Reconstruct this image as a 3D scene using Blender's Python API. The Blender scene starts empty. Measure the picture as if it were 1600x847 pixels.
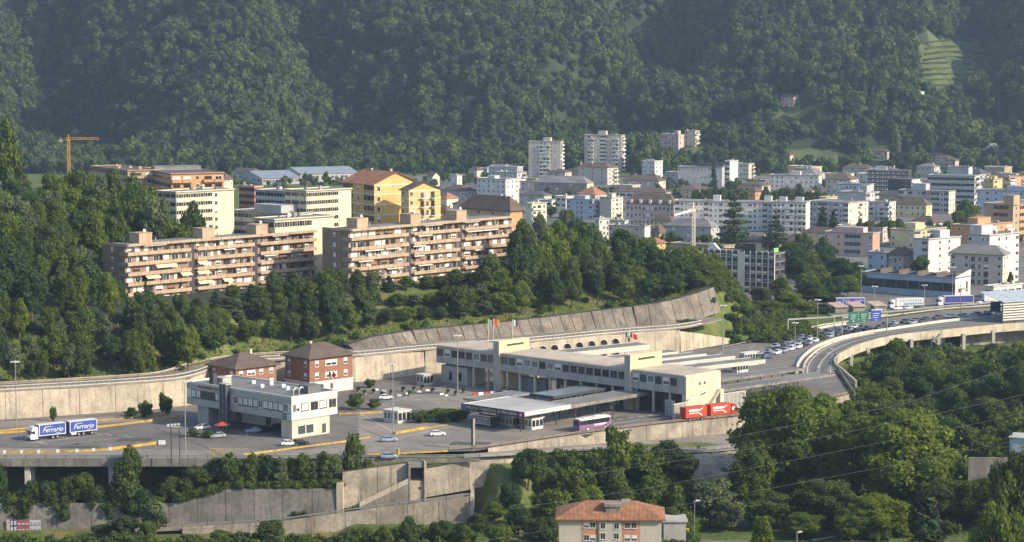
import bpy, math, random
import numpy as np
from mathutils import Vector, Matrix, noise

# ------------------------------------------------------------------ camera, sky, sun, exposure
FPX, CXP, CYP, CAMZ = 3600.0, 800.0, 423.5, 100.0
PITCH = math.atan((CYP - 80.0) / FPX)
CT, ST = math.cos(PITCH), math.sin(PITCH)
SC = bpy.context.scene
COL = SC.collection
cam_d = bpy.data.cameras.new('camera')
cam_d.sensor_width = 36.0
cam_d.lens = 36.0 * FPX / 1600.0
cam_d.clip_start = 1.0
cam_d.clip_end = 20000.0
cam = bpy.data.objects.new('camera', cam_d)
COL.objects.link(cam)
cam.location = (0, 0, CAMZ)
cam.rotation_euler = (math.pi / 2 - PITCH, 0, 0)
SC.camera = cam

SUN_EL = math.radians(29)
SUN_AZ = Vector((0.91, -0.41, 0)).normalized()
sun_vec = Vector((SUN_AZ.x * math.cos(SUN_EL), SUN_AZ.y * math.cos(SUN_EL), math.sin(SUN_EL)))
world = bpy.data.worlds.new('World')
SC.world = world
world.use_nodes = True
nt = world.node_tree
nt.nodes.clear()
sky = nt.nodes.new('ShaderNodeTexSky')
sky.sky_type = 'NISHITA'
sky.sun_disc = False
sky.sun_elevation = SUN_EL
sky.sun_rotation = math.atan2(SUN_AZ.x, SUN_AZ.y)
bg = nt.nodes.new('ShaderNodeBackground')
bg.inputs['Strength'].default_value = 0.15
wo = nt.nodes.new('ShaderNodeOutputWorld')
nt.links.new(sky.outputs[0], bg.inputs[0])
nt.links.new(bg.outputs[0], wo.inputs[0])
sun_d = bpy.data.lights.new('sun', 'SUN')
sun_d.energy = 4.0
sun_d.angle = math.radians(0.53)
sun_d.color = (1.0, 0.87, 0.68)
sun = bpy.data.objects.new('sun', sun_d)
COL.objects.link(sun)
sun.rotation_euler = sun_vec.to_track_quat('Z', 'Y').to_euler()
SC.view_settings.view_transform = 'Standard'
SC.view_settings.look = 'None'
SC.view_settings.gamma = 1.0
SC.view_settings.exposure = 0.7
SC.view_settings.use_curve_mapping = False
SC.render.engine = 'CYCLES'
SC.cycles.max_bounces = 6
SC.cycles.diffuse_bounces = 2
SC.cycles.glossy_bounces = 2
SC.cycles.transmission_bounces = 2
SC.cycles.volume_bounces = 0
SC.cycles.transparent_max_bounces = 4
SC.cycles.use_denoising = True
SC.cycles.denoiser = 'OPENIMAGEDENOISE'
SC.cycles.denoising_input_passes = 'RGB_ALBEDO_NORMAL'
SC.cycles.denoising_prefilter = 'NONE'
SC.cycles.use_adaptive_sampling = False

RND = random.Random(7)

# ------------------------------------------------------------------ helpers
def ray(px, py):
    u = (px - CXP) / FPX
    v = (CYP - py) / FPX
    return Vector((u, CT + v * ST, -ST + v * CT))

def P(px, py, z=0.0):
    """world point at height z seen at photograph position px, py"""
    d = ray(px, py)
    t = (z - CAMZ) / d.z
    return Vector((d.x * t, d.y * t, z))

def PY(px, py, Y):
    d = ray(px, py)
    t = Y / d.y
    return Vector((d.x * t, Y, CAMZ + d.z * t))

def proj(v):
    dz = v[2] - CAMZ
    dep = v[1] * CT - dz * ST
    up = v[1] * ST + dz * CT
    return (CXP + FPX * v[0] / dep, CYP - FPX * up / dep)

def sstep(a, b, x):
    if a == b:
        return 0.0 if x < a else 1.0
    t = min(1.0, max(0.0, (x - a) / (b - a)))
    return t * t * (3 - 2 * t)

class MB:
    def __init__(self):
        self.v, self.f, self.m = [], [], []

    def poly(self, pts, m=0):
        n = len(self.v)
        self.v += [tuple(p) for p in pts]
        self.f.append(tuple(range(n, n + len(pts))))
        self.m.append(m)
        return self

    def hexa(self, p, m=0):
        """p: 4 bottom points ccw from above, then 4 top points"""
        n = len(self.v)
        self.v += [tuple(q) for q in p]
        for q in ((3, 2, 1, 0), (4, 5, 6, 7), (0, 1, 5, 4), (1, 2, 6, 5), (2, 3, 7, 6), (3, 0, 4, 7)):
            self.f.append(tuple(n + k for k in q))
            self.m.append(m)
        return self

    def box(self, x0, x1, y0, y1, z0, z1, m=0):
        return self.hexa([(x0, y0, z0), (x1, y0, z0), (x1, y1, z0), (x0, y1, z0),
                          (x0, y0, z1), (x1, y0, z1), (x1, y1, z1), (x0, y1, z1)], m)

    def beam(self, a, b, w, h, m=0):
        """bar from a to b, width w (sideways), height h (centred)"""
        a, b = Vector(a), Vector(b)
        d = b - a
        s = Vector((-d.y, d.x, 0))
        if s.length < 1e-6:
            s = Vector((1, 0, 0))
        s = s.normalized() * w / 2
        u = d.cross(s).normalized() * h / 2
        if u.z < 0:
            u = -u
        if d.cross(s).z < 0:
            s = -s
        return self.hexa([a + s * -1 - u, b - s - u, b + s - u, a + s - u,
                          a - s + u, b - s + u, b + s + u, a + s + u], m)

    def cyl(self, a, b, r0, r1=None, n=8, m=0, cap=True):
        if r1 is None:
            r1 = r0
        a, b = Vector(a), Vector(b)
        d = (b - a).normalized()
        s = d.orthogonal().normalized()
        t = d.cross(s)
        k = len(self.v)
        for p, r in ((a, r0), (b, r1)):
            for i in range(n):
                an = 2 * math.pi * i / n
                self.v.append(tuple(p + (s * math.cos(an) + t * math.sin(an)) * r))
        for i in range(n):
            j = (i + 1) % n
            self.f.append((k + i, k + j, k + n + j, k + n + i))
            self.m.append(m)
        if cap:
            self.f.append(tuple(k + n - 1 - i for i in range(n)))
            self.f.append(tuple(k + n + i for i in range(n)))
            self.m += [m, m]
        return self

    def prism(self, pts, z0, z1, m=0, mtop=None):
        """pts ccw from above"""
        n, k = len(pts), len(self.v)
        self.v += [(p[0], p[1], z0) for p in pts] + [(p[0], p[1], z1) for p in pts]
        for i in range(n):
            j = (i + 1) % n
            self.f.append((k + i, k + j, k + n + j, k + n + i))
            self.m.append(m)
        self.f.append(tuple(k + n - 1 - i for i in range(n)))
        self.m.append(m)
        self.f.append(tuple(k + n + i for i in range(n)))
        self.m.append(m if mtop is None else mtop)
        return self

    def loft(self, rings, m=0, cap=True):
        n = len(rings[0])
        k = len(self.v)
        for r in rings:
            self.v += [tuple(p) for p in r]
        for a in range(len(rings) - 1):
            for i in range(n):
                j = (i + 1) % n
                self.f.append((k + a * n + i, k + a * n + j, k + (a + 1) * n + j, k + (a + 1) * n + i))
                self.m.append(m)
        if cap:
            self.f.append(tuple(k + n - 1 - i for i in range(n)))
            e = k + (len(rings) - 1) * n
            self.f.append(tuple(e + i for i in range(n)))
            self.m += [m, m]
        return self

    def mesh(self, name, mats):
        me = bpy.data.meshes.new(name)
        me.from_pydata(self.v, [], self.f)
        if not isinstance(mats, (list, tuple)):
            mats = [mats]
        for q in mats:
            me.materials.append(q)
        if len(mats) > 1:
            me.polygons.foreach_set('material_index', self.m)
        me.update()
        return me

    def build(self, name, mats, parent=None, loc=None, rz=0.0):
        return put(name, self.mesh(name, mats), parent, loc, rz)

def put(name, me, parent=None, loc=None, rz=0.0, scale=None):
    o = bpy.data.objects.new(name, me)
    COL.objects.link(o)
    if parent is not None:
        o.parent = parent
    if loc is not None:
        o.location = loc
    if rz:
        o.rotation_euler = (0, 0, rz)
    if scale is not None:
        o.scale = scale
    return o

def tag(o, label, cat, group=None):
    o['label'] = label
    o['category'] = cat
    if group:
        o['group'] = group
    return o

def thing(name, label, cat, loc=(0, 0, 0), rz=0.0, group=None):
    o = bpy.data.objects.new(name, None)
    o.empty_display_size = 0.5
    COL.objects.link(o)
    o.location = loc
    o.rotation_euler = (0, 0, rz)
    return tag(o, label, cat, group)

def struct(o):
    o['kind'] = 'structure'
    return o

def copy_tree(o, parent=None):
    c = o.copy()
    COL.objects.link(c)
    if parent is not None:
        c.parent = parent
    for ch in list(o.children):
        copy_tree(ch, c)
    return c

def offset(pl, d):
    """offset a world polyline sideways (left of travel is +)"""
    out = []
    n = len(pl)
    for i in range(n):
        a = pl[max(0, i - 1)]
        b = pl[min(n - 1, i + 1)]
        t = Vector((b[0] - a[0], b[1] - a[1], 0)).normalized()
        out.append(Vector((pl[i][0] - t.y * d, pl[i][1] + t.x * d, pl[i][2] if len(pl[i]) > 2 else 0)))
    return out

def resample(pl, step):
    out = []
    for a, b in zip(pl[:-1], pl[1:]):
        a, b = Vector(a), Vector(b)
        n = max(1, int(round((b - a).length / step)))
        for i in range(n):
            out.append(a.lerp(b, i / n))
    out.append(Vector(pl[-1]))
    return out

def smooth_line(pl, it=2):
    pl = [Vector(p) for p in pl]
    for _ in range(it):
        q = [pl[0]]
        for a, b in zip(pl[:-1], pl[1:]):
            q += [a.lerp(b, 0.25), a.lerp(b, 0.75)]
        q.append(pl[-1])
        pl = q
    return pl

# ------------------------------------------------------------------ materials
MATS = {}

def lin(c):
    return tuple((x / 12.92 if x <= 0.04045 else ((x + 0.055) / 1.055) ** 2.4) for x in c)

def mat(name, col, rough=0.8, var=0.12, scale=0.4, metal=0.0, streak=0.0, bump=0.0, spec=0.3, fine=0.0, dirt=None, objrand=0.0):
    """noise-weathered surface; col is a linear base colour"""
    if name in MATS:
        return MATS[name]
    m = bpy.data.materials.new(name)
    m.use_nodes = True
    t = m.node_tree
    b = t.nodes['Principled BSDF']
    b.inputs['Roughness'].default_value = rough
    b.inputs['Metallic'].default_value = metal
    b.inputs['Specular IOR Level'].default_value = spec
    L = t.links.new
    tc = t.nodes.new('ShaderNodeTexCoord')
    nz = t.nodes.new('ShaderNodeTexNoise')
    nz.inputs['Scale'].default_value = scale
    nz.inputs['Detail'].default_value = 6
    nz.inputs['Roughness'].default_value = 0.62
    geo = t.nodes.new('ShaderNodeNewGeometry')
    L(geo.outputs['Position'], nz.inputs['Vector'])
    ramp = t.nodes.new('ShaderNodeMapRange')
    ramp.inputs['From Min'].default_value = 0.3
    ramp.inputs['From Max'].default_value = 0.7
    ramp.inputs['To Min'].default_value = 1 - var * 1.5
    ramp.inputs['To Max'].default_value = 1 + var
    L(nz.outputs['Fac'], ramp.inputs['Value'])
    val = ramp.outputs['Result']
    if fine:
        n2 = t.nodes.new('ShaderNodeTexNoise')
        n2.inputs['Scale'].default_value = scale * 9
        n2.inputs['Detail'].default_value = 3
        L(geo.outputs['Position'], n2.inputs['Vector'])
        r2 = t.nodes.new('ShaderNodeMapRange')
        r2.inputs['From Min'].default_value = 0.3
        r2.inputs['From Max'].default_value = 0.7
        r2.inputs['To Min'].default_value = 1 - fine
        r2.inputs['To Max'].default_value = 1 + fine
        L(n2.outputs['Fac'], r2.inputs['Value'])
        mu = t.nodes.new('ShaderNodeMath')
        mu.operation = 'MULTIPLY'
        L(val, mu.inputs[0])
        L(r2.outputs['Result'], mu.inputs[1])
        val = mu.outputs[0]
    if streak:
        mp = t.nodes.new('ShaderNodeMapping')
        mp.inputs['Scale'].default_value = (0.9, 0.9, 0.06)
        L(geo.outputs['Position'], mp.inputs['Vector'])
        n3 = t.nodes.new('ShaderNodeTexNoise')
        n3.inputs['Scale'].default_value = 1.1
        n3.inputs['Detail'].default_value = 5
        n3.inputs['Roughness'].default_value = 0.7
        L(mp.outputs[0], n3.inputs['Vector'])
        r3 = t.nodes.new('ShaderNodeMapRange')
        r3.inputs['From Min'].default_value = 0.52
        r3.inputs['From Max'].default_value = 0.72
        r3.inputs['To Min'].default_value = 1.0
        r3.inputs['To Max'].default_value = 1 - streak
        L(n3.outputs['Fac'], r3.inputs['Value'])
        mu = t.nodes.new('ShaderNodeMath')
        mu.operation = 'MULTIPLY'
        L(val, mu.inputs[0])
        L(r3.outputs['Result'], mu.inputs[1])
        val = mu.outputs[0]
    if objrand:
        oi = t.nodes.new('ShaderNodeObjectInfo')
        r4 = t.nodes.new('ShaderNodeMapRange')
        r4.inputs['To Min'].default_value = 1 - objrand
        r4.inputs['To Max'].default_value = 1 + objrand
        L(oi.outputs['Random'], r4.inputs['Value'])
        mu = t.nodes.new('ShaderNodeMath')
        mu.operation = 'MULTIPLY'
        L(val, mu.inputs[0])
        L(r4.outputs['Result'], mu.inputs[1])
        val = mu.outputs[0]
    vm = t.nodes.new('ShaderNodeVectorMath')
    vm.operation = 'SCALE'
    vm.inputs[0].default_value = col[:3]
    L(val, vm.inputs['Scale'])
    out = vm.outputs[0]
    if dirt:
        n5 = t.nodes.new('ShaderNodeTexNoise')
        n5.inputs['Scale'].default_value = scale * 0.35
        n5.inputs['Detail'].default_value = 7
        n5.inputs['Roughness'].default_value = 0.7
        L(geo.outputs['Position'], n5.inputs['Vector'])
        r5 = t.nodes.new('ShaderNodeMapRange')
        r5.inputs['From Min'].default_value = 0.5
        r5.inputs['From Max'].default_value = 0.66
        L(n5.outputs['Fac'], r5.inputs['Value'])
        mx = t.nodes.new('ShaderNodeMix')
        mx.data_type = 'RGBA'
        L(r5.outputs['Result'], mx.inputs['Factor'])
        L(out, mx.inputs['A'])
        mx.inputs['B'].default_value = (*dirt, 1)
        out = mx.outputs['Result']
    L(out, b.inputs['Base Color'])
    if bump:
        bp = t.nodes.new('ShaderNodeBump')
        bp.inputs['Strength'].default_value = bump
        bp.inputs['Distance'].default_value = 0.2
        L(nz.outputs['Fac'], bp.inputs['Height'])
        L(bp.outputs[0], b.inputs['Normal'])
    MATS[name] = m
    return m

def glass(name, col=(0.03, 0.035, 0.04), rough=0.12, objrand=0.5):
    return mat(name, col, rough=rough, var=0.25, scale=0.8, spec=0.6, objrand=objrand)

def leaf_mat(name, col, hue=0.25, trans=0.3):
    if name in MATS:
        return MATS[name]
    m = bpy.data.materials.new(name)
    m.use_nodes = True
    t = m.node_tree
    L = t.links.new
    for n in list(t.nodes):
        if n.type == 'BSDF_PRINCIPLED':
            t.nodes.remove(n)
    out = t.nodes['Material Output']
    at = t.nodes.new('ShaderNodeAttribute')
    at.attribute_name = 'tint'
    oi = t.nodes.new('ShaderNodeObjectInfo')
    mx = t.nodes.new('ShaderNodeMix')
    mx.data_type = 'RGBA'
    c = col
    mx.inputs['A'].default_value = (c[0] * 0.62, c[1] * 0.68, c[2] * 0.85, 1)
    mx.inputs['B'].default_value = (c[0] * 1.32, c[1] * 1.34, c[2] * 1.0, 1)
    L(at.outputs['Fac'], mx.inputs['Factor'])
    mx2 = t.nodes.new('ShaderNodeMix')
    mx2.data_type = 'RGBA'
    mx2.blend_type = 'MULTIPLY'
    mx2.inputs['Factor'].default_value = 1.0
    L(mx.outputs['Result'], mx2.inputs['A'])
    cr = t.nodes.new('ShaderNodeValToRGB')
    h = hue
    cr.color_ramp.elements[0].color = (1 - h * 1.1, 1 - h * 0.8, 1 - h * 0.2, 1)
    cr.color_ramp.elements[1].color = (1 + h * 0.9, 1 + h * 0.7, 1 - h * 0.3, 1)
    e = cr.color_ramp.elements.new(0.5)
    e.color = (1, 1, 1, 1)
    L(oi.outputs['Random'], cr.inputs['Fac'])
    L(cr.outputs['Color'], mx2.inputs['B'])
    d = t.nodes.new('ShaderNodeBsdfDiffuse')
    tr = t.nodes.new('ShaderNodeBsdfTranslucent')
    L(mx2.outputs['Result'], d.inputs['Color'])
    hs = t.nodes.new('ShaderNodeHueSaturation')
    hs.inputs['Hue'].default_value = 0.495
    hs.inputs['Value'].default_value = 1.25
    L(mx2.outputs['Result'], hs.inputs['Color'])
    L(hs.outputs['Color'], tr.inputs['Color'])
    ms = t.nodes.new('ShaderNodeMixShader')
    ms.inputs[0].default_value = trans
    L(d.outputs[0], ms.inputs[1])
    L(tr.outputs[0], ms.inputs[2])
    L(ms.outputs[0], out.inputs['Surface'])
    MATS[name] = m
    return m

M_CONC = mat('concrete_warm', (0.45, 0.385, 0.29), 0.9, 0.22, 0.2, streak=0.45, fine=0.14, bump=0.15, objrand=0.07)
M_CONC_D = mat('concrete_old_shaded', (0.235, 0.212, 0.182), 0.92, 0.28, 0.2, streak=0.6, fine=0.16, objrand=0.1, bump=0.2, dirt=(0.12, 0.115, 0.1))  # old stained concrete; shade of the lower-left walls also put into the colour
M_CONC_L = mat('concrete_light', (0.52, 0.48, 0.41), 0.9, 0.1, 0.3, streak=0.15, fine=0.06)
M_CONC_B = mat('concrete_brown', (0.20, 0.172, 0.138), 0.93, 0.3, 0.18, streak=0.65, fine=0.18, bump=0.2, objrand=0.1, dirt=(0.10, 0.092, 0.078))
M_CONC_W = mat('concrete_weathered', (0.36, 0.31, 0.24), 0.92, 0.28, 0.2, streak=0.65, fine=0.18, bump=0.2, objrand=0.1, dirt=(0.21, 0.185, 0.15))
M_JOINT = mat('joint_dark', (0.07, 0.062, 0.055), 0.95, 0.2, 0.5)  # dark filling of panel joints and drain holes
M_ASPH = mat('asphalt', (0.155, 0.142, 0.126), 0.92, 0.22, 0.07, fine=0.16, dirt=(0.20, 0.18, 0.155))
M_ASPH_L = mat('asphalt_worn', (0.25, 0.222, 0.185), 0.92, 0.18, 0.06, fine=0.14, dirt=(0.17, 0.155, 0.135))
M_ASPH_HW = mat('asphalt_highway', (0.19, 0.17, 0.145), 0.92, 0.16, 0.05, fine=0.12, dirt=(0.14, 0.128, 0.115))
M_PAINT = mat('road_paint', (0.68, 0.66, 0.62), 0.8, 0.2, 1.5)
M_YEL = mat('barrier_yellow', (0.50, 0.32, 0.055), 0.75, 0.35, 0.7, streak=0.35, fine=.2, dirt=(.3, .22, .1))
M_WHITE = mat('white_paint', (0.72, 0.70, 0.66), 0.6, 0.08, 0.5, streak=0.12)
M_STEEL = mat('galvanised_steel', (0.36, 0.36, 0.35), 0.5, 0.12, 0.7, metal=0.6)
M_STEEL_D = mat('dark_steel', (0.07, 0.07, 0.072), 0.6, 0.15, 0.7, metal=0.3)
M_RUST = mat('rusty_rail', (0.24, 0.18, 0.13), 0.8, 0.25, 0.8)
M_GLASS = glass('window_glass')
M_GLASS_B = glass('window_glass_pale', (0.11, 0.125, 0.135), 0.2)
M_SHUT = mat('roller_shutter_white', (0.70, 0.68, 0.63), 0.7, 0.08, 0.7, objrand=0.08)
M_SHUT_B = mat('roller_shutter_brown', (0.25, 0.13, 0.075), 0.8, 0.15, 0.7, objrand=0.2)
M_FRAME = mat('window_frame_white', (0.66, 0.63, 0.58), 0.6, 0.06, 0.5)
M_FRAME_B = mat('window_frame_brown', (0.13, 0.075, 0.045), 0.7, 0.1, 0.5)
M_TYRE = mat('tyre_rubber', (0.02, 0.02, 0.02), 0.9, 0.1, 1.0)
M_RIM = mat('wheel_rim', (0.35, 0.35, 0.36), 0.4, 0.05, 1.0, metal=0.7)
M_BARK = mat('bark', (0.11, 0.085, 0.065), 0.95, 0.3, 1.2, bump=0.3)

# ------------------------------------------------------------------ terrain
L1X = [-260, -136, -87, -38, -9.5, 13.8, 36, 62.6, 99, 102, 110, 130, 152, 181, 215, 420]
L1Y = [569, 569, 569, 568, 572, 593, 610, 626, 667, 735, 761, 800, 816, 837, 851, 880]
L2X = [-300, -230, -138, -101, -91, -85, -72, -47.5, -27, 3.6, 37, 56, 77.5]
L2Y = [560, 590, 622, 639, 648, 674, 687, 693, 711, 727, 754, 763, 788]

def npstep(a, b, x):
    t = np.clip((x - a) / (b - a), 0, 1)
    return t * t * (3 - 2 * t)

def fbm(x, y, s, oct=4, seed=0.0):
    v, a, k = 0.0, 0.5, 1.0 / s
    for _ in range(oct):
        v += a * noise.noise(Vector((x * k, y * k, seed)))
        a *= 0.5
        k *= 2.03
    return v

def mountain_z(x, y):
    g = 0.0
    up = max(0.0, y - 1960)
    for xc, w, a, dx in ((-335, 64, 172, -0.42), (-104, 50, 165, -0.36), (62, 46, 90, 0.3), (250, 48, 85, -0.35), (392, 46, 90, 0.2), (-455, 40, 70, 0)):
        q = (x - xc - dx * up) / w
        g += a * math.exp(-q * q) * min(1.0, up / 120)
    g -= 40 * math.exp(-((x + 215) / 60) ** 2) + 20 * math.exp(-((x - 160) / 80) ** 2)
    z = 0.52 * (y - 1965 - g)
    if z < -5:
        return -0.4
    z += 95 * fbm(x, y, 150, 4, 3.1) * min(1, up / 60) + 8 * fbm(x, y, 40, 3, 9.0) * min(1, up / 40)
    sm = 6.0
    z = math.log1p(math.exp(min(60, z / sm))) * sm - 0.4 if z < 60 else z - 0.4
    return z if z < 230 else 230 + 70 * (1 - math.exp(-(z - 230) / 70))

def terrain(X, Y):
    X = np.asarray(X, float)
    Y = np.asarray(Y, float)
    l1 = np.interp(X, L1X, L1Y)
    l2 = np.interp(X, L2X, L2Y)
    # low ground in front of the plateau
    zt = np.interp(X, [-140, -84, -76, -40], [-10.8, -10.8, -7.0, -7.0])
    zA1 = -16.5 + (zt + 16.5) * npstep(556.5, 559.5, Y)
    zA2 = -14.6 + 13.4 * npstep(562.5, 565.5, Y)
    zA = zA1 + (zA2 - zA1) * npstep(-41.5, -39, X)
    d = l1 - Y
    dr = np.interp(X, [-5, 18, 30, 45, 62, 75], [8, 9, 16, 26, 30, 34])
    zr_ = np.interp(X, [-10, 18, 36, 52, 75], [-1.1, -3.1, -4.2, -4.5, -5.0])
    zB = zr_ - (15 + zr_) * npstep(0, 34, d - dr)
    zC = -7.0 - 8 * npstep(0, 1, (645 - Y) / 80) + 15 * np.exp(-((X - 152) / 34) ** 2 - ((Y - 575) / 62) ** 2)
    zf = zA + (zB - zA) * npstep(-9, -2, X)
    zf = zf + (zC - zf) * npstep(66, 96, X)
    zf = zf - 5 * npstep(540, 500, Y)
    zf = np.where(Y < 460, np.maximum(zf, -20 + (460 - Y) * 0.24), zf)
    s0 = np.interp(X, [97, 106], [4, 14])
    t1 = npstep(0, 8, Y - l1 - s0)
    # banks above the retaining wall
    b = l2 + np.interp(X, [-60, -49, 0, 56], [14, 15, 17, 12])
    e = np.interp(X, [-60, -49, -40, 0, 40, 56, 69], [0, 1.4, 2.8, 3.8, 5.6, 7.0, 9.0])
    r = np.interp(X, [-140, -60, 0, 60], [15, 14, 10, 7])
    zh = 7.4 + (e + 0.1) * npstep(2.5, 6.5, Y - b) + r * npstep(5, 55, Y - b)
    zh = zh + 19 * npstep(0, 1, (-128 - X) / 42) * npstep(20, 110, Y - b)
    zh = zh * npstep(0, 1, (94 - X) / 22)
    yb = np.interp(X, [-60, -10], [1010, 880])
    zh = zh * (1 - npstep(0, 1, (Y - yb) / 190)) - 0.4
    th = npstep(5.5, 11.5, Y - l2) * (X < 100)
    z = zf * (1 - t1) + (-0.4) * t1
    z = z + (zh - z) * th
    return z

def hill_hit(px, py, Y=1870.0):
    while Y < 2600:
        q_ = PY(px, py, Y)
        if mountain_z(q_.x, Y) >= q_.z:
            return q_
        Y += 1.5
    return PY(px, py, 2200)

def tz(x, y):
    if y > 1880:
        return mountain_z(x, y)
    return float(terrain(x, y))

def axis(parts):
    out = []
    for a, b, s in parts:
        out += list(np.arange(a, b, s))
    return out

gx = axis([(-1500, -620, 80), (-620, -210, 14), (-210, 210, 2.5), (210, 620, 14), (620, 1501, 80)])
gy = axis([(-60, 460, 26), (460, 900, 2.5), (900, 1880, 14), (1880, 2500, 12), (2500, 2781, 70)])
GX, GY = np.meshgrid(gx, gy)
GZ = terrain(GX, GY)
for j, yy in enumerate(gy):
    if yy > 1880:
        for i, xx in enumerate(gx):
            GZ[j, i] = mountain_z(xx, yy)
    elif 690 > yy > 460 or yy < 900:
        for i, xx in enumerate(gx):
            if -210 < xx < 210 and (GZ[j, i] > 8.2 or GZ[j, i] < -5):
                GZ[j, i] += 0.5 * noise.noise(Vector((xx * 0.12, yy * 0.12, 0.3)))
nx, ny = len(gx), len(gy)
verts = np.stack([GX, GY, GZ], -1).reshape(-1, 3)
ii, jj = np.meshgrid(np.arange(nx - 1), np.arange(ny - 1))
q = (jj * nx + ii).reshape(-1)
faces = np.stack([q, q + 1, q + nx + 1, q + nx], -1)

def np_mesh(name, verts, faces, mats, tint=None, smooth=False):
    me = bpy.data.meshes.new(name)
    k = faces.shape[1]
    me.vertices.add(len(verts))
    me.vertices.foreach_set('co', np.asarray(verts, np.float32).ravel())
    me.loops.add(faces.size)
    me.loops.foreach_set('vertex_index', faces.astype(np.int32).ravel())
    me.polygons.add(len(faces))
    me.polygons.foreach_set('loop_start', np.arange(0, faces.size, k, dtype=np.int32))
    me.polygons.foreach_set('loop_total', np.full(len(faces), k, np.int32))
    if smooth:
        me.polygons.foreach_set('use_smooth', np.ones(len(faces), bool))
    if tint is not None:
        a = me.attributes.new('tint', 'FLOAT', 'POINT')
        a.data.foreach_set('value', np.asarray(tint, np.float32))
    if not isinstance(mats, (list, tuple)):
        mats = [mats]
    for m in mats:
        me.materials.append(m)
    me.update(calc_edges=True)
    me.validate()
    return me

def ground_mat():
    m = bpy.data.materials.new('grassy_ground')
    m.use_nodes = True
    t = m.node_tree
    b = t.nodes['Principled BSDF']
    b.inputs['Roughness'].default_value = 0.95
    b.inputs['Specular IOR Level'].default_value = 0.1
    L = t.links.new
    geo = t.nodes.new('ShaderNodeNewGeometry')
    def nz(scale, det, lo, hi):
        n = t.nodes.new('ShaderNodeTexNoise')
        n.inputs['Scale'].default_value = scale
        n.inputs['Detail'].default_value = det
        n.inputs['Roughness'].default_value = 0.65
        L(geo.outputs['Position'], n.inputs['Vector'])
        r = t.nodes.new('ShaderNodeMapRange')
        r.inputs['From Min'].default_value = lo
        r.inputs['From Max'].default_value = hi
        L(n.outputs['Fac'], r.inputs['Value'])
        return r.outputs['Result']
    def mix(f, a, bcol):
        x = t.nodes.new('ShaderNodeMix')
        x.data_type = 'RGBA'
        L(f, x.inputs['Factor'])
        if isinstance(a, tuple):
            x.inputs['A'].default_value = (*a, 1)
        else:
            L(a, x.inputs['A'])
        x.inputs['B'].default_value = (*bcol, 1)
        return x.outputs['Result']
    c = mix(nz(0.5, 5, 0.35, 0.65), (0.065, 0.10, 0.026), (0.12, 0.155, 0.04))
    c = mix(nz(0.08, 6, 0.5, 0.66), c, (0.20, 0.17, 0.075))
    c = mix(nz(0.14, 5, 0.58, 0.7), c, (0.13, 0.10, 0.07))
    L(c, b.inputs['Base Color'])
    bp = t.nodes.new('ShaderNodeBump')
    bp.inputs['Strength'].default_value = 0.7
    bp.inputs['Distance'].default_value = 0.6
    n = t.nodes.new('ShaderNodeTexNoise')
    n.inputs['Scale'].default_value = 1.3
    n.inputs['Detail'].default_value = 5
    L(geo.outputs['Position'], n.inputs['Vector'])
    L(n.outputs['Fac'], bp.inputs['Height'])
    L(bp.outputs[0], b.inputs['Normal'])
    return m

M_GROUND = ground_mat()
M_FLOOR = mat('forest_floor', (0.035, 0.05, 0.022), 0.95, 0.3, 0.05, fine=0.2)
CLEAR = [[(1404, 152), (1440, 118), (1424, 62), (1552, 62), (1548, 126), (1490, 148)],
         [(1228, 262), (1240, 240), (1320, 236), (1330, 264)], [(1290, 266), (1400, 248), (1400, 256), (1300, 268)],
         [(1490, 236), (1575, 236), (1580, 262), (1500, 264)], [(985, 214), (1180, 184), (1180, 203), (985, 236)], [(1340, 46), (1366, 46), (1366, 72), (1340, 72)],
         [(1026, 232), (1110, 224), (1112, 246), (1026, 256)], [(1212, 160), (1262, 160), (1262, 192), (1212, 192)], [(1448, 250), (1505, 258), (1505, 286), (1448, 276)], [(975, 242), (1050, 232), (1050, 240), (975, 252)],
         [(1428, 152), (1450, 152), (1450, 166), (1428, 166)], [(1350, 246), (1392, 246), (1392, 272), (1350, 272)]]

def inpoly(x, y, poly):
    c = False
    j = len(poly) - 1
    for i in range(len(poly)):
        if (poly[i][1] > y) != (poly[j][1] > y) and x < (poly[j][0] - poly[i][0]) * (y - poly[i][1]) / (poly[j][1] - poly[i][1]) + poly[i][0]:
            c = not c
        j = i
    return c

M_MEADOW = mat('hill_meadow', (0.085, 0.11, 0.042), 0.95, 0.25, 0.06, fine=0.2)
g_me = np_mesh('ground', verts, faces, [M_GROUND, M_FLOOR, M_MEADOW], smooth=True)
fc_ = verts[faces].mean(1)
mi_ = np.zeros(len(faces), np.int32)
for k in np.where(fc_[:, 1] > 1900)[0]:
    pp = proj(fc_[k])
    mi_[k] = 2 if any(inpoly(pp[0], pp[1], c) for c in CLEAR) else 1
mi_[(fc_[:, 1] > 640) & (fc_[:, 1] < 1000) & (fc_[:, 0] < -80) & (fc_[:, 2] > 16)] = 1
g_me.polygons.foreach_set('material_index', mi_)
g_o = struct(put('ground', g_me))

def sheet(name, pts, m, z=None):
    """flat polygon laid on the ground (structure), ear-clipped by the mesh itself"""
    mb = MB()
    mb.poly([(p[0], p[1], p[2] if z is None else z) for p in pts])
    me = mb.mesh(name, m)
    import bmesh
    bm = bmesh.new()
    bm.from_mesh(me)
    bmesh.ops.triangulate(bm, faces=bm.faces[:])
    for f in bm.faces:
        if f.normal.z < 0:
            f.normal_flip()
    bm.to_mesh(me)
    bm.free()
    return struct(put(name, me))

def strip(name, a, b, m):
    """ribbon between two polylines of equal length"""
    mb = MB()
    for i in range(len(a) - 1):
        mb.poly([a[i], a[i + 1], b[i + 1], b[i]])
    return struct(mb.build(name, m))

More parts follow.
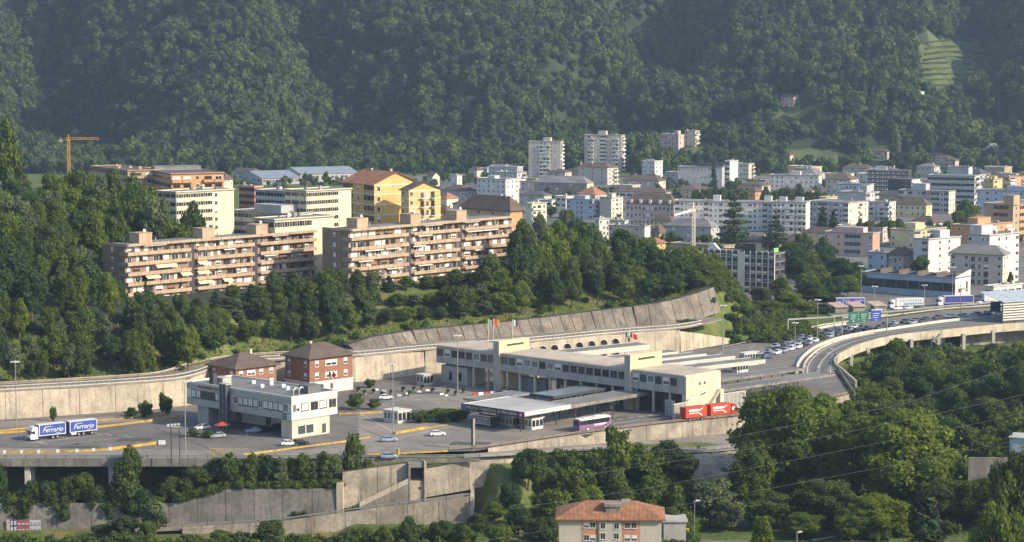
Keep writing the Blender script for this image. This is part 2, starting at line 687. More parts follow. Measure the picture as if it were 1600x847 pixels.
FARHW = [P(1720, 470), P(1557, 480), P(1475, 485), P(1400, 495), P(1321, 506), P(1279, 511.5), P(1251, 520), P(1200, 532), P(1154, 537)]
NEARHW = [Vector((x, y, 0)) for x, y in zip(L1X[8:], L1Y[8:])]
yard = [Vector((x, y, 0)) for x, y in zip(L1X[:9], L1Y[:9])]
yard += [Vector((102, 735, 0)), Vector((110, 761, 0))]
yard += [P(1251, 520), P(1200, 532), P(1154, 537), Vector((56, 763.5, 0)), Vector((37, 754.5, 0)), Vector((3.6, 727.5, 0)), Vector((-27, 711.5, 0)),
         Vector((-47.5, 693.5, 0)), Vector((-72, 687.5, 0)), Vector((-85, 674.5, 0)), Vector((-91, 648.5, 0)), Vector((-101, 639.5, 0)), Vector((-138, 622.5, 0)), Vector((-230, 590.5, 0)), Vector((-262, 576, 0))]
sheet('station_yard', yard, M_ASPH, 0.0)
# motorway sheet (a touch above the yard)
hw = [Vector((102, 735.2, 0)), Vector((110, 761, 0)), Vector((130, 800, 0)), Vector((152, 816, 0)), Vector((181, 837, 0)), Vector((215, 851, 0)), Vector((300, 868, 0))]
hwback = [P(1900, 462)] + FARHW + [P(1128, 546), P(1110, 560), P(1180, 582), P(1240, 586)]
sheet('motorway', hw + hwback, M_ASPH_HW, 0.004)
# paler worn paving in the middle of the yard
sheet('worn_lane', [P(560, 640), P(700, 600), P(800, 600), P(960, 640), P(1000, 640), P(900, 672), P(740, 700), P(560, 712), P(420, 712), P(560, 690)], M_ASPH_L, 0.005)
sheet('worn_lane', [P(-40, 700), P(230, 702), P(420, 704), P(560, 702), P(740, 700), P(560, 712.4), P(250, 712), P(-40, 712)], M_ASPH_L, 0.004)
sheet('worn_lane', [P(-40, 660), P(150, 652), P(290, 645), P(290, 652), P(150, 662), P(-40, 670)], M_ASPH_L, 0.005)
# town streets
M_TOWN = mat('town_paving', (0.17, 0.16, 0.145), 0.9, 0.25, 0.02, fine=0.15, dirt=(0.09, 0.10, 0.05))
sheet('street', [Vector((96, 905, 0)), Vector((330, 905, 0)), Vector((470, 1860, 0)), Vector((-140, 1860, 0)), Vector((-40, 1240, 0)), Vector((96, 1110, 0))], M_TOWN, -0.1)
sheet('rest_area', [P(1300, 495), P(1400, 487), P(1560, 472), P(1720, 466), P(1720, 455), P(1340, 466), P(1280, 482)], M_ASPH, -0.05)

# ------------------------------------------------------------------ long walls and barriers
def wall_panels(name, label, cat, base, top, lean, m, thick=1.2, joint=0.12, step=6.0, back=None, cap=None, piece='panel'):
    """retaining wall cut into panels. base: polyline with z, top: list of z at each base point, lean: how far the top sits back"""
    root = thing(name, label, cat, base[0])
    o = Vector(base[0])
    pts = []
    for i in range(len(base) - 1):
        a, b = Vector(base[i]), Vector(base[i + 1])
        n = max(1, int(round((b - a).length / step)))
        for k in range(n):
            t = k / n
            pts.append((a.lerp(b, t), top[i] + (top[i + 1] - top[i]) * t))
    pts.append((Vector(base[-1]), top[-1]))
    core = MB()
    for (a, za), (b, zb) in zip(pts[:-1], pts[1:]):
        d = Vector((b.x - a.x, b.y - a.y, 0)).normalized()
        nrm = Vector((-d.y, d.x, 0))          # back side (left of travel)
        def ring(p, zt, off):
            q = p + nrm * off
            tt = p + nrm * (off + lean)
            return Vector((q.x, q.y, p.z)), Vector((tt.x, tt.y, zt))
        a0, a1 = ring(a, za, 0.08)
        b0, b1 = ring(b, zb, 0.08)
        a2, a3 = ring(a, za, thick)
        b2, b3 = ring(b, zb, thick)
        core.hexa([a0 - o, b0 - o, b2 - o, a2 - o, a1 - o - Vector((0, 0, .05)), b1 - o - Vector((0, 0, .05)), b3 - o - Vector((0, 0, .05)), a3 - o - Vector((0, 0, .05))])
        pa, pb = a + d * joint / 2, b - d * joint / 2
        zj = 0
        p0, p1 = ring(pa, za, 0.0)
        r0, r1 = ring(pb, zb, 0.0)
        p2, p3 = ring(pa, za, 0.4)
        r2, r3 = ring(pb, zb, 0.4)
        MB().hexa([p0 - o, r0 - o, r2 - o, p2 - o, p1 - o, r1 - o, r3 - o, p3 - o]).build(piece, m, root)
    core.build('wall_core', M_JOINT, root)
    wh = MB()
    for k, ((a, za), (b, zb)) in enumerate(zip(pts[:-1], pts[1:])):
        hgt = (za + zb) / 2 - (a.z + b.z) / 2
        if hgt < 3.0:
            continue
        d = Vector((b.x - a.x, b.y - a.y, 0)).normalized()
        nrm = Vector((-d.y, d.x, 0))
        for t in (.22, .5, .78):
            for fr in ((.18,) if hgt < 5 else (.14, .5)):
                p = a.lerp(b, t)
                z = p.z + (za + (zb - za) * t - p.z) * fr
                c = p + nrm * (lean * fr - .02) - o
                wh.beam((c.x - d.x * .09, c.y - d.y * .09, z - o.z), (c.x + d.x * .09, c.y + d.y * .09, z - o.z), .05, .16)
    if wh.v:
        w_ = wh.build('drain_hole', M_JOINT, root)
        w_['kind'] = 'stuff'
    if cap:
        cm = MB()
        for (a, za), (b, zb) in zip(pts[:-1], pts[1:]):
            d = Vector((b.x - a.x, b.y - a.y, 0)).normalized()
            nrm = Vector((-d.y, d.x, 0))
            A = Vector((a.x, a.y, za)) + nrm * (lean + cap[2])
            B = Vector((b.x, b.y, zb)) + nrm * (lean + cap[2])
            cm.beam(A - o + Vector((0, 0, cap[1] / 2 + .003)), B - o + Vector((0, 0, cap[1] / 2 + .003)), cap[0], cap[1])
        cm.build('coping', M_CONC_L, root)
    return root

def barrier(name, label, cat, pl, h, w, m, z=0.0, group=None):
    pl = [Vector(p) for p in pl]
    o = pl[0]
    L, R = offset(pl, w / 2), offset(pl, -w / 2)
    L2_, R2_ = offset(pl, w / 4), offset(pl, -w / 4)
    mb = MB()
    for i in range(len(pl) - 1):
        up = Vector((0, 0, h))
        mb.hexa([R[i] - o, R[i + 1] - o, L[i + 1] - o, L[i] - o, R2_[i] + up - o, R2_[i + 1] + up - o, L2_[i + 1] + up - o, L2_[i] + up - o])
    ob = mb.build(name, m, None, o)
    return tag(ob, label, cat, group)

POST = MB().box(-.07, .07, -.07, .07, 0, 1).mesh('post', M_STEEL_D)
POST_C = MB().box(-.12, .12, -.12, .12, 0, 1).mesh('post', M_CONC_D)

def guard_rail(name, label, pl, h=0.85, step=4.0, m=None, rails=(0.62,), post=None, bw=0.32, group=None):
    pl = [Vector(p) for p in pl]
    o = pl[0]
    root = thing(name, label, 'guard rail', o, 0, group)
    mb = MB()
    for rz in rails:
        for a, b in zip(pl[:-1], pl[1:]):
            up = Vector((0, 0, rz))
            mb.beam(a - o + up, b - o + up, 0.12, bw)
    mb.build('rail', m or M_STEEL, root)
    for p in resample(pl, step):
        put('post', post or POST, root, p - o, 0, (1, 1, h))
    return root

# upper road on top of the retaining wall
L2W = [Vector((x, y, 0)) for x, y in zip(L2X[1:12], L2Y[1:12])]
wall_left = wall_panels('retaining_wall', 'long pale concrete retaining wall behind the blue lorry and brick houses', 'retaining wall',
                        L2W[:8], [7.4] * 8, 0.5, M_CONC, 1.5, 0.14, 11.0)
up_road = smooth_line([Vector((p.x, p.y, 8.0)) for p in L2W] + [Vector((66, 774, 8.6)), Vector((72, 782, 9))], 2)
mb = MB()
A, B = offset(up_road, 0.3), offset(up_road, 15.0)
for i in range(len(up_road) - 1):
    mb.poly([A[i], A[i + 1], B[i + 1], B[i]])
    dn = Vector((0, 0, -0.55))
    mb.poly([A[i] + dn, A[i + 1] + dn, A[i + 1], A[i]])
struct(mb.build('upper_road', M_ASPH_L))

def balustrade(name, label, pl, h=1.05, step=1.5):
    pl = [Vector(p) for p in pl]
    o = pl[0]
    root = thing(name, label, 'balustrade', o)
    c = MB()
    k = MB()
    for a, b in zip(pl[:-1], pl[1:]):
        c.beam(a - o + Vector((0, 0, h)), b - o + Vector((0, 0, h)), 0.28, 0.2)
        k.beam(a - o + Vector((0, 0, 0.12)), b - o + Vector((0, 0, 0.12)), 0.45, 0.3)
    c.build('handrail', M_CONC_L, root)
    k.build('kerb', M_CONC_L, root)
    p = MB()
    for q in resample(pl, step):
        d = q - o
        p.box(d.x - .16, d.x + .16, d.y - .14, d.y + .14, 0.1 + d.z, h - 0.1 + d.z)
    po = p.build('baluster', M_CONC_D, root)
    po['kind'] = 'stuff'
    return root

rd = resample(up_road, 6)
rdf = [p for p in offset(rd, 0.6) if p.x < 66]
balustrade('balustrade', 'concrete balustrade along the near edge of the upper road', rdf)
rdb = [p for p in offset(rd, 8.4) if p.x < -52]
guard_rail('guard_rail', 'weathered guard rail at the far edge of the upper road below the wooded slope', rdb, 1.0, 4.5, M_RUST, (0.75,), POST_C, 0.4)
barrier('parapet_wall', 'low pale wall along the far edge of the upper road, left side', 'wall', [p for p in offset(rd, 9.6) if p.x < -56], 0.95, 0.5, M_CONC)

# arcade: the stretch with arches, then a plain tapering wall
def arcade():
    a, b = Vector((-25, 711.8, 0)), Vector((56, 763, 0))
    line = [Vector((x, np.interp(x, L2X, L2Y), 0)) for x in np.linspace(-27, 56, 40)]
    root = thing('arcade_wall', 'pale retaining wall pierced by a row of arches under the upper road', 'retaining wall', line[0])
    o = line[0]
    L = [0.0]
    for p, q in zip(line[:-1], line[1:]):
        L.append(L[-1] + (q - p).length)
    def at(s):
        s = max(0, min(L[-1], s))
        x = np.interp(s, L, [p.x for p in line])
        y = np.interp(s, L, [p.y for p in line])
        return Vector((x, y, 0))
    def nrm(s):
        t = (at(s + .5) - at(s - .5)).normalized()
        return Vector((t.y, -t.x, 0))
    zt, zs = 7.5, 4.6
    bays = []
    for px in (808, 830, 851, 874, 896, 918, 940, 961):
        pt = P(px, 541 - (px - 830) * 0.07, 5.4)
        s = min(np.linspace(0, L[-1], 600), key=lambda u: (at(u) - Vector((pt.x, pt.y, 0))).length)
        bays.append(s)
    w = (bays[-1] - bays[0]) / 7 * 0.34
    mb = MB()
    prev = 0.0
    def quadz(s0, s1, z00, z01, z10, z11):
        A_, B_ = at(s0) - o, at(s1) - o
        mb.poly([A_ + Vector((0, 0, z00)), B_ + Vector((0, 0, z10)), B_ + Vector((0, 0, z11)), A_ + Vector((0, 0, z01))])
    for c in bays:
        for k in range(3):
            quadz(prev + (c - w - prev) * k / 3, prev + (c - w - prev) * (k + 1) / 3, 0, zt, 0, zt)
        n = 10
        for k in range(n):
            s0, s1 = c - w + 2 * w * k / n, c - w + 2 * w * (k + 1) / n
            h0 = zs + math.sqrt(max(0, 1 - ((s0 - c) / w) ** 2)) * w * 0.8
            h1 = zs + math.sqrt(max(0, 1 - ((s1 - c) / w) ** 2)) * w * 0.8
            quadz(s0, s1, h0, zt, h1, zt)
            # soffit
            A_, B_ = at(s0) - o, at(s1) - o
            N = -nrm(c) * 1.6
            mb.poly([A_ + Vector((0, 0, h0)), A_ + Vector((0, 0, h0)) + N, B_ + Vector((0, 0, h1)) + N, B_ + Vector((0, 0, h1))])
        prev = c + w
    for k in range(5):
        quadz(prev + (L[-1] - prev) * k / 5, prev + (L[-1] - prev) * (k + 1) / 5, 0, zt, 0, zt)
    mb.build('arched_face', M_CONC, root)
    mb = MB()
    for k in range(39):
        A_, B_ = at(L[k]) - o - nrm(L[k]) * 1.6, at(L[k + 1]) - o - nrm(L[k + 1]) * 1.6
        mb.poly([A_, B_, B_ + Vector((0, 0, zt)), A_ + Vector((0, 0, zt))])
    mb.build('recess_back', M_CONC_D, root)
    for c in bays:
        mb = MB()
        n = 10
        for k in range(n):
            s0, s1 = c - w * 1.14 + 2.28 * w * k / n, c - w * 1.14 + 2.28 * w * (k + 1) / n
            pts = []
            for s, rr in ((s0, 1.0), (s1, 1.0), (s1, 1.16), (s0, 1.16)):
                f = (s - c) / (w * 1.14)
                ang = math.acos(max(-1, min(1, -f)))
                ss = c - math.cos(ang) * w * rr
                hh = zs + math.sin(ang) * w * 0.8 * rr
                pts.append(at(ss) - o + nrm(c) * 0.08 + Vector((0, 0, hh)))
            mb.poly(pts)
        mb.build('arch_ring', M_CONC_L, root)
arcade()
wall_panels('retaining_wall', 'plain tan retaining wall tapering down towards the motorway', 'retaining wall',
            [Vector((56.3, 763.2, 0)), Vector((63, 772, 0)), Vector((70, 780, 0)), Vector((78.5, 789, 0))], [7.0, 5.2, 3.2, 0.8], 0.3, M_CONC, 1.2, 0.14, 7)
# leaning panelled wall above the upper road
bl = []
tp = []
for x in [-49, -42, -30, -15, 0, 14, 28, 42, 52, 60, 66, 70, 72.5]:
    y = float(np.interp(x, L2X, L2Y)) + float(np.interp(x, [-60, -49, 0, 56], [14, 15, 17, 12]))
    bl.append(Vector((x, y, 8.0 if x < 60 else 8.0 + (x - 60) * 0.16)))
    tp.append(8 + float(np.interp(x, [-49, -40, 0, 40, 56, 66, 72.5], [1.2, 3.4, 4.3, 6.0, 7.6, 9.0, 10.4])))
wall_panels('leaning_wall', 'curved grey leaning concrete wall of tall stained panels below the wooded bank', 'retaining wall',
            bl, tp, 3.0, M_CONC_B, 3.2, 0.34, 4.3)

# ------------------------------------------------------------------ trees
def leaves_from(pos, nrm, size, rng, tint, aspect=0.62):
    n = len(pos)
    nrm = nrm + rng.normal(0, 0.55, (n, 3))
    nrm /= np.linalg.norm(nrm, axis=1, keepdims=True) + 1e-9
    rv = rng.normal(0, 1, (n, 3))
    u = np.cross(nrm, rv)
    u /= np.linalg.norm(u, axis=1, keepdims=True) + 1e-9
    v = np.cross(nrm, u)
    s = size * rng.uniform(0.6, 1.35, (n, 1))
    droop = nrm * s * 0.18
    V = np.stack([pos - u * s, pos - v * s * aspect + droop, pos + u * s, pos + v * s * aspect + droop], 1).reshape(-1, 3)
    Fa = np.arange(n * 4).reshape(n, 4)
    return V, Fa, np.repeat(np.clip(tint, 0, 1), 4)

def lobes_crown(name, lobes, n, size, m, seed):
    """lobes: rows of cx, cy, cz, rx, ry, rz"""
    rng = np.random.default_rng(seed)
    lb = np.array(lobes, float)
    area = (lb[:, 3] * lb[:, 4] + lb[:, 3] * lb[:, 5] + lb[:, 4] * lb[:, 5])
    k = rng.choice(len(lb), n * 2, p=area / area.sum())
    d = rng.normal(0, 1, (n * 2, 3))
    d /= np.linalg.norm(d, axis=1, keepdims=True)
    r = 0.5 + 0.5 * rng.random((n * 2, 1)) ** 0.6
    r += (rng.random((n * 2, 1)) < .2) * rng.exponential(.16, (n * 2, 1))
    r += 0.16 * np.sin(d[:, :1] * 7 + k[:, None] * 1.7) * np.cos(d[:, 2:] * 6 + k[:, None]) + .08 * np.sin(d[:, 1:2] * 13 + k[:, None])
    pos = lb[k, :3] + d * lb[k, 3:] * r
    deep = np.zeros(len(pos), bool)
    for j in range(len(lb)):
        qd = (((pos - lb[j, :3]) / lb[j, 3:]) ** 2).sum(1)
        deep |= (qd < 0.35) & (k != j)
    keep = np.where(~deep)[0][:n]
    pos, d, k = pos[keep], d[keep] / lb[k[keep], 3:], k[keep]
    d /= np.linalg.norm(d, axis=1, keepdims=True)
    lt = rng.uniform(0.15, 0.75, len(lb))
    tint = lt[k] + rng.normal(0, 0.17, len(k))
    V, Fa, T = leaves_from(pos, d, size, rng, tint)
    return np_mesh(name, V, Fa, m, T)

def broad_lobes(seed, H=12.0, Wd=9.6, n=17, bottom=0.16, top=1.0, pear=0.0, small=1.0):
    r = random.Random(seed)
    out = []
    zc, hz = H * (bottom + top) / 2, H * (top - bottom) / 2
    tries = 0
    while len(out) < n and tries < 2000:
        tries += 1
        a, ph = r.uniform(0, 2 * math.pi), math.acos(r.uniform(-1, 1))
        q = r.uniform(0.45, 0.74)
        rad = r.uniform(0.27, 0.42) * Wd / 2 * small
        x, y, z = math.sin(ph) * math.cos(a) * q, math.sin(ph) * math.sin(a) * q, math.cos(ph) * q * 1.08
        wz = 1 - pear * max(0, z)
        c = (x * Wd / 2 * wz, y * Wd / 2 * wz, zc + z * hz)
        if any((c[0] - o[0]) ** 2 + (c[1] - o[1]) ** 2 + (c[2] - o[2]) ** 2 < (0.55 * rad + 0.3 * o[3]) ** 2 for o in out):
            continue
        out.append((*c, rad * r.uniform(.9, 1.15), rad * r.uniform(.9, 1.15), rad * r.uniform(.75, 1.1)))
    out.append((0, 0, zc, Wd * .3, Wd * .3, hz * .62))
    return out

def conifer_crown(name, m, seed, H=12.0, R=2.6, n=3200, size=0.34, base=0.08, cedar=False):
    rng = np.random.default_rng(seed)
    nb = 150 if not cedar else 90
    pos, nr, ti = [], [], []
    for b in range(nb):
        t = base + (0.985 - base) * (b + rng.random()) / nb
        if cedar:
            t = round(t * 11) / 11 + rng.normal(0, 0.012)
            Lb = R * (1 - t ** 1.7) * rng.uniform(.6, 1.1) + 0.3
        else:
            Lb = R * (1 - t) ** 0.82 * rng.uniform(.7, 1.12) + 0.12
        a = rng.uniform(0, 2 * math.pi)
        k = max(5, int(n / nb * (Lb / (R * 0.62))))
        s = rng.random(k) ** 0.7
        wd = (0.16 if not cedar else 0.26) * Lb
        side = rng.normal(0, 1, k) * wd * (0.3 + s)
        x = np.cos(a) * s * Lb - np.sin(a) * side
        y = np.sin(a) * s * Lb + np.cos(a) * side
        z = t * H + (-0.30 * s * s * Lb if not cedar else 0.05 * Lb * s) + rng.normal(0, 0.06, k) * (1 if not cedar else 2)
        pos.append(np.stack([x, y, z], 1))
        nr.append(np.stack([np.cos(a) * np.full(k, .5), np.sin(a) * np.full(k, .5), np.full(k, 0.8)], 1))
        ti.append(np.full(k, rng.uniform(.1, .8)) + rng.normal(0, .15, k))
    V, Fa, T = leaves_from(np.concatenate(pos), np.concatenate(nr), size, rng, np.concatenate(ti), 0.5)
    return np_mesh(name, V, Fa, m, T)

def trunk_mesh(H=12.0, r=0.28, limbs=6, seed=1, top=0.62):
    rr = random.Random(seed)
    mb = MB()
    p = Vector((0, 0, -0.6))
    k = 5
    prev = p
    for i in range(1, k + 1):
        q_ = Vector((rr.uniform(-.14, .14) * i * .5, rr.uniform(-.14, .14) * i * .5, H * top * i / k))
        mb.cyl(prev, q_, r * (1 - 0.75 * (i - 1) / k) * (1.25 if i == 1 else 1), r * (1 - 0.75 * i / k), 7, 0, i in (1, k))
        if i >= 2:
            for _ in range(limbs // 3 + 1):
                a = rr.uniform(0, 6.28)
                e = q_ + Vector((math.cos(a) * H * .2, math.sin(a) * H * .2, H * rr.uniform(.08, .2)))
                mb.cyl(q_, e, r * .38, r * .12, 5, 0, False)
        prev = q_
    return mb.mesh('trunk', M_BARK)

M_LEAF = leaf_mat('leaves_green', (0.106, 0.142, 0.037), .32, .36)
M_LEAF_D = leaf_mat('leaves_dark', (0.078, 0.114, 0.038), .3, .3)
M_LEAF_Y = leaf_mat('leaves_yellowgreen', (0.138, 0.178, 0.036), 0.24, 0.42)
M_LEAF_G = leaf_mat('leaves_greygreen', (0.12, 0.145, 0.075), 0.15, 0.3)
M_NEEDLE = leaf_mat('needles', (0.058, 0.088, 0.04), 0.25, 0.2)
M_FOREST = leaf_mat('forest_leaves', (0.094, 0.126, 0.05), 0.3, 0.34)

CROWNS = {}
CROWNS['broad'] = [(lobes_crown('crown', broad_lobes(11 + i, n=19 + 2 * i, small=.86), 6800, 0.34, mt, 40 + i), 9.6) for i, mt in enumerate((M_LEAF, M_LEAF, M_LEAF_D, M_LEAF_D, M_LEAF))]
CROWNS['light'] = [(lobes_crown('crown', broad_lobes(31 + i, n=19, bottom=.1, small=.85), 6000, 0.34, M_LEAF_Y, 60 + i), 9.6) for i in range(2)]
CROWNS['grey'] = [(lobes_crown('crown', broad_lobes(37 + i, n=20, bottom=.1, small=.8), 4600, 0.36, M_LEAF_G, 66 + i), 9.6) for i in range(2)]
CROWNS['column'] = [(lobes_crown('crown', broad_lobes(51 + i, Wd=5.4, n=19, bottom=.05, pear=.35, small=.85), 5200, 0.31, mt, 70 + i), 5.4) for i, mt in enumerate((M_LEAF_D, M_LEAF, M_LEAF_G))]
CROWNS['bush'] = [(lobes_crown('crown', broad_lobes(81 + i, Wd=13, n=15, bottom=.0, small=.85), 4200, 0.5, mt, 90 + i), 13) for i, mt in enumerate((M_LEAF, M_LEAF_D, M_LEAF))]
CROWNS['sparse'] = [(lobes_crown('crown', broad_lobes(95 + i, Wd=7.5, n=22, bottom=.2, small=.6), 1900, 0.36, M_LEAF, 97 + i), 7.5) for i in range(2)]
CROWNS['big'] = [(lobes_crown('crown', broad_lobes(101 + i, H=24, Wd=21, n=44, bottom=.07, small=.62), 24000, 0.42, M_LEAF_Y if i == 1 else M_LEAF, 110 + i), 21) for i in range(3)]
CROWNS['spruce'] = [(conifer_crown('crown', M_NEEDLE, 121 + i), 5.2) for i in range(2)]
CROWNS['cedar'] = [(conifer_crown('crown', M_NEEDLE, 131, R=4.6, n=4200, size=.38, cedar=True), 9.2)]
TRUNKS = {k: trunk_mesh(24 if k == 'big' else 12, 0.5 if k == 'big' else .26, 6, 5 + i, 0.9 if k in ('spruce', 'cedar') else .62) for i, k in enumerate(CROWNS)}
HREF = {'big': 24.0}
TREES = 0

def tree_at(kind, x, y, h, w, label, group=None, name='tree', z=None):
    global TREES
    TREES += 1
    vs = CROWNS[kind]
    me, wr = vs[RND.randrange(len(vs))]
    z = tz(x, y) if z is None else z
    r = thing(name, label, 'tree' if kind != 'bush' else 'bush', (x, y, z), RND.uniform(0, 6.28), group)
    H = HREF.get(kind, 12.0)
    s = (w / wr, w / wr * RND.uniform(.92, 1.08), h / H)
    put('crown', me, r, (0, 0, 0), 0, s)
    put('trunk', TRUNKS[kind], r, (0, 0, 0), 0, (h / H, h / H, h / H))
    return r

def tree_px(kind, px, ytop, Y, wpx, label, group=None, name='tree', hmin=2.5):
    top = PY(px, ytop, Y)
    z = tz(top.x, Y)
    return tree_at(kind, top.x, Y, max(hmin, top.z - z), wpx * Y / FPX, label, group, name, z)

# ---- wooded slope on the left (individual trees, one wood)
G = 'trees of the dense wood left of the brown flats'
LB = 'dark broadleaf tree in the dense wood left of the brown flats'
rr = random.Random(3)
pts = []
for row, (Y, step, h0, h1) in enumerate(((640, 5.6, 6, 10), (648, 6.2, 8, 13), (660, 6.4, 9, 15), (672, 6.8, 10, 16), (686, 7.2, 11, 17), (702, 7.6, 12, 18), (718, 7.6, 12, 17), (735, 7.8, 12, 17), (752, 8, 12, 17), (770, 8, 12, 16), (790, 8.5, 12, 16), (812, 9, 12, 16), (840, 10, 12, 16))):
    x = -Y * 0.24
    while x < -70:
        yy = Y + rr.uniform(-4, 4) + (x + 118) * 0.28
        xx = x + rr.uniform(-2.5, 2.5)
        px_, py_ = proj((xx, yy, tz(xx, yy)))
        x += step * rr.uniform(.8, 1.3)
        if -20 < px_ < 345 and float(np.interp(xx, L2X, L2Y)) + 17 < yy:
            # keep the flats and their garden free
            u = (xx + 121.4) * 0.68 + (yy - 725) * 0.73
            v = -(xx + 121.4) * 0.73 + (yy - 725) * 0.68
            if -6 < u < 84 and -7 < v < 16:
                continue
            h = rr.uniform(h0, h1)
            if px_ > 175 and yy > 690:
                h *= 0.85
            if px_ > 262 and yy > 720:
                continue
            if px_ > 140 and v < 4:
                ymin = float(np.interp(px_, [140, 158, 175, 205, 240, 300], [372, 400, 432, 436, 455, 462])) + rr.uniform(0, 14)
                h = min(h, PY(px_, ymin, yy).z - tz(xx, yy))
                if h < 3:
                    continue
            pts.append((xx, yy, h))
for xx, yy, h in pts:
    k = rr.choice(('broad', 'broad', 'broad', 'grey' if rr.random() < .4 else 'broad', 'column', 'light' if rr.random() < .6 else 'broad'))
    ks = {'broad': 'dark broadleaf tree', 'column': 'slender upright tree', 'light': 'yellow-green tree', 'grey': 'grey-green tree'}[k]
    ps = 'in the lowest rows of the left wood, just above the upper road' if yy < 668 else 'half way up the dense left wood' if yy < 730 else 'at the top of the left wood behind the brown flats'
    tree_at(k, xx, yy, h, h * rr.uniform(.55, .8) * (0.6 if k == 'column' else 1), ks + ' ' + ps, G)
tree_px('column', 10, 168, 812, 46, 'tall shaggy evergreen at the very left edge above the wood', None, 'evergreen_tree')
for px, yt, Y, w in ((245, 292, 782, 62), (300, 318, 788, 48), (262, 330, 780, 50)):
    tree_px('grey' if px == 245 else 'broad', px, yt, Y, w, 'pale grey-green tree covering the left flank of the cream terraced flats' if px == 245 else 'dark tree in front of the cream terraced flats left of the brown block', None if px == 245 else 'dark trees by the cream terraced flats')

for px, yt, Y, w in ((120, 262, 850, 60), (150, 268, 830, 56), (175, 266, 860, 56), (205, 275, 835, 56), (228, 284, 860, 50), (140, 300, 800, 60), (172, 300, 805, 60), (205, 305, 800, 60), (232, 312, 790, 52), (120, 330, 770, 60), (150, 335, 768, 56), (180, 330, 778, 56), (100, 285, 820, 60), (85, 270, 850, 56), (262, 300, 840, 44), (285, 345, 775, 40), (322, 350, 790, 36)):
    tree_px(rr.choice(('broad', 'broad', 'grey', 'light', 'broad')), px, yt, Y, w, LB, G)
# ---- band of trees below the brown flats
G = 'trees in the band below the brown flats'
LB = 'green tree in the band between the brown flats and the upper road'
ys_b = ([180, 235, 290, 340, 400, 450, 500, 520, 580, 620, 660, 700, 740, 780, 830], [450, 440, 462, 458, 438, 426, 430, 418, 412, 440, 438, 428, 418, 400, 372])
for k, (dy, off, st) in enumerate(((50, 0, 25), (37, 26, 28), (27, 56, 31))):
    x = 205 + k * 9 if k else 232
    while x < 812:
        px = x + rr.uniform(-6, 6)
        x += st * rr.uniform(.8, 1.2)
        X0 = (px - 800) / 3600 * 690
        Y = float(np.interp(X0, L2X, L2Y)) + float(np.interp(X0, [-60, -49, 0, 56], [15, 17, 21, 17])) + dy - 12
        yt = float(np.interp(px, *ys_b)) + off + rr.uniform(-8, 10)
        if px > 560 and k == 2:
            yt -= 8
        kd = rr.choice(('column', 'column', 'broad', 'broad', 'spruce' if k == 0 and rr.random() < .4 else 'column'))
        tree_px(kd, px, yt, Y, rr.uniform(30, 48) if kd == 'broad' else rr.uniform(26, 36), {'broad': 'rounded tree', 'column': 'slim upright tree', 'spruce': 'dark spruce'}[kd] + ' in the ' + ('upper', 'middle', 'lower')[k] + ' row below the ' + ('left' if px < 505 else 'nearer') + ' brown flats', G, hmin=5)
for px, yt, dy, w, kd in ((765, 402, 28, 75, 'broad'), (720, 440, 12, 60, 'broad'), (815, 380, 25, 60, 'broad')):
    Y = float(np.interp((px - 800) / 5.0, L2X, L2Y)) + 22 + dy
    tree_px(kd, px, yt, Y, w, 'broad spreading tree standing before the right end of the nearer brown flats', 'spreading trees by the right end of the brown flats')
# ---- wooded bank in the middle
def bank_y(px, Y):
    X0 = (px - 800) / 3600 * 790
    return float(np.interp(X0, L2X, L2Y)) + float(np.interp(X0, [-60, -49, 0, 56], [14, 15, 17, 12])) + {795: 19, 812: 30, 832: 43, 858: 58}[Y]
G = 'trees on the bank above the leaning wall'
LB = 'broadleaf tree on the bank above the leaning concrete wall'
for Y, tops, st in ((858, ([820, 880, 930, 990, 1040, 1100], [352, 350, 352, 360, 385, 392]), 30), (832, ([820, 870, 930, 1000, 1060, 1100], [382, 375, 378, 384, 390, 398]), 32),
                    (812, ([815, 870, 940, 1000, 1050, 1095], [410, 398, 400, 412, 396, 404]), 34), (795, ([815, 870, 940, 1000, 1050, 1095], [432, 430, 420, 432, 420, 420]), 37)):
    x = 818
    while x < (1100 if Y < 850 else 1075):
        px = x + rr.uniform(-7, 7)
        x += st * rr.uniform(.8, 1.25)
        kd = rr.choice(('broad', 'broad', 'broad', 'light', 'column'))
        tree_px(kd, px, float(np.interp(px, *tops)) + rr.uniform(-8, 8), bank_y(px, Y), rr.uniform(40, 58) * (.65 if kd == 'column' else 1), {'broad': 'rounded tree', 'light': 'yellow-green tree', 'column': 'slim upright tree'}[kd] + ' on the bank above the leaning wall, ' + {795: 'lowest', 812: 'second', 832: 'third', 858: 'topmost'}[Y] + ' row', G, hmin=6)
for px, yt, Y, w in ((1045, 432, 806, 42), (1088, 400, 818, 52), (1070, 415, 812, 46)):
    tree_px('light', px, yt, Y, w, 'paler green tree at the right end of the bank above the leaning wall', 'pale trees at the right end of the bank')

# ------------------------------------------------------------------ building kit
def wm(n, c, **k):
    return mat('wall_' + n, c, 0.88, k.pop('var', 0.1), 0.16, streak=k.pop('streak', 0.18), fine=0.05, **k)
W_WHITE = wm('white', (0.57, 0.55, 0.51))
W_CREAM = wm('cream', (0.66, 0.59, 0.42))
W_BEIGE = wm('beige', (0.50, 0.45, 0.37))
W_GREY = wm('grey', (0.40, 0.395, 0.385))
W_BLUE = wm('bluegrey', (0.36, 0.42, 0.50))
W_PINK = wm('pink', (0.55, 0.40, 0.35))
W_YEL = wm('yellow', (0.60, 0.42, 0.16))
W_PYEL = wm('pale_yellow', (0.63, 0.53, 0.30))
W_OR = wm('orange', (0.52, 0.28, 0.14))
W_SAL = wm('salmon', (0.55, 0.26, 0.17))
W_TAN = wm('tan', (0.42, 0.31, 0.20))
W_STONE = wm('stone', (0.27, 0.235, 0.20), var=.2)
W_DARK = wm('dark', (0.055, 0.058, 0.065))
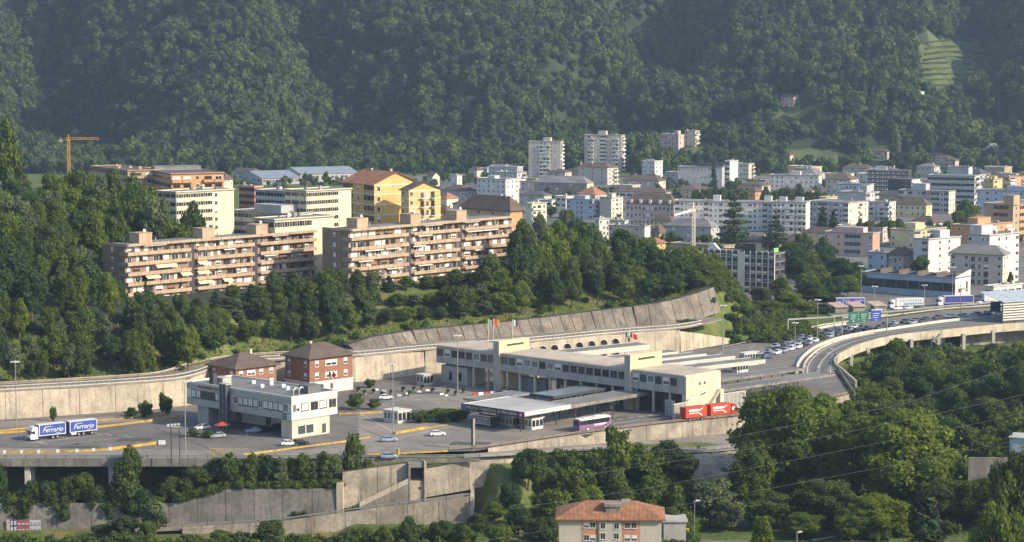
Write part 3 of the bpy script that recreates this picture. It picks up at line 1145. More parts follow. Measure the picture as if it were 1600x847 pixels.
R_BROWN = mat('roof_brown', (0.125, 0.092, 0.073), 0.9, 0.2, 0.3, fine=0.15)
R_RED = mat('roof_red', (0.34, 0.155, 0.085), 0.9, 0.22, 0.3, fine=0.15)
R_GREY = mat('roof_grey', (0.20, 0.195, 0.19), 0.9, 0.2, 0.15, fine=0.1)
R_LIGHT = mat('roof_light', (0.42, 0.41, 0.38), 0.85, 0.15, 0.1, fine=0.08, dirt=(0.26, 0.24, 0.21))
R_DGREY = mat('roof_darkgrey', (0.10, 0.10, 0.105), 0.9, 0.2, 0.2, fine=0.1)

WIN = {}
def win_mesh(kind):
    if kind in WIN:
        return WIN[kind]
    fm, pm = {'dark': (M_FRAME, M_GLASS), 'brown': (M_FRAME_B, M_GLASS), 'shut': (M_FRAME, M_SHUT), 'half': (M_FRAME, M_GLASS),
              'browns': (M_FRAME_B, M_SHUT_B), 'pale': (M_FRAME, M_GLASS_B), 'hole': (M_STEEL_D, M_GLASS), 'bhalf': (M_FRAME_B, M_GLASS), 'blind': (M_STEEL_D, M_SHUT)}[kind]
    mb = MB()
    t = 0.075
    mb.box(-.5, -.5 + t, -.06, .02, 0, 1, 0).box(.5 - t, .5, -.06, .02, 0, 1, 0)
    mb.box(-.5 + t, .5 - t, -.06, .02, 1 - t, 1, 0).box(-.5 + t, .5 - t, -.06, .02, 0, t * .8, 0)
    mb.box(-.02, .02, -.05, .02, t * .8, 1 - t, 0)
    mb.box(-.56, .56, -.16, .02, -.05, -.004, 0)
    mb.box(-.5 + t, -.02, -.025, .02, t * .8, 1 - t, 1).box(.02, .5 - t, -.025, .02, t * .8, 1 - t, 1)
    mats = [fm, pm]
    if kind in ('half', 'bhalf'):
        mb.box(-.5 + t, .5 - t, -.055, -.026, .45, 1 - t, 2)
        mats.append(M_SHUT if kind == 'half' else M_SHUT_B)
    WIN[kind] = mb.mesh('window', mats)
    return WIN[kind]

BAL = {}
def bal_mesh(m, kind='solid'):
    key = (m.name, kind)
    if key not in BAL:
        mb = MB()
        mb.box(-.5, .5, -1.25, .02, -.2, 0, 0)
        if kind == 'solid':
            mb.box(-.5, .5, -1.25, -1.13, .002, .95, 0)
            mb.box(-.5, -.48, -1.128, .02, .002, .95, 0).box(.48, .5, -1.128, .02, .002, .95, 0)
        else:
            for i in range(13):
                x = -.49 + .98 * i / 12
                mb.box(x - .006, x + .006, -1.22, -1.19, .002, .95, 1)
            mb.box(-.5, .5, -1.23, -1.18, .952, 1.0, 1)
        BAL[key] = mb.mesh('balcony', [m, M_STEEL_D])
    return BAL[key]

LOG = {}
def log_mesh(m):
    """loggia as a flush dark panel, recess shade put into its colour, with a parapet"""
    if m.name not in LOG:
        mb = MB()
        mb.box(-.5, .5, -.03, .02, 0, 1, 1)  # dark panel on the wall, painted shade of the loggia room
        mb.box(-.5, .5, -.14, -.032, -.08, .38, 0)
        mb.box(-.5, .5, -.12, -.032, .92, 1.02, 0)
        mb.box(-.22, -.18, -.06, -.032, .38, .92, 0).box(.2, .23, -.06, -.032, .38, .92, 0)
        LOG[m.name] = mb.mesh('loggia', [m, M_GLASS])
    return LOG[m.name]

def hip_roof(x0, x1, y0, y1, z, h, ov, m_over=0.0):
    mb = MB()
    x0 -= ov; x1 += ov; y0 -= ov; y1 += ov
    w, d = x1 - x0, y1 - y0
    if w >= d:
        r0, r1 = (x0 + d / 2 * .95, (y0 + y1) / 2, z + h), (x1 - d / 2 * .95, (y0 + y1) / 2, z + h)
    else:
        r0, r1 = ((x0 + x1) / 2, y0 + w / 2 * .95, z + h), ((x0 + x1) / 2, y1 - w / 2 * .95, z + h)
    a, b, c, d_ = (x0, y0, z), (x1, y0, z), (x1, y1, z), (x0, y1, z)
    if w >= d:
        for p in ([a, b, r1, r0], [b, c, r1], [c, d_, r0, r1], [d_, a, r0]):
            mb.poly(p)
    else:
        for p in ([a, b, r0], [b, c, r1, r0], [c, d_, r1], [d_, a, r0, r1]):
            mb.poly(p)
    mb.box(x0, x1, y0, y1, z - .25, z - .002)
    return mb

def gable_roof(x0, x1, y0, y1, z, h, ov, along='x'):
    mb = MB()
    t = .22
    if along == 'x':
        ym = (y0 + y1) / 2
        s = h / ((y1 - y0) / 2)
        A = [(x0 - ov, y0 - ov, z - s * ov), (x1 + ov, y0 - ov, z - s * ov), (x1 + ov, ym, z + h), (x0 - ov, ym, z + h)]
        B = [(x0 - ov, ym, z + h), (x1 + ov, ym, z + h), (x1 + ov, y1 + ov, z - s * ov), (x0 - ov, y1 + ov, z - s * ov)]
    else:
        xm = (x0 + x1) / 2
        s = h / ((x1 - x0) / 2)
        A = [(x0 - ov, y0 - ov, z - s * ov), (xm, y0 - ov, z + h), (xm, y1 + ov, z + h), (x0 - ov, y1 + ov, z - s * ov)]
        B = [(xm, y0 - ov, z + h), (x1 + ov, y0 - ov, z - s * ov), (x1 + ov, y1 + ov, z - s * ov), (xm, y1 + ov, z + h)]
    for q_ in (A, B):
        mb.hexa([(p[0], p[1], p[2] + .02) for p in q_] + [(p[0], p[1], p[2] + t) for p in q_])
    return mb

def face_len(C, z0, px, ux, uy):
    dep0 = C.y * CT + (CAMZ - z0) * ST
    k = (px - CXP) / FPX
    den = ux - k * uy * CT
    if abs(den) < 1e-3:
        return 10.0
    return (k * dep0 - C.x) / den

BLD = []
def bld(label, xl, xc, xr, yt, yb, nf=4, pl='www', pr='ww', wall=None, ang=60, z0=0.0, roof='flat', rm=None, rh=2.2, ov=.6, Lr=None, Ll=None,
        wk='dark', wr=None, bm=None, house=(), name='building', cat='building', ww=None, wh=None, gf=0.0, along=None, chim=0, bk='solid', hm=None, group=None, bands=None, wallr=None):
    wall = wall or W_WHITE
    bm = bm or wall
    C = P(xc, yb, z0)
    a = math.radians(ang)
    if Lr is None:
        Lr = max(4.0, min(60.0, face_len(C, z0, xr, math.cos(a), math.sin(a))))
    if Ll is None:
        Ll = max(4.0, min(120.0, face_len(C, z0, xl, -math.sin(a), math.cos(a))))
    H = PY(xc, yt, C.y).z - z0
    root = thing(name, label, cat, (C.x, C.y, z0), a, group)
    rm = rm or R_GREY
    mb = MB()
    mb.box(0, Lr, 0, Ll, -2.5, H, 0)
    wo_ = mb.build('wall', wall, root)
    if roof == 'gable':
        al = along or ('x' if Lr > Ll else 'y')
        g = MB()
        if al == 'x':
            g.prism([(0, 0), (Lr, 0), (Lr, Ll), (0, Ll)], H - .3, H + .001)
            for x in (0.0, Lr):
                g.poly([(x, 0, H), (x, Ll, H), (x, Ll / 2, H + rh)])
        else:
            for y in (0.0, Ll):
                g.poly([(0, y, H), (Lr, y, H), (Lr / 2, y, H + rh)])
        g.build('gable_wall', wall, root)
        ro = gable_roof(0, Lr, 0, Ll, H, rh, ov, al).build('roof', rm, root)
    elif roof == 'hip':
        ro = hip_roof(0, Lr, 0, Ll, H + .25, rh, ov).build('roof', rm, root)
    elif roof == 'mansard':
        m2 = MB()
        i = rh * .55
        m2.hexa([(-.3, -.3, H), (Lr + .3, -.3, H), (Lr + .3, Ll + .3, H), (-.3, Ll + .3, H), (i, i, H + rh), (Lr - i, i, H + rh), (Lr - i, Ll - i, H + rh), (i, Ll - i, H + rh)])
        ro = m2.build('roof', rm, root)
        for k in range(max(2, int(Ll / 5))):
            y = (k + .5) * Ll / max(2, int(Ll / 5))
            MB().box(-.1, 2.2, y - .7, y + .7, H + .8, H + 2.6).box(-.25, 2.4, y - .85, y + .85, H + 2.602, H + 2.85).build('dormer', M_WHITE, ro)
    else:
        m2 = MB()
        o = ov if ov < .6 else .35
        m2.box(-o, Lr + o, -o, Ll + o, H + .002, H + .3, 0)
        e = .25
        m2.box(-o, Lr + o, -o, -o + e, H + .302, H + .6, 1).box(-o, Lr + o, Ll + o - e, Ll + o, H + .302, H + .6, 1)
        m2.box(-o, -o + e, -o + e, Ll + o - e, H + .302, H + .6, 1).box(Lr + o - e, Lr + o, -o + e, Ll + o - e, H + .302, H + .6, 1)
        ro = m2.build('roof', [rm, wall], root)
        rq = random.Random(int(C.x * 7 + C.y))
        for k in range(rq.randrange(2, 6)):
            x, y = Lr * rq.uniform(.15, .85), Ll * rq.uniform(.1, .9)
            w_, h_ = rq.uniform(.5, 1.4), rq.uniform(.6, 1.6)
            MB().box(x - w_ / 2, x + w_ / 2, y - .4, y + .4, H + .3, H + .3 + h_).build(rq.choice(('roof_vent', 'chimney')), rq.choice((wall, M_STEEL, M_CONC_D)), ro)
    fh = (H - gf) / nf
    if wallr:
        MB().box(.02, Lr - .02, -.06, -.003, -.1, H - .05).build('facade_panel', wallr, root)  # right-face colour sheet; on sunlit ends the light is put into its colour
    if bands:
        for i in range(1, nf + 1):
            z = gf + i * fh
            if z > H - .4:
                z = H - .35
            b_ = MB().box(-.12, Lr + .12, -.12, -.004, z - .18, z + .12).box(-.12, -.004, -.002, Ll + .12, z - .18, z + .12)
            b_.build('floor_band', bands, root)
    for face, pat, L in (('l', pl, Ll), ('r', pr, Lr)):
        if not pat:
            continue
        n = len(pat)
        cw = L / n
        for c, ch in enumerate(pat):
            if ch == '.':
                continue
            u = (c + .5) * cw
            if face == 'l':
                loc = lambda z, d=0.0: (-d, L - u, z)
                rot = -math.pi / 2
            else:
                loc = lambda z, d=0.0: (u, -d, z)
                rot = 0.0
            dd = .065 if (wallr and face == 'r') else 0.0
            for f in range(nf):
                z = gf + f * fh
                kd = wk
                if wk in ('dark', 'brown') and RND.random() < .22:
                    kd = {'dark': RND.choice(('half', 'shut')), 'brown': 'browns'}[wk]
                if ch == 'w':
                    w_, h_ = ww or min(1.35, cw * .55), wh or fh * .5
                    put('window', win_mesh(kd), root, loc(z + fh * .28, dd), rot, (w_, 1, h_))
                elif ch == 'n':
                    put('window', win_mesh(kd), root, loc(z + fh * .3, dd), rot, (min(.8, cw * .4), 1, fh * .45))
                elif ch == 'W':
                    put('window', win_mesh(kd), root, loc(z + fh * .28, dd), rot, (cw * .82, 1, fh * .48))
                elif ch == 's':
                    put('window', win_mesh(wk), root, loc(z + fh * .34, dd), rot, (cw * .97, 1, fh * .42))
                elif ch == 'd':
                    put('window', win_mesh(kd), root, loc(z + .1, dd), rot, (min(1.2, cw * .5), 1, fh * .7))
                elif ch == 'b':
                    put('window', win_mesh(RND.choice(('dark', 'half', 'hole'))), root, loc(z + .12, dd), rot, (cw * .7, 1, fh * .7))
                    put('balcony', bal_mesh(bm, bk), root, loc(z + .05, dd), rot, (cw * .94, 1, 1))
                elif ch == 'l':
                    put('loggia', log_mesh(bm), root, loc(z + .2, dd), rot, (cw * .94, 1, fh * .86))
    for hx in house:
        fx, fy, sx, sy, sh = hx[:5]
        MB().box(fx * Lr - sx / 2, fx * Lr + sx / 2, fy * Ll - sy / 2, fy * Ll + sy / 2, H + .25, H + .3 + sh).box(
            fx * Lr - sx / 2 - .15, fx * Lr + sx / 2 + .15, fy * Ll - sy / 2 - .15, fy * Ll + sy / 2 + .15, H + .302 + sh, H + .45 + sh).build('roof_housing', hm or wall, ro)
    for c in range(chim):
        x, y = Lr * RND.uniform(.25, .75), Ll * RND.uniform(.2, .8)
        zt = H + (rh * .9 if roof != 'flat' else .6) + 1.0
        MB().box(x - .4, x + .4, y - .35, y + .35, H, zt).box(x - .5, x + .5, y - .45, y + .45, zt + .002, zt + .15).build('chimney', W_BEIGE if roof != 'flat' else wall, ro)
    BLD.append(root)
    root['H'] = H
    root['Lr'] = Lr
    root['Ll'] = Ll
    return root

# ------------------------------------------------------------------ the town
H1 = ((.5, .3, 4, 4, 2.4),)
H2 = ((.5, .25, 4, 4, 2.2), (.5, .75, 4, 4, 2.2))
bld('pale tower block on the left of the two, balconies in the middle', 826, 876, 880, 222, 276, 9, '.nnbbbnn.', 'b', W_BEIGE, 74, bm=W_WHITE, house=((.5, .45, 5, 6, 3),))
bld('taller pale tower block on the right of the two, with two columns of balconies', 913, 971, 976, 212, 266, 9, '.bbnnllnnbb.', 'b', W_BEIGE, 72, z0=1.5, bm=W_WHITE, house=((.5, .55, 5, 7, 3.2),))
bld('long stone school building with grey hipped roof below the tower blocks', 835, 917, 927, 287, 306, 3, 'w.w.w.w.w.w.w.w', 'ww', W_STONE, 66, roof='hip', rm=R_GREY, rh=4.5, wallr=W_PYEL)
bld('white five-storey block with grey roof left of the stone school', 745, 790, 811, 281, 319, 5, 'wwwwww', 'www', W_WHITE, 52, house=((.4, .6, 5, 6, 1.8),), rm=R_GREY)
bld('sunlit cream apartment house left of the blue-grey block', 822, 831, 854, 319, 356, 4, 'n', 'bbw', W_CREAM, 40)
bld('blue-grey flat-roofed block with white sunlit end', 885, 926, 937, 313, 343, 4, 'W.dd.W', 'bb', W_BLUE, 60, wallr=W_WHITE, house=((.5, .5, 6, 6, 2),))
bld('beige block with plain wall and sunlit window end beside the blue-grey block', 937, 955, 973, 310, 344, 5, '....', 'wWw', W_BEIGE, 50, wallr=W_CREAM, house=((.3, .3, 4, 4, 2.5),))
bld('pink palazzo with brown mansard roof and row of white dormers', 978, 1053, 1060, 321, 354, 3, 'wdwwdwwdwwdw', 'w', W_PINK, 68, roof='mansard', rm=R_BROWN, rh=6.5)
bld('long low warehouse with dark roof behind the pink palazzo', 958, 1040, 1048, 301, 312, 1, 'WWWWWWWW', 'w', W_WHITE, 66, roof='hip', rm=R_BROWN, rh=2.5)
bld('pale yellow house with long brown roof beside the grey modern block', 1048, 1090, 1118, 298, 311, 2, 'wwww', 'ww', W_PYEL, 55, roof='hip', rm=R_BROWN, rh=3)
bld('grey modern block with few square windows and a roof terrace', 1059, 1128, 1131, 262, 294, 3, 'n...nnnnnn..', '', W_GREY, 74, Lr=14, house=((.5, .3, 7, 20, 2.5),), hm=W_DARK)
bld('slim white slab tower at the end of the grey modern block', 1132, 1140, 1153, 252, 293, 5, 's', '...', W_WHITE, 48, wk='hole')
bld('long grey-white housing slab behind the dark cedar, rows of windows', 1054, 1214, 1218, 317, 361, 5, 'lwnWwnlwnWwnlwnWwnlwn', '', W_WHITE, 76, Lr=12, bm=W_WHITE, house=((.5, .1, 4, 4, 3), (.5, .6, 4, 4, 3)))
bld('white flats with banded balconies left of the sunlit cream end wall', 1207, 1259, 1261, 317, 364, 5, 'bbwbbwbb', '', W_WHITE, 72, Lr=12, bm=W_WHITE, house=H2)
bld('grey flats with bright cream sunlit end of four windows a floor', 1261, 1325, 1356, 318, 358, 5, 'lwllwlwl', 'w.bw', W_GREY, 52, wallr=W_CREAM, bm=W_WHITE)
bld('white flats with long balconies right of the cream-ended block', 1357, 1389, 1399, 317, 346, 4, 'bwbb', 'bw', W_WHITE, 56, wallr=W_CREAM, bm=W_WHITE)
bld('long white four-storey building behind a row of round trees', 1203, 1279, 1281, 275, 302, 4, 'wwwwwwwwww', '', W_WHITE, 72, Lr=12, house=((.5, .5, 5, 7, 2.4),), rm=R_DGREY)
bld('beige villa with brown hipped roof right of the long white building', 1290, 1328, 1341, 281, 304, 3, 'wwww', 'ww', W_BEIGE, 60, roof='hip', rm=R_BROWN, rh=4.5)
bld('small pale blue office with tall narrow windows below the brown-roofed villa', 1308, 1357, 1365, 289, 309, 2, 'wwwwwwww', 'www', W_BLUE, 62, wallr=W_WHITE)
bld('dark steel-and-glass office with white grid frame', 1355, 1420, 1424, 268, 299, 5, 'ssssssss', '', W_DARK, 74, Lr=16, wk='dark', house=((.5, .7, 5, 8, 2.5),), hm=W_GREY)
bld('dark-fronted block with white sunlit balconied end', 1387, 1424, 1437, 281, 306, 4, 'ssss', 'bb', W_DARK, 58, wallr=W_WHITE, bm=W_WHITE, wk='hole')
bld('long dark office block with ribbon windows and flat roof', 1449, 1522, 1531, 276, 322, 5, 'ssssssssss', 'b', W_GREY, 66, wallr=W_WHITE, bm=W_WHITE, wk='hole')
bld('grey box building with white sunlit end behind the long office', 1480, 1513, 1519, 262, 285, 2, '....', '.', W_GREY, 62, wallr=W_WHITE)
bld('grey apartment block with narrow cream sunlit end wall', 1404, 1482, 1492, 300, 334, 4, 'lwl.wlwllwl', 'ww', W_GREY, 58, wallr=W_CREAM, bm=W_GREY, house=((.5, .62, 7, 9, 4),))
bld('pale yellow villa with brown hipped roof in front of the grey apartment block', 1396, 1447, 1456, 321, 340, 2, 'wwwwww', 'w', W_PYEL, 58, roof='hip', rm=R_BROWN, rh=4.2, wk='dark')
bld('light blue-white block, blue from painted shade, at the right edge with vertical window strips', 1526, 1625, 1640, 300, 336, 4, 'n.W.w.w.w.w.W.l', '', W_BLUE, 64, Lr=16, house=((.5, .4, 8, 12, 2.4),))  # front's shade is put into the bluish wall colour
bld('bright orange apartment house at the right edge far back', 1566, 1577, 1625, 277, 300, 4, 'W', 'bwbwb', W_OR, 34, house=((.6, .5, 6, 5, 3),), bm=W_WHITE)
bld('ochre and brown building left of the bright orange house', 1537, 1552, 1566, 281, 304, 3, 'ww', 'W.', W_YEL, 50, house=((.5, .5, 4, 4, 2),))
bld('tan block with brown brick window bays at the right edge', 1536, 1582, 1650, 321, 377, 5, '..lll.', 'wllwllw', W_TAN, 46, bm=W_OR, house=((.03, .1, 6, 6, 5),))
bld('orange-tan terraced apartment house in front of the tan block', 1485, 1521, 1582, 354, 396, 4, '.w.w', 'wbbwb', W_OR, 46, bm=W_BEIGE, house=((.45, .55, 12, 6, 3),), ov=.9)
bld('beige flat-roofed house left of the white block with balconies', 1391, 1428, 1478, 361, 388, 3, 'w..w', 'lwlW.', W_PYEL, 44, bm=W_BEIGE, house=((.4, .5, 8, 6, 3),))
bld('white block with two bright window columns left of the grey hipped house', 1427, 1450, 1500, 375, 428, 5, '.W', '..w.w..', W_WHITE, 42, house=((.55, .4, 7, 5, 3.4),))
bld('tall white block behind the grey hipped house on its right side', 1511, 1545, 1591, 369, 444, 6, 'Wn.nn', '..w.w..W', W_WHITE, 44, house=((.15, .6, 8, 6, 4),))
bld('grey-beige apartment house with dark hipped roof and balconies on its front', 1484, 1566, 1575, 399, 447, 4, 'w.wbdb.w', 'ww', W_BEIGE, 62, roof='hip', rm=R_GREY, rh=3.6, ov=1.0, bk='rail', wallr=W_CREAM)
bld('pink and grey four-storey block with bright orange end', 1288, 1363, 1374, 366, 402, 3, 'w..w.llll..w', '.', W_PINK, 60, bm=W_GREY, wallr=W_SAL, house=((.5, .5, 6, 14, 2.4),))
bld('small bluish house with stepped flat roofs right of the pink block', 1356, 1382, 1391, 396, 424, 2, 'w.w', 'w', W_BLUE, 55)
bld('house with brown hipped roof left of the white window-column block', 1388, 1410, 1428, 400, 425, 2, 'wdw', 'ww', W_BEIGE, 48, roof='hip', rm=R_BROWN, rh=4.2, ov=.9, bk='rail')
bld('low shop with white canopy at the rest area right edge', 1538, 1552, 1597, 449, 467, 1, 'W', 'WWWW', W_WHITE, 40, rm=R_LIGHT)
# centre
bld('white end-on house with bright facade above the wooded bank', 930, 936, 952, 343, 378, 4, 'w', 'wwd', W_WHITE, 32)
bld('small white house with row of arched attic windows', 952, 976, 981, 346, 368, 2, 'wwwww', 'w', W_WHITE, 58)
bld('white house with flat roof and bright narrow end above the bank', 951, 1007, 1016, 355, 384, 3, 'w.w..w.', '.', W_BEIGE, 60, wallr=W_WHITE)
bld('round-cornered villa with dark brown roof near the white crane', 1020, 1048, 1056, 346, 366, 3, 'www', 'w', W_PYEL, 58, roof='hip', rm=R_BROWN, rh=3.2, ov=1.0)
bld('tan house with brown gable roof below the round-cornered villa', 1015, 1030, 1045, 365, 382, 2, 'w', 'ww', W_TAN, 48, roof='hip', rm=R_BROWN, rh=4)
bld('low house with red tiled roof at the top of the wooded bank', 997, 1026, 1040, 381, 398, 2, 'ww', 'w', W_YEL, 52, roof='hip', rm=R_RED, rh=2.6, ov=.9)
bld('grey warehouse with red-brown hipped roof behind the blue-grey block', 902, 930, 948, 305, 322, 2, 'wwww', 'www', W_BEIGE, 55, roof='hip', rm=R_RED, rh=5)
bld('pale low workshop behind the cream apartment house', 838, 862, 872, 314, 334, 2, 'WW', 'W', W_WHITE, 55, rm=R_LIGHT)
bld('white and grey office with dark windows left of the blue-grey block', 868, 884, 896, 308, 334, 3, 'WW', 'W', W_WHITE, 52, rm=R_LIGHT)
bld('low grey shed with dark roof right of the white five-storey block', 812, 850, 862, 306, 322, 2, 'w.w.w', '', W_GREY, 60, roof='hip', rm=R_DGREY, rh=2.4)
bld('row of grey town houses with long red-brown roof left of the white block', 690, 720, 746, 299, 316, 2, 'w.w', 'wdwdw', W_GREY, 40, roof='hip', rm=R_BROWN, rh=3.4)
bld('house with bright red hipped roof below the grey town houses', 683, 698, 716, 311, 326, 2, 'w', 'ww', W_CREAM, 42, roof='hip', rm=R_RED, rh=3.6)
bld('small cream gabled house beyond the yellow flats', 667, 676, 687, 276, 291, 2, 'w', 'w', W_CREAM, 48, roof='gable', rm=R_BROWN, rh=3, along='y')
bld('ruined white tower house with gaps near the cream gabled house', 704, 714, 722, 275, 293, 2, 'd', 'd', W_WHITE, 45)
bld('pale cottage with low roof beside the green mound behind the white block', 732, 745, 755, 266, 275, 1, 'w', 'w', W_BEIGE, 45, z0=3, roof='hip', rm=R_BROWN, rh=2.5)
bld('long brown-roofed railway shed right of the grey modern block', 1154, 1190, 1204, 290, 306, 1, 'WWWW', 'W', W_TAN, 55, roof='hip', rm=R_BROWN, rh=2.5)
bld('low orange-walled house right of the slim slab tower', 1168, 1180, 1192, 300, 312, 1, 'w', 'ww', W_OR, 45, roof='hip', rm=R_BROWN, rh=2.6)
bld('low flat station roof on posts by the railway', 1166, 1195, 1206, 282, 291, 1, 'ssss', 's', W_DARK, 58, rm=R_LIGHT, ov=.5)
bld('brown low house between the ochre building and the tan block', 1490, 1530, 1545, 343, 352, 1, 'www', 'w', W_TAN, 55, roof='hip', rm=R_BROWN, rh=3)
bld('grey parking deck behind the low workshop', 1455, 1478, 1492, 283, 300, 2, 'ss', 's', W_GREY, 55, wk='hole')
bld('white stepped block with roof terrace behind the cream-ended flats', 1310, 1352, 1373, 302, 330, 3, '..w.', 'lwl', W_GREY, 52, wallr=W_WHITE, house=((.6, .3, 6, 5, 4),), ov=.8)
bld('low cream flats behind the grey flats, partly hidden', 1280, 1291, 1308, 309, 330, 2, 'w', 'wb', W_CREAM, 40)
# hillside houses
def zat(px, py, Y):
    return PY(px, py, Y).z
def hbld(label, xl, xc, xr, yt, yb, Y, **k):
    hit = hill_hit(xc, yb) if Y > 1900 else PY(xc, yb, Y)
    return bld(label, xl, xc, xr, yt, yb, z0=hit.z, **k)
hbld('cream hillside apartment house with sunlit flank, lower of the pair', 1031, 1060, 1072, 211, 237, 2010, nf=3, pl='wwwdw', pr='wd', wall=W_PINK, ang=52, house=((.6, .3, 4, 4, 3),))
hbld('taller grey hillside house with balconied edge, behind the cream one', 1070, 1086, 1093, 205, 231, 2025, nf=4, pl='w..', pr='b', wall=W_BEIGE, ang=55, bm=W_CREAM)
hbld('pink farmhouse alone in the forest clearing', 1220, 1240, 1250, 152, 166, 2130, nf=2, pl='wdw', pr='w', wall=wm('peach', (.66, .44, .33)), ang=50, roof='gable', rm=R_BROWN, rh=2.5)
hbld('tiny pale hut high up on the forest slope', 1345, 1353, 1360, 48, 53, 2280, nf=1, pl='w', pr='w', wall=W_BEIGE, ang=50, roof='hip', rm=R_BROWN, rh=1.5)
hbld('small pale house at the edge of the vineyard', 1433, 1438, 1444, 144, 157, 2160, nf=2, pl='w', pr='w', wall=W_WHITE, ang=48)
hbld('pinkish house with dark roof left of the tall poplar', 1358, 1386, 1392, 237, 252, 1960, nf=2, pl='wwwwww', pr='w', wall=W_PINK, ang=62, roof='hip', rm=R_BROWN, rh=2)
hbld('uppermost of the stepped brown-roofed houses right of the poplar', 1453, 1470, 1477, 239, 252, 1965, nf=2, pl='www', pr='w', wall=W_PINK, ang=55, roof='hip', rm=R_BROWN, rh=2.2)
hbld('middle one of the stepped brown-roofed houses right of the poplar', 1460, 1482, 1490, 247, 262, 1945, nf=2, pl='www', pr='w', wall=W_PINK, ang=55, roof='hip', rm=R_BROWN, rh=2.2)
hbld('lowest of the stepped brown-roofed houses right of the poplar', 1480, 1492, 1498, 251, 268, 1925, nf=2, pl='ww', pr='w', wall=W_PINK, ang=52, roof='hip', rm=R_BROWN, rh=2.2)
hbld('white gabled house above the meadow at the right', 1540, 1552, 1561, 231, 241, 2000, nf=1, pl='ww', pr='w', wall=W_WHITE, ang=45, roof='gable', rm=R_GREY, rh=3.5)
hbld('small brown house hidden in trees below the grass patch', 1225, 1234, 1240, 242, 252, 1950, nf=1, pl='w', pr='w', wall=W_TAN, ang=50, roof='hip', rm=R_BROWN, rh=2)
hbld('small tan house between the two tower blocks', 895, 907, 913, 253, 261, 1960, nf=1, pl='ww', pr='w', wall=W_TAN, ang=52, roof='hip', rm=R_BROWN, rh=2)
hbld('grey-roofed house right behind the taller tower block', 976, 991, 1000, 225, 237, 2000, nf=2, pl='ww', pr='w', wall=W_BEIGE, ang=50, roof='hip', rm=R_BROWN, rh=2.5)
hbld('pair of pale houses far left at the foot of the forest', 362, 398, 412, 270, 280, 1800, nf=1, pl='wwww', pr='w', wall=W_BEIGE, ang=52, roof='hip', rm=R_BROWN, rh=3)
hbld('pale house with dark hipped roof behind the orange-roofed flats', 330, 350, 364, 281, 290, 1500, nf=2, pl='w', pr='www', wall=W_CREAM, ang=40, roof='hip', rm=R_BROWN, rh=4)
# industrial sheds at the foot of the forest
for i, (xl, xc, xr, yt, yb, lb) in enumerate(((372, 410, 470, 279, 288, 'long grey factory shed, frontmost at the forest foot'), (440, 470, 560, 272, 284, 'long bluish factory shed farther back at the forest foot'))):
    bld(lb, xl, xc, xr, yt, yb, 1, 'ss', 'ssssss', W_GREY, 22, roof='gable', rm=mat('roof_bluegrey', (.25, .28, .32), .7, .12, .1), rh=4, wk='pale', along='x')

# small houses filling the town between the blocks
rfl = random.Random(21)
FW = [('white', W_WHITE), ('beige', W_BEIGE), ('grey', W_GREY), ('beige', W_BEIGE), ('pale yellow', W_PYEL), ('pink', W_PINK), ('tan', W_TAN), ('grey', W_GREY)]
def overlaps(x, y, m):
    for b in BLD:
        dx, dy = x - b.location.x, y - b.location.y
        a = b.rotation_euler[2]
        u, v = dx * math.cos(a) + dy * math.sin(a), -dx * math.sin(a) + dy * math.cos(a)
        if -m < u < b['Lr'] + m and -m < v < b['Ll'] + m:
            return True
    return False

def box_px(b):
    a = b.rotation_euler[2]
    xs, ys = [], []
    for u, v in ((0, 0), (b['Lr'], 0), (0, b['Ll']), (b['Lr'], b['Ll'])):
        for h in (0, b['H'] + 2):
            q_ = proj((b.location.x + u * math.cos(a) - v * math.sin(a), b.location.y + u * math.sin(a) + v * math.cos(a), b.location.z + h))
            xs.append(q_[0])
            ys.append(q_[1])
    return min(xs), max(xs), min(ys), max(ys)
HAND = [(b.location.y, box_px(b)) for b in BLD]
def hides(X, Y, h, w):
    px0, px1 = proj((X - w, Y + w * .5, 0))[0], proj((X + w * .6, Y, 0))[0]
    yt_, yb_ = proj((X, Y + 5, h + 3))[1], proj((X, Y, 0))[1]
    for by, (a0, a1, t0, t1) in HAND:
        if by < Y:
            continue
        ox, oy = min(px1, a1) - max(px0, a0), min(yb_, t0 + (t1 - t0) * .75) - max(yt_, t0)
        if ox > 4 and oy > 3.0:
            return True
    return False
n_f = 0
tries = 0
while n_f < 46 and tries < 9000:
    tries += 1
    Y = rfl.uniform(1080, 1860)
    X = rfl.uniform(-.05 if Y > 1350 else .02, .225) * Y
    if overlaps(X, Y, 11) or overlaps(X - 10, Y + 10, 10):
        continue
    px, py = proj((X, Y, 0))
    if px < 760 or (px < 1010 and Y < 1250):
        continue
    h = rfl.uniform(5.5, 9) if rfl.random() < .7 else rfl.uniform(9, 13)
    if hides(X, Y, h, 15):
        continue
    top = proj((X, Y, h))[1]
    cn, wl_ = rfl.choice(FW)
    hip = rfl.random() < .45
    rn, rm_ = rfl.choice((('brown', R_BROWN), ('brown', R_BROWN), ('dark', R_DGREY), ('grey', R_GREY))) if hip else rfl.choice((('grey', R_GREY), ('pale', R_LIGHT)))
    nf_ = max(2, int(h / 2.9))
    bld('%s town house with %s %s roof squeezed between the larger blocks' % (cn, rn, 'hipped' if hip else 'flat'), 0, px, 0, top, py, nf_, 'wwwwww'[:rfl.randrange(3, 6)], 'ww' if rfl.random() < .6 else 'wb', wl_, rfl.uniform(40, 66),
        roof='hip' if hip else 'flat', rm=rm_, rh=rfl.uniform(2.2, 3.8), Lr=rfl.uniform(9, 15), Ll=rfl.uniform(12, 30), group='small houses filling the town', chim=1 if hip else 0)
    n_f += 1

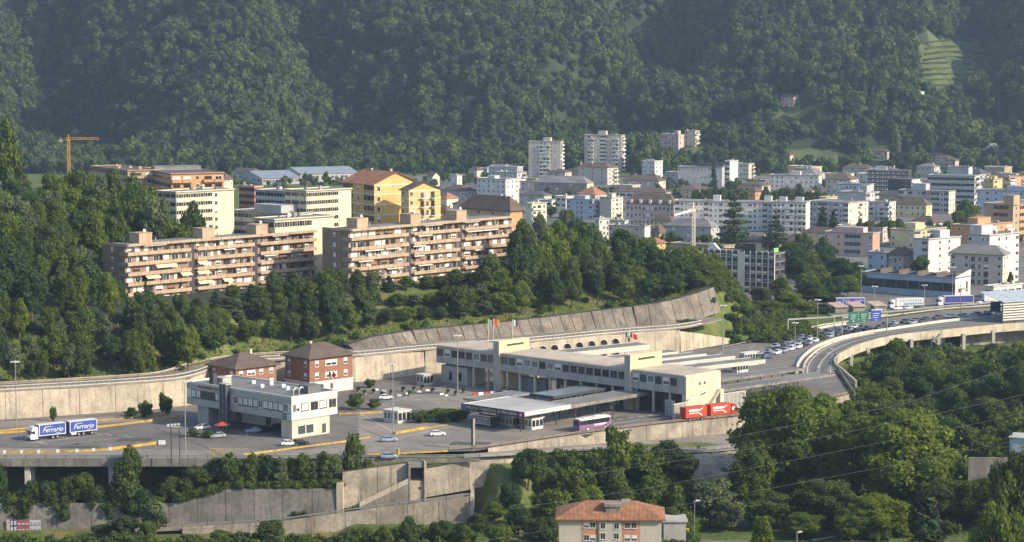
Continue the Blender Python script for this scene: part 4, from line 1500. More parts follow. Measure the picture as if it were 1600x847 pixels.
# ------------------------------------------------------------------ brown apartment blocks (slabs with long balconies)
M_BRICK = mat('brown_tile_panel', (0.42, 0.305, 0.205), 0.85, 0.14, 0.5, fine=0.08, streak=0.2, objrand=0.08)
M_BRICK_W = mat('brown_wall', (0.265, 0.185, 0.135), 0.88, 0.14, 0.4, fine=0.08, streak=0.15)
M_AWN = mat('awning_cream', (0.72, 0.60, 0.36), 0.8, 0.08, 0.6)
M_AWN_W = mat('awning_white', (0.72, 0.69, 0.62), 0.8, 0.08, 0.6)
PANEL = MB().box(-.485, .485, -.07, .07, 0, 1).mesh('balcony_panel', M_BRICK)
AWN = {}
for nm, m_ in (('c', M_AWN), ('w', M_AWN_W)):
    AWN[nm] = MB().hexa([(-.5, -1.25, -.85), (.5, -1.25, -.85), (.5, 0, 0), (-.5, 0, 0), (-.5, -1.25, -.78), (.5, -1.25, -.78), (.5, 0, .07), (-.5, 0, .07)]).box(-.5, .5, -1.26, -1.2, -1.0, -.852).mesh('awning', m_)

def brown_block(label, C, ang, L, D, z0, zr, breaks, nf, awn, towers, seed, fh=3.1):
    r = random.Random(seed)
    root = thing('apartment_block', label, 'apartment block', (C[0], C[1], z0), ang)
    H = zr - z0
    # walls: recessed facade, dark strips at the breaks painting the stair recess shade
    mb = MB().box(0, L, 1.5, D, -3, H - .3)
    mb.build('wall', M_BRICK_W, root)
    MB().box(-.25, 0.25, 4.4, D + .1, -3, H - .1).build('end_wall', M_BRICK_W, root)
    sl = MB()
    for b in breaks:
        sl.box(b - .9, b + .9, 1.2, 1.49, -3, H)
    sl.build('stair_slot_shade', M_STEEL_D, root)
    segs = []
    e = [0] + sum([[b - 1.3, b + 1.3] for b in breaks], []) + [L]
    for i in range(0, len(e), 2):
        segs.append((e[i], e[i + 1]))
    for f in range(nf):
        z = H - fh * (f + 1)
        s = MB()
        for a, b in segs:
            s.box(a, b, 0, 1.49, z - .25, z)
        s.box(.0, .9, 1.492, 4.2, z - .25, z)
        s.build('balcony_slab', M_BRICK_W, root)
        for a, b in segs:
            n = max(1, int(round((b - a) / 4.1)))
            w = (b - a) / n
            for k in range(n):
                put('balcony_panel', PANEL, root, (a + (k + .5) * w, 0.02, z - .3), 0, (w, 1, 1.15))
            # return on the left end
            for x in (b,) if b < L else ():
                put('balcony_panel', PANEL, root, (x - .1, .8, z - .3), math.pi / 2, (1.3, 1, 1.15))
        put('balcony_panel', PANEL, root, (.05, 2.2, z - .3), math.pi / 2, (4.2, 1, 1.15))
        # windows, doors, partitions
        for a, b in segs:
            x = a + r.uniform(.6, 1.2)
            while x < b - 1.6:
                w = r.choice((2.3, 2.3, 1.6, 1.2, 3.0))
                if x + w > b - .3:
                    break
                k = r.random()
                kd = 'shut' if k < .34 else 'brown' if k < .52 else 'half' if k < .74 else 'dark' if k < .9 else 'bhalf'
                hi = 2.35 if r.random() < .55 else 1.5
                put('window', win_mesh(kd), root, (x + w / 2, 1.49, z + (2.45 - hi)), 0, (w, 1, hi))
                x += w + r.choice((.5, 1.0, 1.8, 2.4))
                if r.random() < .3:
                    MB().box(x - .5, x - .42, .1, 1.48, z, z + 2.4).build('partition', M_WHITE if r.random() < .5 else M_BRICK_W, root)
                if r.random() < .28:
                    # flower boxes, plants and chairs seen above the parapet
                    MB().box(x, x + r.uniform(.4, .9), .25, .55, z + .7, z + r.uniform(1.1, 1.5)).build('balcony_clutter', r.choice((M_LEAF_D, M_WHITE, M_LEAF, M_BRICK)), root)
        # end wall windows
        put('window', win_mesh('shut' if r.random() < .6 else 'half'), root, (-.25, 7.6, z + .9), -math.pi / 2, (1.1, 1, 1.4))
    # roof slab with edge panels
    MB().box(-.3, L + .3, -.25, D + .3, H - .45, H - .2).build('roof', R_GREY, root)
    n = int(L / 4.1)
    for k in range(n):
        w = L / n
        put('roof_edge_panel', PANEL, root, ((k + .5) * w, -.3, H - .5), 0, (w, 1, .85))
    for k in range(3):
        put('roof_edge_panel', PANEL, root, (-.32, (k + .5) * D / 3, H - .5), math.pi / 2, (D / 3, 1, .85))
    for t in towers:
        MB().box(t, t + 5.2, D * .35, D * .35 + 5, H - .19, H + 3.0).box(t - .12, t + 5.32, D * .35 - .12, D * .35 + 5.12, H + 3.002, H + 3.15).build('stair_head', M_BRICK, root)
        MB().cyl((t + 8, D * .5, H - .2), (t + 8, D * .5, H + 1.3), .22, .22, 8).build('vent_pipe', M_STEEL, root)
        dish = MB()
        c = Vector((t + 2.6, D * .35 + 1, H + 3.75))
        rings = []
        for k in range(4):
            rr_ = .62 * math.sin(k * .42 + .05)
            rings.append([(c.x + math.cos(q) * rr_, c.y - .5 + .3 * k * k * .12 - .2, c.z + math.sin(q) * rr_) for q in np.linspace(0, 2 * math.pi, 13)[:-1]])
        dish.loft(rings, cap=False)
        dish.cyl((c.x, c.y - .5, H + 3.1), (c.x, c.y - .5, c.z), .05)
        dish.build('satellite_dish', M_WHITE, root)
    for f, x, w, k in awn:
        put('awning', AWN[k], root, (x, .55 if k == 'c' else .45, H - fh * f - (.55 if k == 'c' else .5)), 0, (w, 1 if k == 'c' else .55, 1.0 if k == 'c' else .32))
    return root

brown_block('brown slab of flats at the left with cream awnings and brick roof huts', (-121.4, 725), math.radians(47.1), 80.5, 12.4, 19.5, 39.0,
            [27, 54], 6, [(2, 15.5, 8.5, 'c'), (3, 10, 5.5, 'c'), (3, 23.5, 4.2, 'c'), (2, 30.5, 4, 'c'), (3, 30.8, 5, 'c'), (4, 31.5, 6, 'c'), (4, 41, 4, 'c'), (5, 68, 5, 'c'), (0, 11, 9, 'w'), (1, 42, 5, 'w'), (2, 60, 6, 'w'), (0, 64, 7, 'w')],
            [8, 34, 57], 4, 3.22)
brown_block('brown slab of flats nearer the middle with white awnings and three roof huts', (-52.8, 755), math.radians(49.5), 83.0, 13.2, 20.5, 41.5,
            [29, 55], 6, [(2, 11, 9, 'w'), (2, 20, 7, 'w'), (3, 7, 7, 'w'), (4, 21, 8, 'w'), (1, 36, 7, 'w'), (0, 40, 9, 'w'), (3, 33, 5, 'w'), (4, 36, 7, 'w'), (0, 60, 8, 'w'), (1, 62, 9, 'w'), (1, 70, 8, 'w'), (2, 33, 6, 'w'), (3, 64, 5, 'w')],
            [7.5, 33.5, 57], 9, 3.36)

# ------------------------------------------------------------------ hillside flats behind them
def on(px, py, Y):
    return PY(px, py, Y).z
def terr(label, xl, xc, xr, yt, yb, Y, **k):
    return bld(label, xl, xc, xr, yt, yb, z0=on(xc, yb, Y), **k)
terr('cream terraced flats with planted balconies, left of the two', 266, 276, 366, 302, 366, 800, nf=5, pl='l', pr='lllllw..', wall=W_CREAM, ang=45, bm=W_CREAM, Ll=11)
terr('cream terraced flats with planted roof terrace in the middle', 470, 479, 549, 300, 362, 812, nf=5, pl='l', pr='lllll..', wall=W_CREAM, ang=45, bm=W_CREAM, Ll=12)
terr('white lower wing of the middle terraced flats behind the brown roof huts', 420, 430, 522, 345, 432, 775, nf=5, pl='l', pr='lllll...', wall=W_CREAM, ang=45, bm=W_CREAM, Ll=11)
terr('grey terraced wing with hanging greenery left of the middle cream flats', 400, 470, 490, 302, 362, 840, nf=5, pl='lllll', pr='', wall=W_WHITE, ang=50, bm=W_WHITE, Lr=12)
terr('shaded terrace flats with roof plants left of the white lower wing', 360, 448, 470, 336, 390, 805, nf=4, pl='lllll', pr='', wall=W_GREY, ang=48, bm=W_WHITE, Lr=12, house=((.5, .4, 8, 14, 2.6),))
terr('brown-red flats behind the shaded terrace flats', 374, 398, 410, 293, 345, 880, nf=5, pl='ll', pr='l', wall=W_SAL, ang=48, bm=W_SAL, rm=R_LIGHT)
terr('long orange-edged flats with arched roof lights far left', 215, 268, 330, 273, 310, 930, nf=3, pl='lllllll', pr='bbwbb', wall=W_OR, ang=24, bm=W_OR, rm=R_DGREY, house=((.25, .6, 9, 6, 1.6), (.7, .6, 11, 6, 1.6)), hm=R_GREY, ov=.9, Lr=22)
terr('low dark flats half hidden by the wood, left of the orange-edged flats', 142, 200, 232, 268, 300, 950, nf=3, pl='lllll', pr='bb', wall=W_TAN, ang=30, bm=W_TAN, rm=R_BROWN, Lr=14)
# yellow gabled pair
terr('yellow flats with orange tiled gable roof, left of the yellow pair', 553, 585, 640, 288, 352, 850, nf=4, pl='lwl', pr='w....', wall=W_YEL, ang=33, bm=W_TAN, roof='gable', rm=R_RED, rh=4.2, along='y', bands=M_WHITE, ov=.9, chim=2, Lr=19, Ll=24)
terr('yellow flats with shallow gable and balconies, right of the yellow pair', 627, 639, 682, 297, 352, 838, nf=4, pl='w.', pr='w.bdb.', wall=W_YEL, ang=33, bm=W_WHITE, roof='gable', rm=R_BROWN, rh=2.6, along='y', bands=M_WHITE, ov=.8, bk='rail', Lr=13.5)
terr('orange-walled house with wide dark brown hipped roof behind the nearer brown flats', 722, 797, 816, 330, 360, 880, nf=3, pl='w.w.w.w', pr='..', wall=W_BEIGE, ang=48, roof='hip', rm=R_BROWN, rh=5.2, ov=1.2, wallr=W_OR, chim=2)
terr('small pavilion with brown hipped roof left of the orange-walled house', 683, 697, 704, 332, 345, 850, nf=1, pl='w', pr='w', wall=W_TAN, ang=50, roof='hip', rm=R_BROWN, rh=2.4, ov=1)

# ------------------------------------------------------------------ border station buildings
M_PANELG = mat('facade_panel_grey', (0.40, 0.385, 0.35), 0.85, 0.1, 0.4, streak=0.3, objrand=.05)
M_PANELW = mat('facade_panel_white', (0.60, 0.575, 0.52), 0.8, 0.08, 0.3, streak=0.15)
M_TERM = mat('terminal_concrete', (0.58, 0.51, 0.37), 0.88, 0.12, 0.3, streak=0.3, fine=.06)
M_GRAVEL = mat('roof_gravel', (0.50, 0.42, 0.33), 0.95, 0.14, 0.2, fine=.1, dirt=(.36, .31, .26))
M_ROOFD = mat('roof_felt', (0.20, 0.195, 0.185), 0.9, 0.2, 0.12, fine=.08, dirt=(.14, .135, .13))
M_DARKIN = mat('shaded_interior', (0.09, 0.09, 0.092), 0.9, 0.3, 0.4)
M_RED = mat('red_letters', (0.30, 0.05, 0.04), 0.7, 0.1, 1)
M_BLACKS = mat('sign_black', (0.03, 0.028, 0.028), 0.6, 0.1, 1)
M_REDB = mat('house_brick', (0.27, 0.135, 0.088), 0.9, 0.14, 0.6, fine=.12)
M_GREENG = glass('canopy_glass_green', (0.17, 0.20, 0.19), 0.3, .1)

def text_mesh(s, size, m, shear=0.0, ext=0.01, space=1.0):
    cu = bpy.data.curves.new('lettering', 'FONT')
    cu.body = s
    cu.size = size
    cu.shear = shear
    cu.extrude = ext
    cu.space_character = space
    cu.align_x = 'CENTER'
    cu.resolution_u = 2
    ob = bpy.data.objects.new('lettering', cu)
    me = bpy.data.meshes.new_from_object(ob)
    bpy.data.objects.remove(ob)
    me.materials.clear()
    me.materials.append(m)
    return me

def letter(s, size, m, parent, loc, rz=0.0, shear=0.0, sx=1.0, space=1.0, name='lettering'):
    me = text_mesh(s, size, m, shear, 0.012, space)
    o = put(name, me, parent, loc)
    o.rotation_euler = (math.pi / 2, 0, rz)
    o.scale = (sx, 1, 1)
    return o

# ---- customs office on legs (left)
def customs():
    a = math.radians(47)
    root = thing('customs_office', 'grey-white two-storey customs office raised on legs behind the yellow barriers', 'office building', (-57.0, 589.4, 0), a)
    Lx, Ly, z0, z1 = 16.0, 42.5, 4.9, 11.0
    MB().box(0, Lx, 0, Ly, z0, z1 - .5).build('upper_storey', M_PANELW, root)
    # horizontal cladding boards; long face's shade and end's sunlight put into their colours
    for k, (za, zb) in enumerate(((z0 - .02, 5.55), (5.6, 6.2), (6.25, 6.85), (9.2, 9.75), (9.8, 10.4), (10.45, 11.0))):
        MB().box(-.06, -.003, -.06, Ly + .06, za, zb).build('cladding_board', M_PANELG, root)
        MB().box(-.002, Lx + .06, -.06, -.003, za, zb).build('cladding_board', M_PANELW, root)
    MB().box(0.3, Lx - .3, .3, Ly - .3, z1 - .49, z1 - .3).build('roof', M_ROOFD, root)
    rim = MB()
    rim.box(-.1, .3, -.1, Ly + .1, z1 - .3, z1 + .15).box(Lx - .3, Lx + .1, -.1, Ly + .1, z1 - .3, z1 + .15).box(.302, Lx - .302, -.1, .3, z1 - .3, z1 + .15).box(.302, Lx - .302, Ly - .3, Ly + .1, z1 - .3, z1 + .15)
    rim.build('parapet', M_PANELW, root)
    def wl(y, w, kd, z=6.95, h=2.15):
        put('window', win_mesh(kd), root, (-.02, y, z), -math.pi / 2, (w, 1, h))
    y = 1.2
    for k in range(11):
        wl(y + .95, 1.85, 'blind' if k % 5 else 'pale')
        y += 2.0
    for y, w, kd in ((28.2, 1.4, 'blind'), (29.7, 1.4, 'blind'), (31.6, 1.9, 'hole'), (33.6, 1.9, 'hole'), (35.6, 1.9, 'hole'), (37.6, 1.7, 'blind'), (39.6, 1.7, 'blind'), (41.3, 1.2, 'shut')):
        wl(y, w, kd)
    def wr(x, w, kd, z=6.95, h=2.1):
        put('window', win_mesh(kd), root, (x, -.02, z), 0, (w, 1, h))
    for x, w, kd in ((1.0, 1.0, 'pale'), (2.2, 1.2, 'half'), (4.6, 2.4, 'blind'), (7.3, 1.2, 'hole'), (8.6, 1.2, 'hole'), (11.0, 2.4, 'blind'), (13.6, .9, 'hole'), (14.9, 1.4, 'brown')):
        wr(x, w, kd)
    # lower storey: right wing, back wall, left leg
    MB().box(.5, 13.6, .4, 4.6, -.2, z0 - .03).build('lower_wing', M_TERM, root)
    MB().box(9.5, 14.6, 4.61, 31, -.2, z0 - .03).build('lower_wall', M_PANELW, root)
    MB().box(1.2, 8.2, 35, 39.5, -.2, z0 - .03).build('lower_leg', M_PANELG, root)
    MB().box(8.3, 14.6, 32, 41, -.2, z0 - .03).build('lower_wall', M_PANELG, root)
    put('shop_window', win_mesh('pale'), root, (5.2, .38, .7), 0, (6.4, 1, 2.6))
    put('door', win_mesh('dark'), root, (11.6, .38, .1), 0, (1.6, 1, 2.9))
    for y in (8, 14, 20):
        put('door', win_mesh('dark'), root, (9.48, y, .2), -math.pi / 2, (2.2, 1, 2.4))
    # glazed stair tower with blue-black curtain
    st = thing('x', '', '')
    bpy.data.objects.remove(st)
    MB().box(-1.5, -.08, 24.3, 26.9, 0, 11.9).build('stair_tower', mat('curtain_glass', (0.06, .065, .085), .3, .3, .6), root)
    for yy in (24.2, 25.55, 26.95):
        MB().cyl((-1.6, yy, 0), (-1.6, yy, 12), .09).build('tower_mullion', M_STEEL, root)
    MB().box(-1.7, .4, 24.0, 27.2, 11.91, 12.2).build('tower_cap', M_PANELG, root)
    # red lettering too weathered to read, as three blocks of strokes
    lt = MB()
    rr_ = random.Random(2)
    for (ya, yb) in ((31.6, 37.6), (29.9, 31.0), (27.6, 29.4)):
        yy = yb
        while yy > ya:
            w = .34
            lt.box(-.1, -.062, yy - w, yy, 9.75, 10.35)
            yy -= w + .1
    lt.build('faded_lettering', M_RED, root)
    MB().box(-.14, -.063, 1.9, 3.4, 4.95, 6.5).build('notice_board', M_BLACKS, root)
    MB().box(-.14, -.063, .2, 1.7, 4.95, 6.5).build('notice_board', mat('board_paleblue', (.45, .6, .72), .7), root)
    # cross mark on the board
    mk = MB()
    mk.beam((-.15, 2.1, 5.2), (-.15, 3.2, 6.2), .02, .16)
    mk.beam((-.15, 3.2, 5.2), (-.15, 2.1, 6.2), .02, .16)
    mk.build('board_mark', M_WHITE, root)
    # roof kit
    for x, y in ((3.4, 3.2), (5.6, 3.4)):
        p = MB()
        pr = Vector((x, y, z1 - .3))
        for i in range(7):
            t = i / 6 * math.pi * .75
            q_ = Vector((x + (1 - math.cos(t)) * .9, y, z1 + .5 + math.sin(t) * 1.1))
            p.cyl(pr, q_, .28, .28, 8)
            pr = q_
        p.build('duct_pipe', M_STEEL, root)
    MB().box(8, 12.5, 2.5, 6.0, z1 - .29, z1 + 1.7).box(7.9, 12.6, 2.4, 6.1, z1 + 1.702, z1 + 1.85).build('plant_room', mat('plant_grey', (.14, .14, .14), .8), root)
    MB().box(3, 6, 31, 35.5, z1 - .29, z1 + 1.6).build('plant_room', M_PANELG, root)
    MB().box(1.0, 2.4, 32.5, 34.2, z1 - .29, z1 + 2.9).build('cooling_unit', M_STEEL_D, root)
    for x, y in ((9, 12), (11, 16), (7, 20), (12, 22), (10, 27), (13, 9)):
        MB().box(x, x + 1.1, y, y + .8, z1 - .29, z1 + .6).build('roof_unit', M_WHITE, root)
customs()

# ---- brick houses
def brick_house(label, xl, xc, xr, yt, yb, nf, ang, pl, pr, white_ground):
    r = bld(label, xl, xc, xr, yt, yb, nf, pl, pr, M_REDB, ang, roof='hip', rm=R_BROWN, rh=3.4, ov=1.1, name='brick_house', cat='house', wk='half', chim=1)
    if white_ground:
        H, Lr, Ll = r['H'], r['Lr'], r['Ll']
        g = MB().box(-.08, Lr + .08, -.08, Ll + .08, -.3, H / 3 - .1)
        g.build('ground_storey', M_PANELW, r)
        MB().box(-.2, Lr + .2, -.2, Ll + .2, H / 3 - .099, H / 3 + .1).build('string_course', M_WHITE, r)
        for x in (1.5, 4.5, 8.2):
            put('window', win_mesh('dark'), r, (x, -.1, .9), 0, (1.3, 1, 2.0))
    return r
brick_house('brick house with brown hipped roof and white ground floor, right of the two', 446, 484, 551, 561, 617, 3, 43, 'w.w', 'wWw', True)
brick_house('lower brick house with brown hipped roof behind the customs office', 328, 369, 432, 577, 627, 3, 43, 'w.w', 'wWww', False)

# ---- terminal: long upper storey on columns with two slab pylons
def terminal():
    a = math.radians(46.6)
    root = thing('border_terminal', 'long concrete border terminal with raised office storey and two slab pylons', 'terminal building', (47.6, 626.6, 0), a)
    Lx, z0, z1 = 15.3, 6.2, 11.4
    secs = [(0, 19.2), (21.4, 70.0), (72.4, 97.0)]
    for ya, yb in secs:
        MB().box(0, Lx, ya, yb, z0, z1 - .35).build('upper_storey', M_TERM, root)
        MB().box(-.25, Lx + .25, ya - .0, yb, z1 - .349, z1 - .1).build('roof_slab', M_TERM, root)
        MB().box(.1, Lx - .1, ya + .1, yb - .1, z1 - .099, z1).build('roof', M_GRAVEL, root)
        n = int(round((yb - ya) / 2.95))
        w = (yb - ya) / n
        for k in range(n):
            yc = ya + (k + .5) * w
            solid = (ya == 0 and k == 0)
            MB().box(-.14, -.003, yc - w / 2 + .04, yc + w / 2 - .04, z0 - .15, z0 + 2.0).build('facade_panel', M_PANELG, root)
            MB().box(-.14, -.003, yc - w / 2 + .04, yc + w / 2 - .04, z0 + 4.1, z1 - .36).build('facade_panel', M_PANELG, root)
            if not solid:
                put('window', win_mesh(RND.choice(('hole', 'hole', 'pale', 'half') if RND.random() < .5 else ('hole',))), root, (-.01, yc, z0 + 2.06), -math.pi / 2, (w * .8, 1, 2.0))
                MB().box(-.16, -.003, yc + w * .41, yc + w * .49, z0 + 2.01, z0 + 4.09).build('mullion', M_PANELG, root)
            else:
                MB().box(-.14, -.003, yc - w / 2 + .04, yc + w / 2 - .04, z0 + 2.01, z0 + 4.09).build('facade_panel', M_PANELG, root)
    # end wall down to the ground, with board lines, two portholes and a stair mark
    for k in range(4):
        MB().box(0.0 if k > 1 else .0, Lx, -.28, -.003, .0 + k * 2.78, 2.74 + k * 2.78).build('end_wall_course', M_TERM, root)
    MB().box(0, Lx, 0, 1.2, -.2, z0 - .002).build('end_wall', M_TERM, root)
    for x in (5.9, 8.1):
        MB().cyl((x, -.32, 8.6), (x, -.2, 8.6), .42, .42, 16).build('porthole', M_STEEL_D, root)
    s = MB()
    s.beam((6.4, -.45, 5.4), (8.2, -.45, 5.9), .25, .22)
    s.build('end_light', M_STEEL_D, root)
    s = MB()
    s.beam((7.6, -.9, .2), (13.6, -.9, 5.9), 1.0, .3)
    s.build('outside_stair', M_TERM, root)
    MB().box(13.6, 15.2, -1.5, -.29, 0, 6.2).build('stair_pier', M_TERM, root)
    # pylons
    for (ya, yb, x0, x1, zt) in ((19.2, 21.4, -.8, 13.0, 15.3), (70.0, 72.4, -.8, 12.2, 14.8)):
        py_ = MB().box(x0, x1, ya + .002, yb - .002, 0, zt).build('pylon', mat('pylon_sunlit', (.62, .52, .30), .85, .08, .3, streak=.2), root)  # yellowish sunlight on the slab is put into its colour
        MB().box(x0 - .05, x0 - .003, ya + .1, yb - .1, .2, zt - .1).build('pylon_shade_face', M_PANELG, py_)  # grey sheet, shade of the slab's narrow side put into its colour
        b = MB()
        for k in range(14):
            b.box(2.6 + k * .52, 3.0 + k * .52, ya - .06, ya - .003, zt - 1.7, zt - 1.1)
        b.build('faded_lettering', M_BLACKS, py_)
    # ground storey: set-back dark rooms, columns, pale stair block at the far left
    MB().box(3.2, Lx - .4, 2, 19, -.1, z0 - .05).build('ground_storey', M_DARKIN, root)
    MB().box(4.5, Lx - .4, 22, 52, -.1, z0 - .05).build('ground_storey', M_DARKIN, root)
    MB().box(1.0, 9, 85, 96, -.1, z0 - .9).build('ground_storey', M_PANELG, root)
    MB().box(2.0, 10, 84, 95, z0 - .88, z0 - .02).build('clerestory', M_GLASS, root)
    for y in (6, 12, 18, 27, 33, 39, 45, 51, 57, 63, 68, 76, 82):
        for x in (.8, 13.6):
            MB().box(x - .3, x + .3, y - .3, y + .3, -.1, z0 - .03).build('column', M_TERM, root)
    for y in (24, 30, 36, 42, 48):
        put('glass_door', win_mesh('pale'), root, (4.48, y, .1), -math.pi / 2, (4.2, 1, 3.2))
    for y in (4, 8, 13):
        put('glass_door', win_mesh('hole'), root, (3.18, y, .1), -math.pi / 2, (3.0, 1, 3.2))
    for y in (88, 92):
        put('window', win_mesh('hole'), root, (.98, y, 1.2), -math.pi / 2, (1.2, 1, 2.4))
    # grey mesh cage under the middle storey
    MB().box(2.2, 4.2, 54, 66, -.1, 4.6).build('mesh_cage', mat('mesh_grey', (.17, .18, .185), .7, .2, 1.5), root)
    # roof edge canopy over the near lane
terminal()

# ---- canopies
def canopy(label, C, ang, Lx, Ly, z, th, top, fascia, posts, name='canopy', side=None):
    """C: front-left corner on the ground; +x along ang"""
    root = thing(name, label, 'canopy', (C[0], C[1], 0), ang)
    MB().box(.15, Lx - .15, .15, Ly - .15, z - th * .3, z + .001).build('roof', top, root)
    f = MB()
    f.box(0, Lx, 0, .149, z - th, z + .12).box(0, Lx, Ly - .149, Ly, z - th, z + .12)
    f.box(0, .149, .15, Ly - .15, z - th, z + .12).box(Lx - .149, Lx, .15, Ly - .15, z - th, z + .12)
    f.build('fascia', fascia, root)
    for x, y in posts:
        MB().cyl((x, y, -.05), (x, y, z - th * .3), .16, .16, 8).build('post', M_STEEL_D, root)
    return root

A48 = math.radians(47)
B0 = P(819, 645, 5.6)
ux, uy = Vector((math.cos(A48), math.sin(A48), 0)), Vector((-math.sin(A48), math.cos(A48), 0))
c1 = canopy('white flat entrance canopy with black name fascia over the border lanes', B0, A48, 18.5, 22.6, 5.6, 1.0, R_LIGHT, M_PANELW,
            [(2, 3), (2, 18), (16, 3), (16, 18), (9, 3), (9, 18)], 'entrance_canopy')
nbd = MB().box(-.25, -.004, -.2, 22.8, 4.25, 5.75).build('name_board', M_BLACKS, c1)
letter('VALICO TURISTICO DI BROGEDA', 1.12, M_WHITE, nbd, (-.27, 11.6, 4.62), -math.pi / 2, 0, 1.0, 1.12, 'name_lettering')
MB().box(-.28, -.252, .2, 1.7, 4.4, 5.6).build('emblem', mat('emblem_red', (.45, .06, .05), .7), nbd)
k = MB().box(-.3, -.282, .8, 1.1, 4.6, 5.4).box(-.3, -.282, .5, .798, 4.86, 5.14).box(-.3, -.282, 1.102, 1.4, 4.86, 5.14)
k.build('emblem_cross', M_WHITE, nbd)
MB().box(-.28, -.252, 20.9, 22.4, 4.4, 5.6).build('emblem', mat('emblem_blue', (.10, .12, .3), .7), nbd)
c2o = B0 + ux * 18.9 + uy * 1.0
canopy('long dark flat canopy linking the entrance canopy to the terminal end', c2o, A48, 44, 8.5, 5.2, .8, M_ROOFD, M_CONC_D,
       [(x, y) for x in (4, 12, 20, 28, 36, 42) for y in (1.5, 7)], 'link_canopy')
c3o = B0 + ux * 26 + uy * 13
canopy('greenish glass canopy in front of the terminal columns', c3o, A48, 22, 9, 5.6, .6, M_GREENG, M_STEEL_D, [(x, y) for x in (1, 8, 15, 21) for y in (1, 8)], 'glass_canopy')
canopy('low dark canopy behind the entrance canopy', B0 + ux * 12 + uy * 27, A48, 20, 7, 4.6, .5, M_ROOFD, M_STEEL, [(1, 1), (10, 1), (19, 1), (1, 6), (10, 6), (19, 6)], 'link_canopy')
A37 = math.radians(38)
d37, n37 = Vector((math.cos(A37), math.sin(A37), 0)), Vector((-math.sin(A37), math.cos(A37), 0))
for i, (px, py, L, w, lb) in enumerate(((1196, 562, 44, 6.5, 'nearest'), (1149, 556.5, 44, 6, 'second'), (1104, 553, 42, 6, 'third'), (1061, 549.5, 52, 6, 'fourth'), (1015, 538.5, 60, 7.5, 'farthest'))):
    e_ = P(px, py, 6.2)
    c = e_ - d37 * L
    canopy('long white-edged lane canopy behind the terminal, %s of five' % lb, c, A37, L, w, 6.2, 1.1 if i < 4 else 1.5, R_GREY, M_CONC_L, [(x, w / 2) for x in (6, 16, 26, 36)], 'lane_canopy')
A42 = math.radians(42)
for (px0, py0, L, lb) in ((1127, 594, 37, 'farther'), (1129, 610, 49, 'nearer')):
    canopy('low grey lane canopy right of the terminal end wall, the %s one' % lb, P(px0, py0, 5.0), A42, L, 6.5, 5.0, .55, M_ROOFD, M_CONC_D, [(x, y) for x in (3, 13, 23, 33) for y in (1, 5.5)], 'lane_canopy')

# ---- booths
def booth(label, p, ang, sx, sy, h, wallm, name='control_booth'):
    r = thing(name, label, 'booth', p, ang)
    MB().box(0, sx, 0, sy, 0, h).build('wall', wallm, r)
    MB().box(-.3, sx + .3, -.3, sy + .3, h + .002, h + .2).build('roof', M_PANELW, r)
    n = max(1, int(sx / 1.2))
    for k in range(n):
        put('window', win_mesh('hole'), r, ((k + .5) * sx / n, -.01, .9), 0, (sx / n * .8, 1, h - 1.3))
    n = max(1, int(sy / 1.2))
    for k in range(n):
        put('window', win_mesh('pale'), r, (-.01, (k + .5) * sy / n, .9), -math.pi / 2, (sy / n * .8, 1, h - 1.3))
    return r
booth('white control booth with three windows at the canopy corner', P(831, 672), A48, 4.4, 2.6, 2.9, M_WHITE)
booth('dark glazed control booth under the name board, left one', P(783, 672) + uy * 4, A48, 2.6, 5.5, 3.0, M_STEEL_D)
booth('dark glazed control booth under the name board, right one', P(812, 671) + uy * 2.5, A48, 2.6, 5.5, 3.0, M_STEEL)
booth('white kiosk with painted side in the middle of the yard', P(622, 662), A48, 4.6, 5.5, 3.2, M_PANELW, 'kiosk')
booth('small white booth under the low lane canopies, front one', P(1152, 583), A42, 5, 2.4, 2.8, M_WHITE)
booth('white booth at the right end of the nearest lane canopy', P(1163, 572), A37, 6.0, 2.4, 4.0, M_WHITE)
booth('low white cabin beside the retaining wall left of the terminal', P(662, 603), A48, 4, 3, 3.2, M_CONC_L, 'cabin')
# louvred white screens either side of the end wall
def screen(label, p, ang, L, h):
    r = thing('louvre_screen', label, 'screen', p, ang)
    n = int(L / .55)
    sl = MB().box(-.1, .1, -.25, .25, .15, h - .15).mesh('louvre', M_PANELW)
    for k in range(n):
        put('louvre', sl, r, (k * .55 + .3, 0, 0))
    MB().box(0, L, -.15, .15, h - .149, h).box(0, L, -.15, .15, 0, .149).box(0, L, .27, .33, 0, h).build('screen_frame', M_CONC_L, r)
    return r
screen('white louvred screen wall left of the red lorry trailer', P(1039, 648), math.radians(-42), 3.2, 4.2)
screen('white louvred screen wall right behind the red lorry trailer', P(1052, 655.5), A48, 6.0, 4.2)
screen('white louvred screen wall behind the red lorry cab', P(1127, 641), A42, 10, 4.6)
MB_sign = thing('advert_pillar', 'tall grey slab pillar at the road edge before the canopy', 'pillar', P(739, 702), A48)
MB().box(-.2, .55, -.2, .2, 0, 7.8).build('slab', M_STEEL, MB_sign)
MB().box(-.35, -.21, -.25, .25, 0, 7.9).build('dark_edge', M_BLACKS, MB_sign)

# ------------------------------------------------------------------ walls, ramps and viaducts below the yard
def ZR(x):
    return float(np.interp(x, [-10, 18, 36, 52, 75], [-.6, -2.6, -3.7, -4.0, -4.5]))
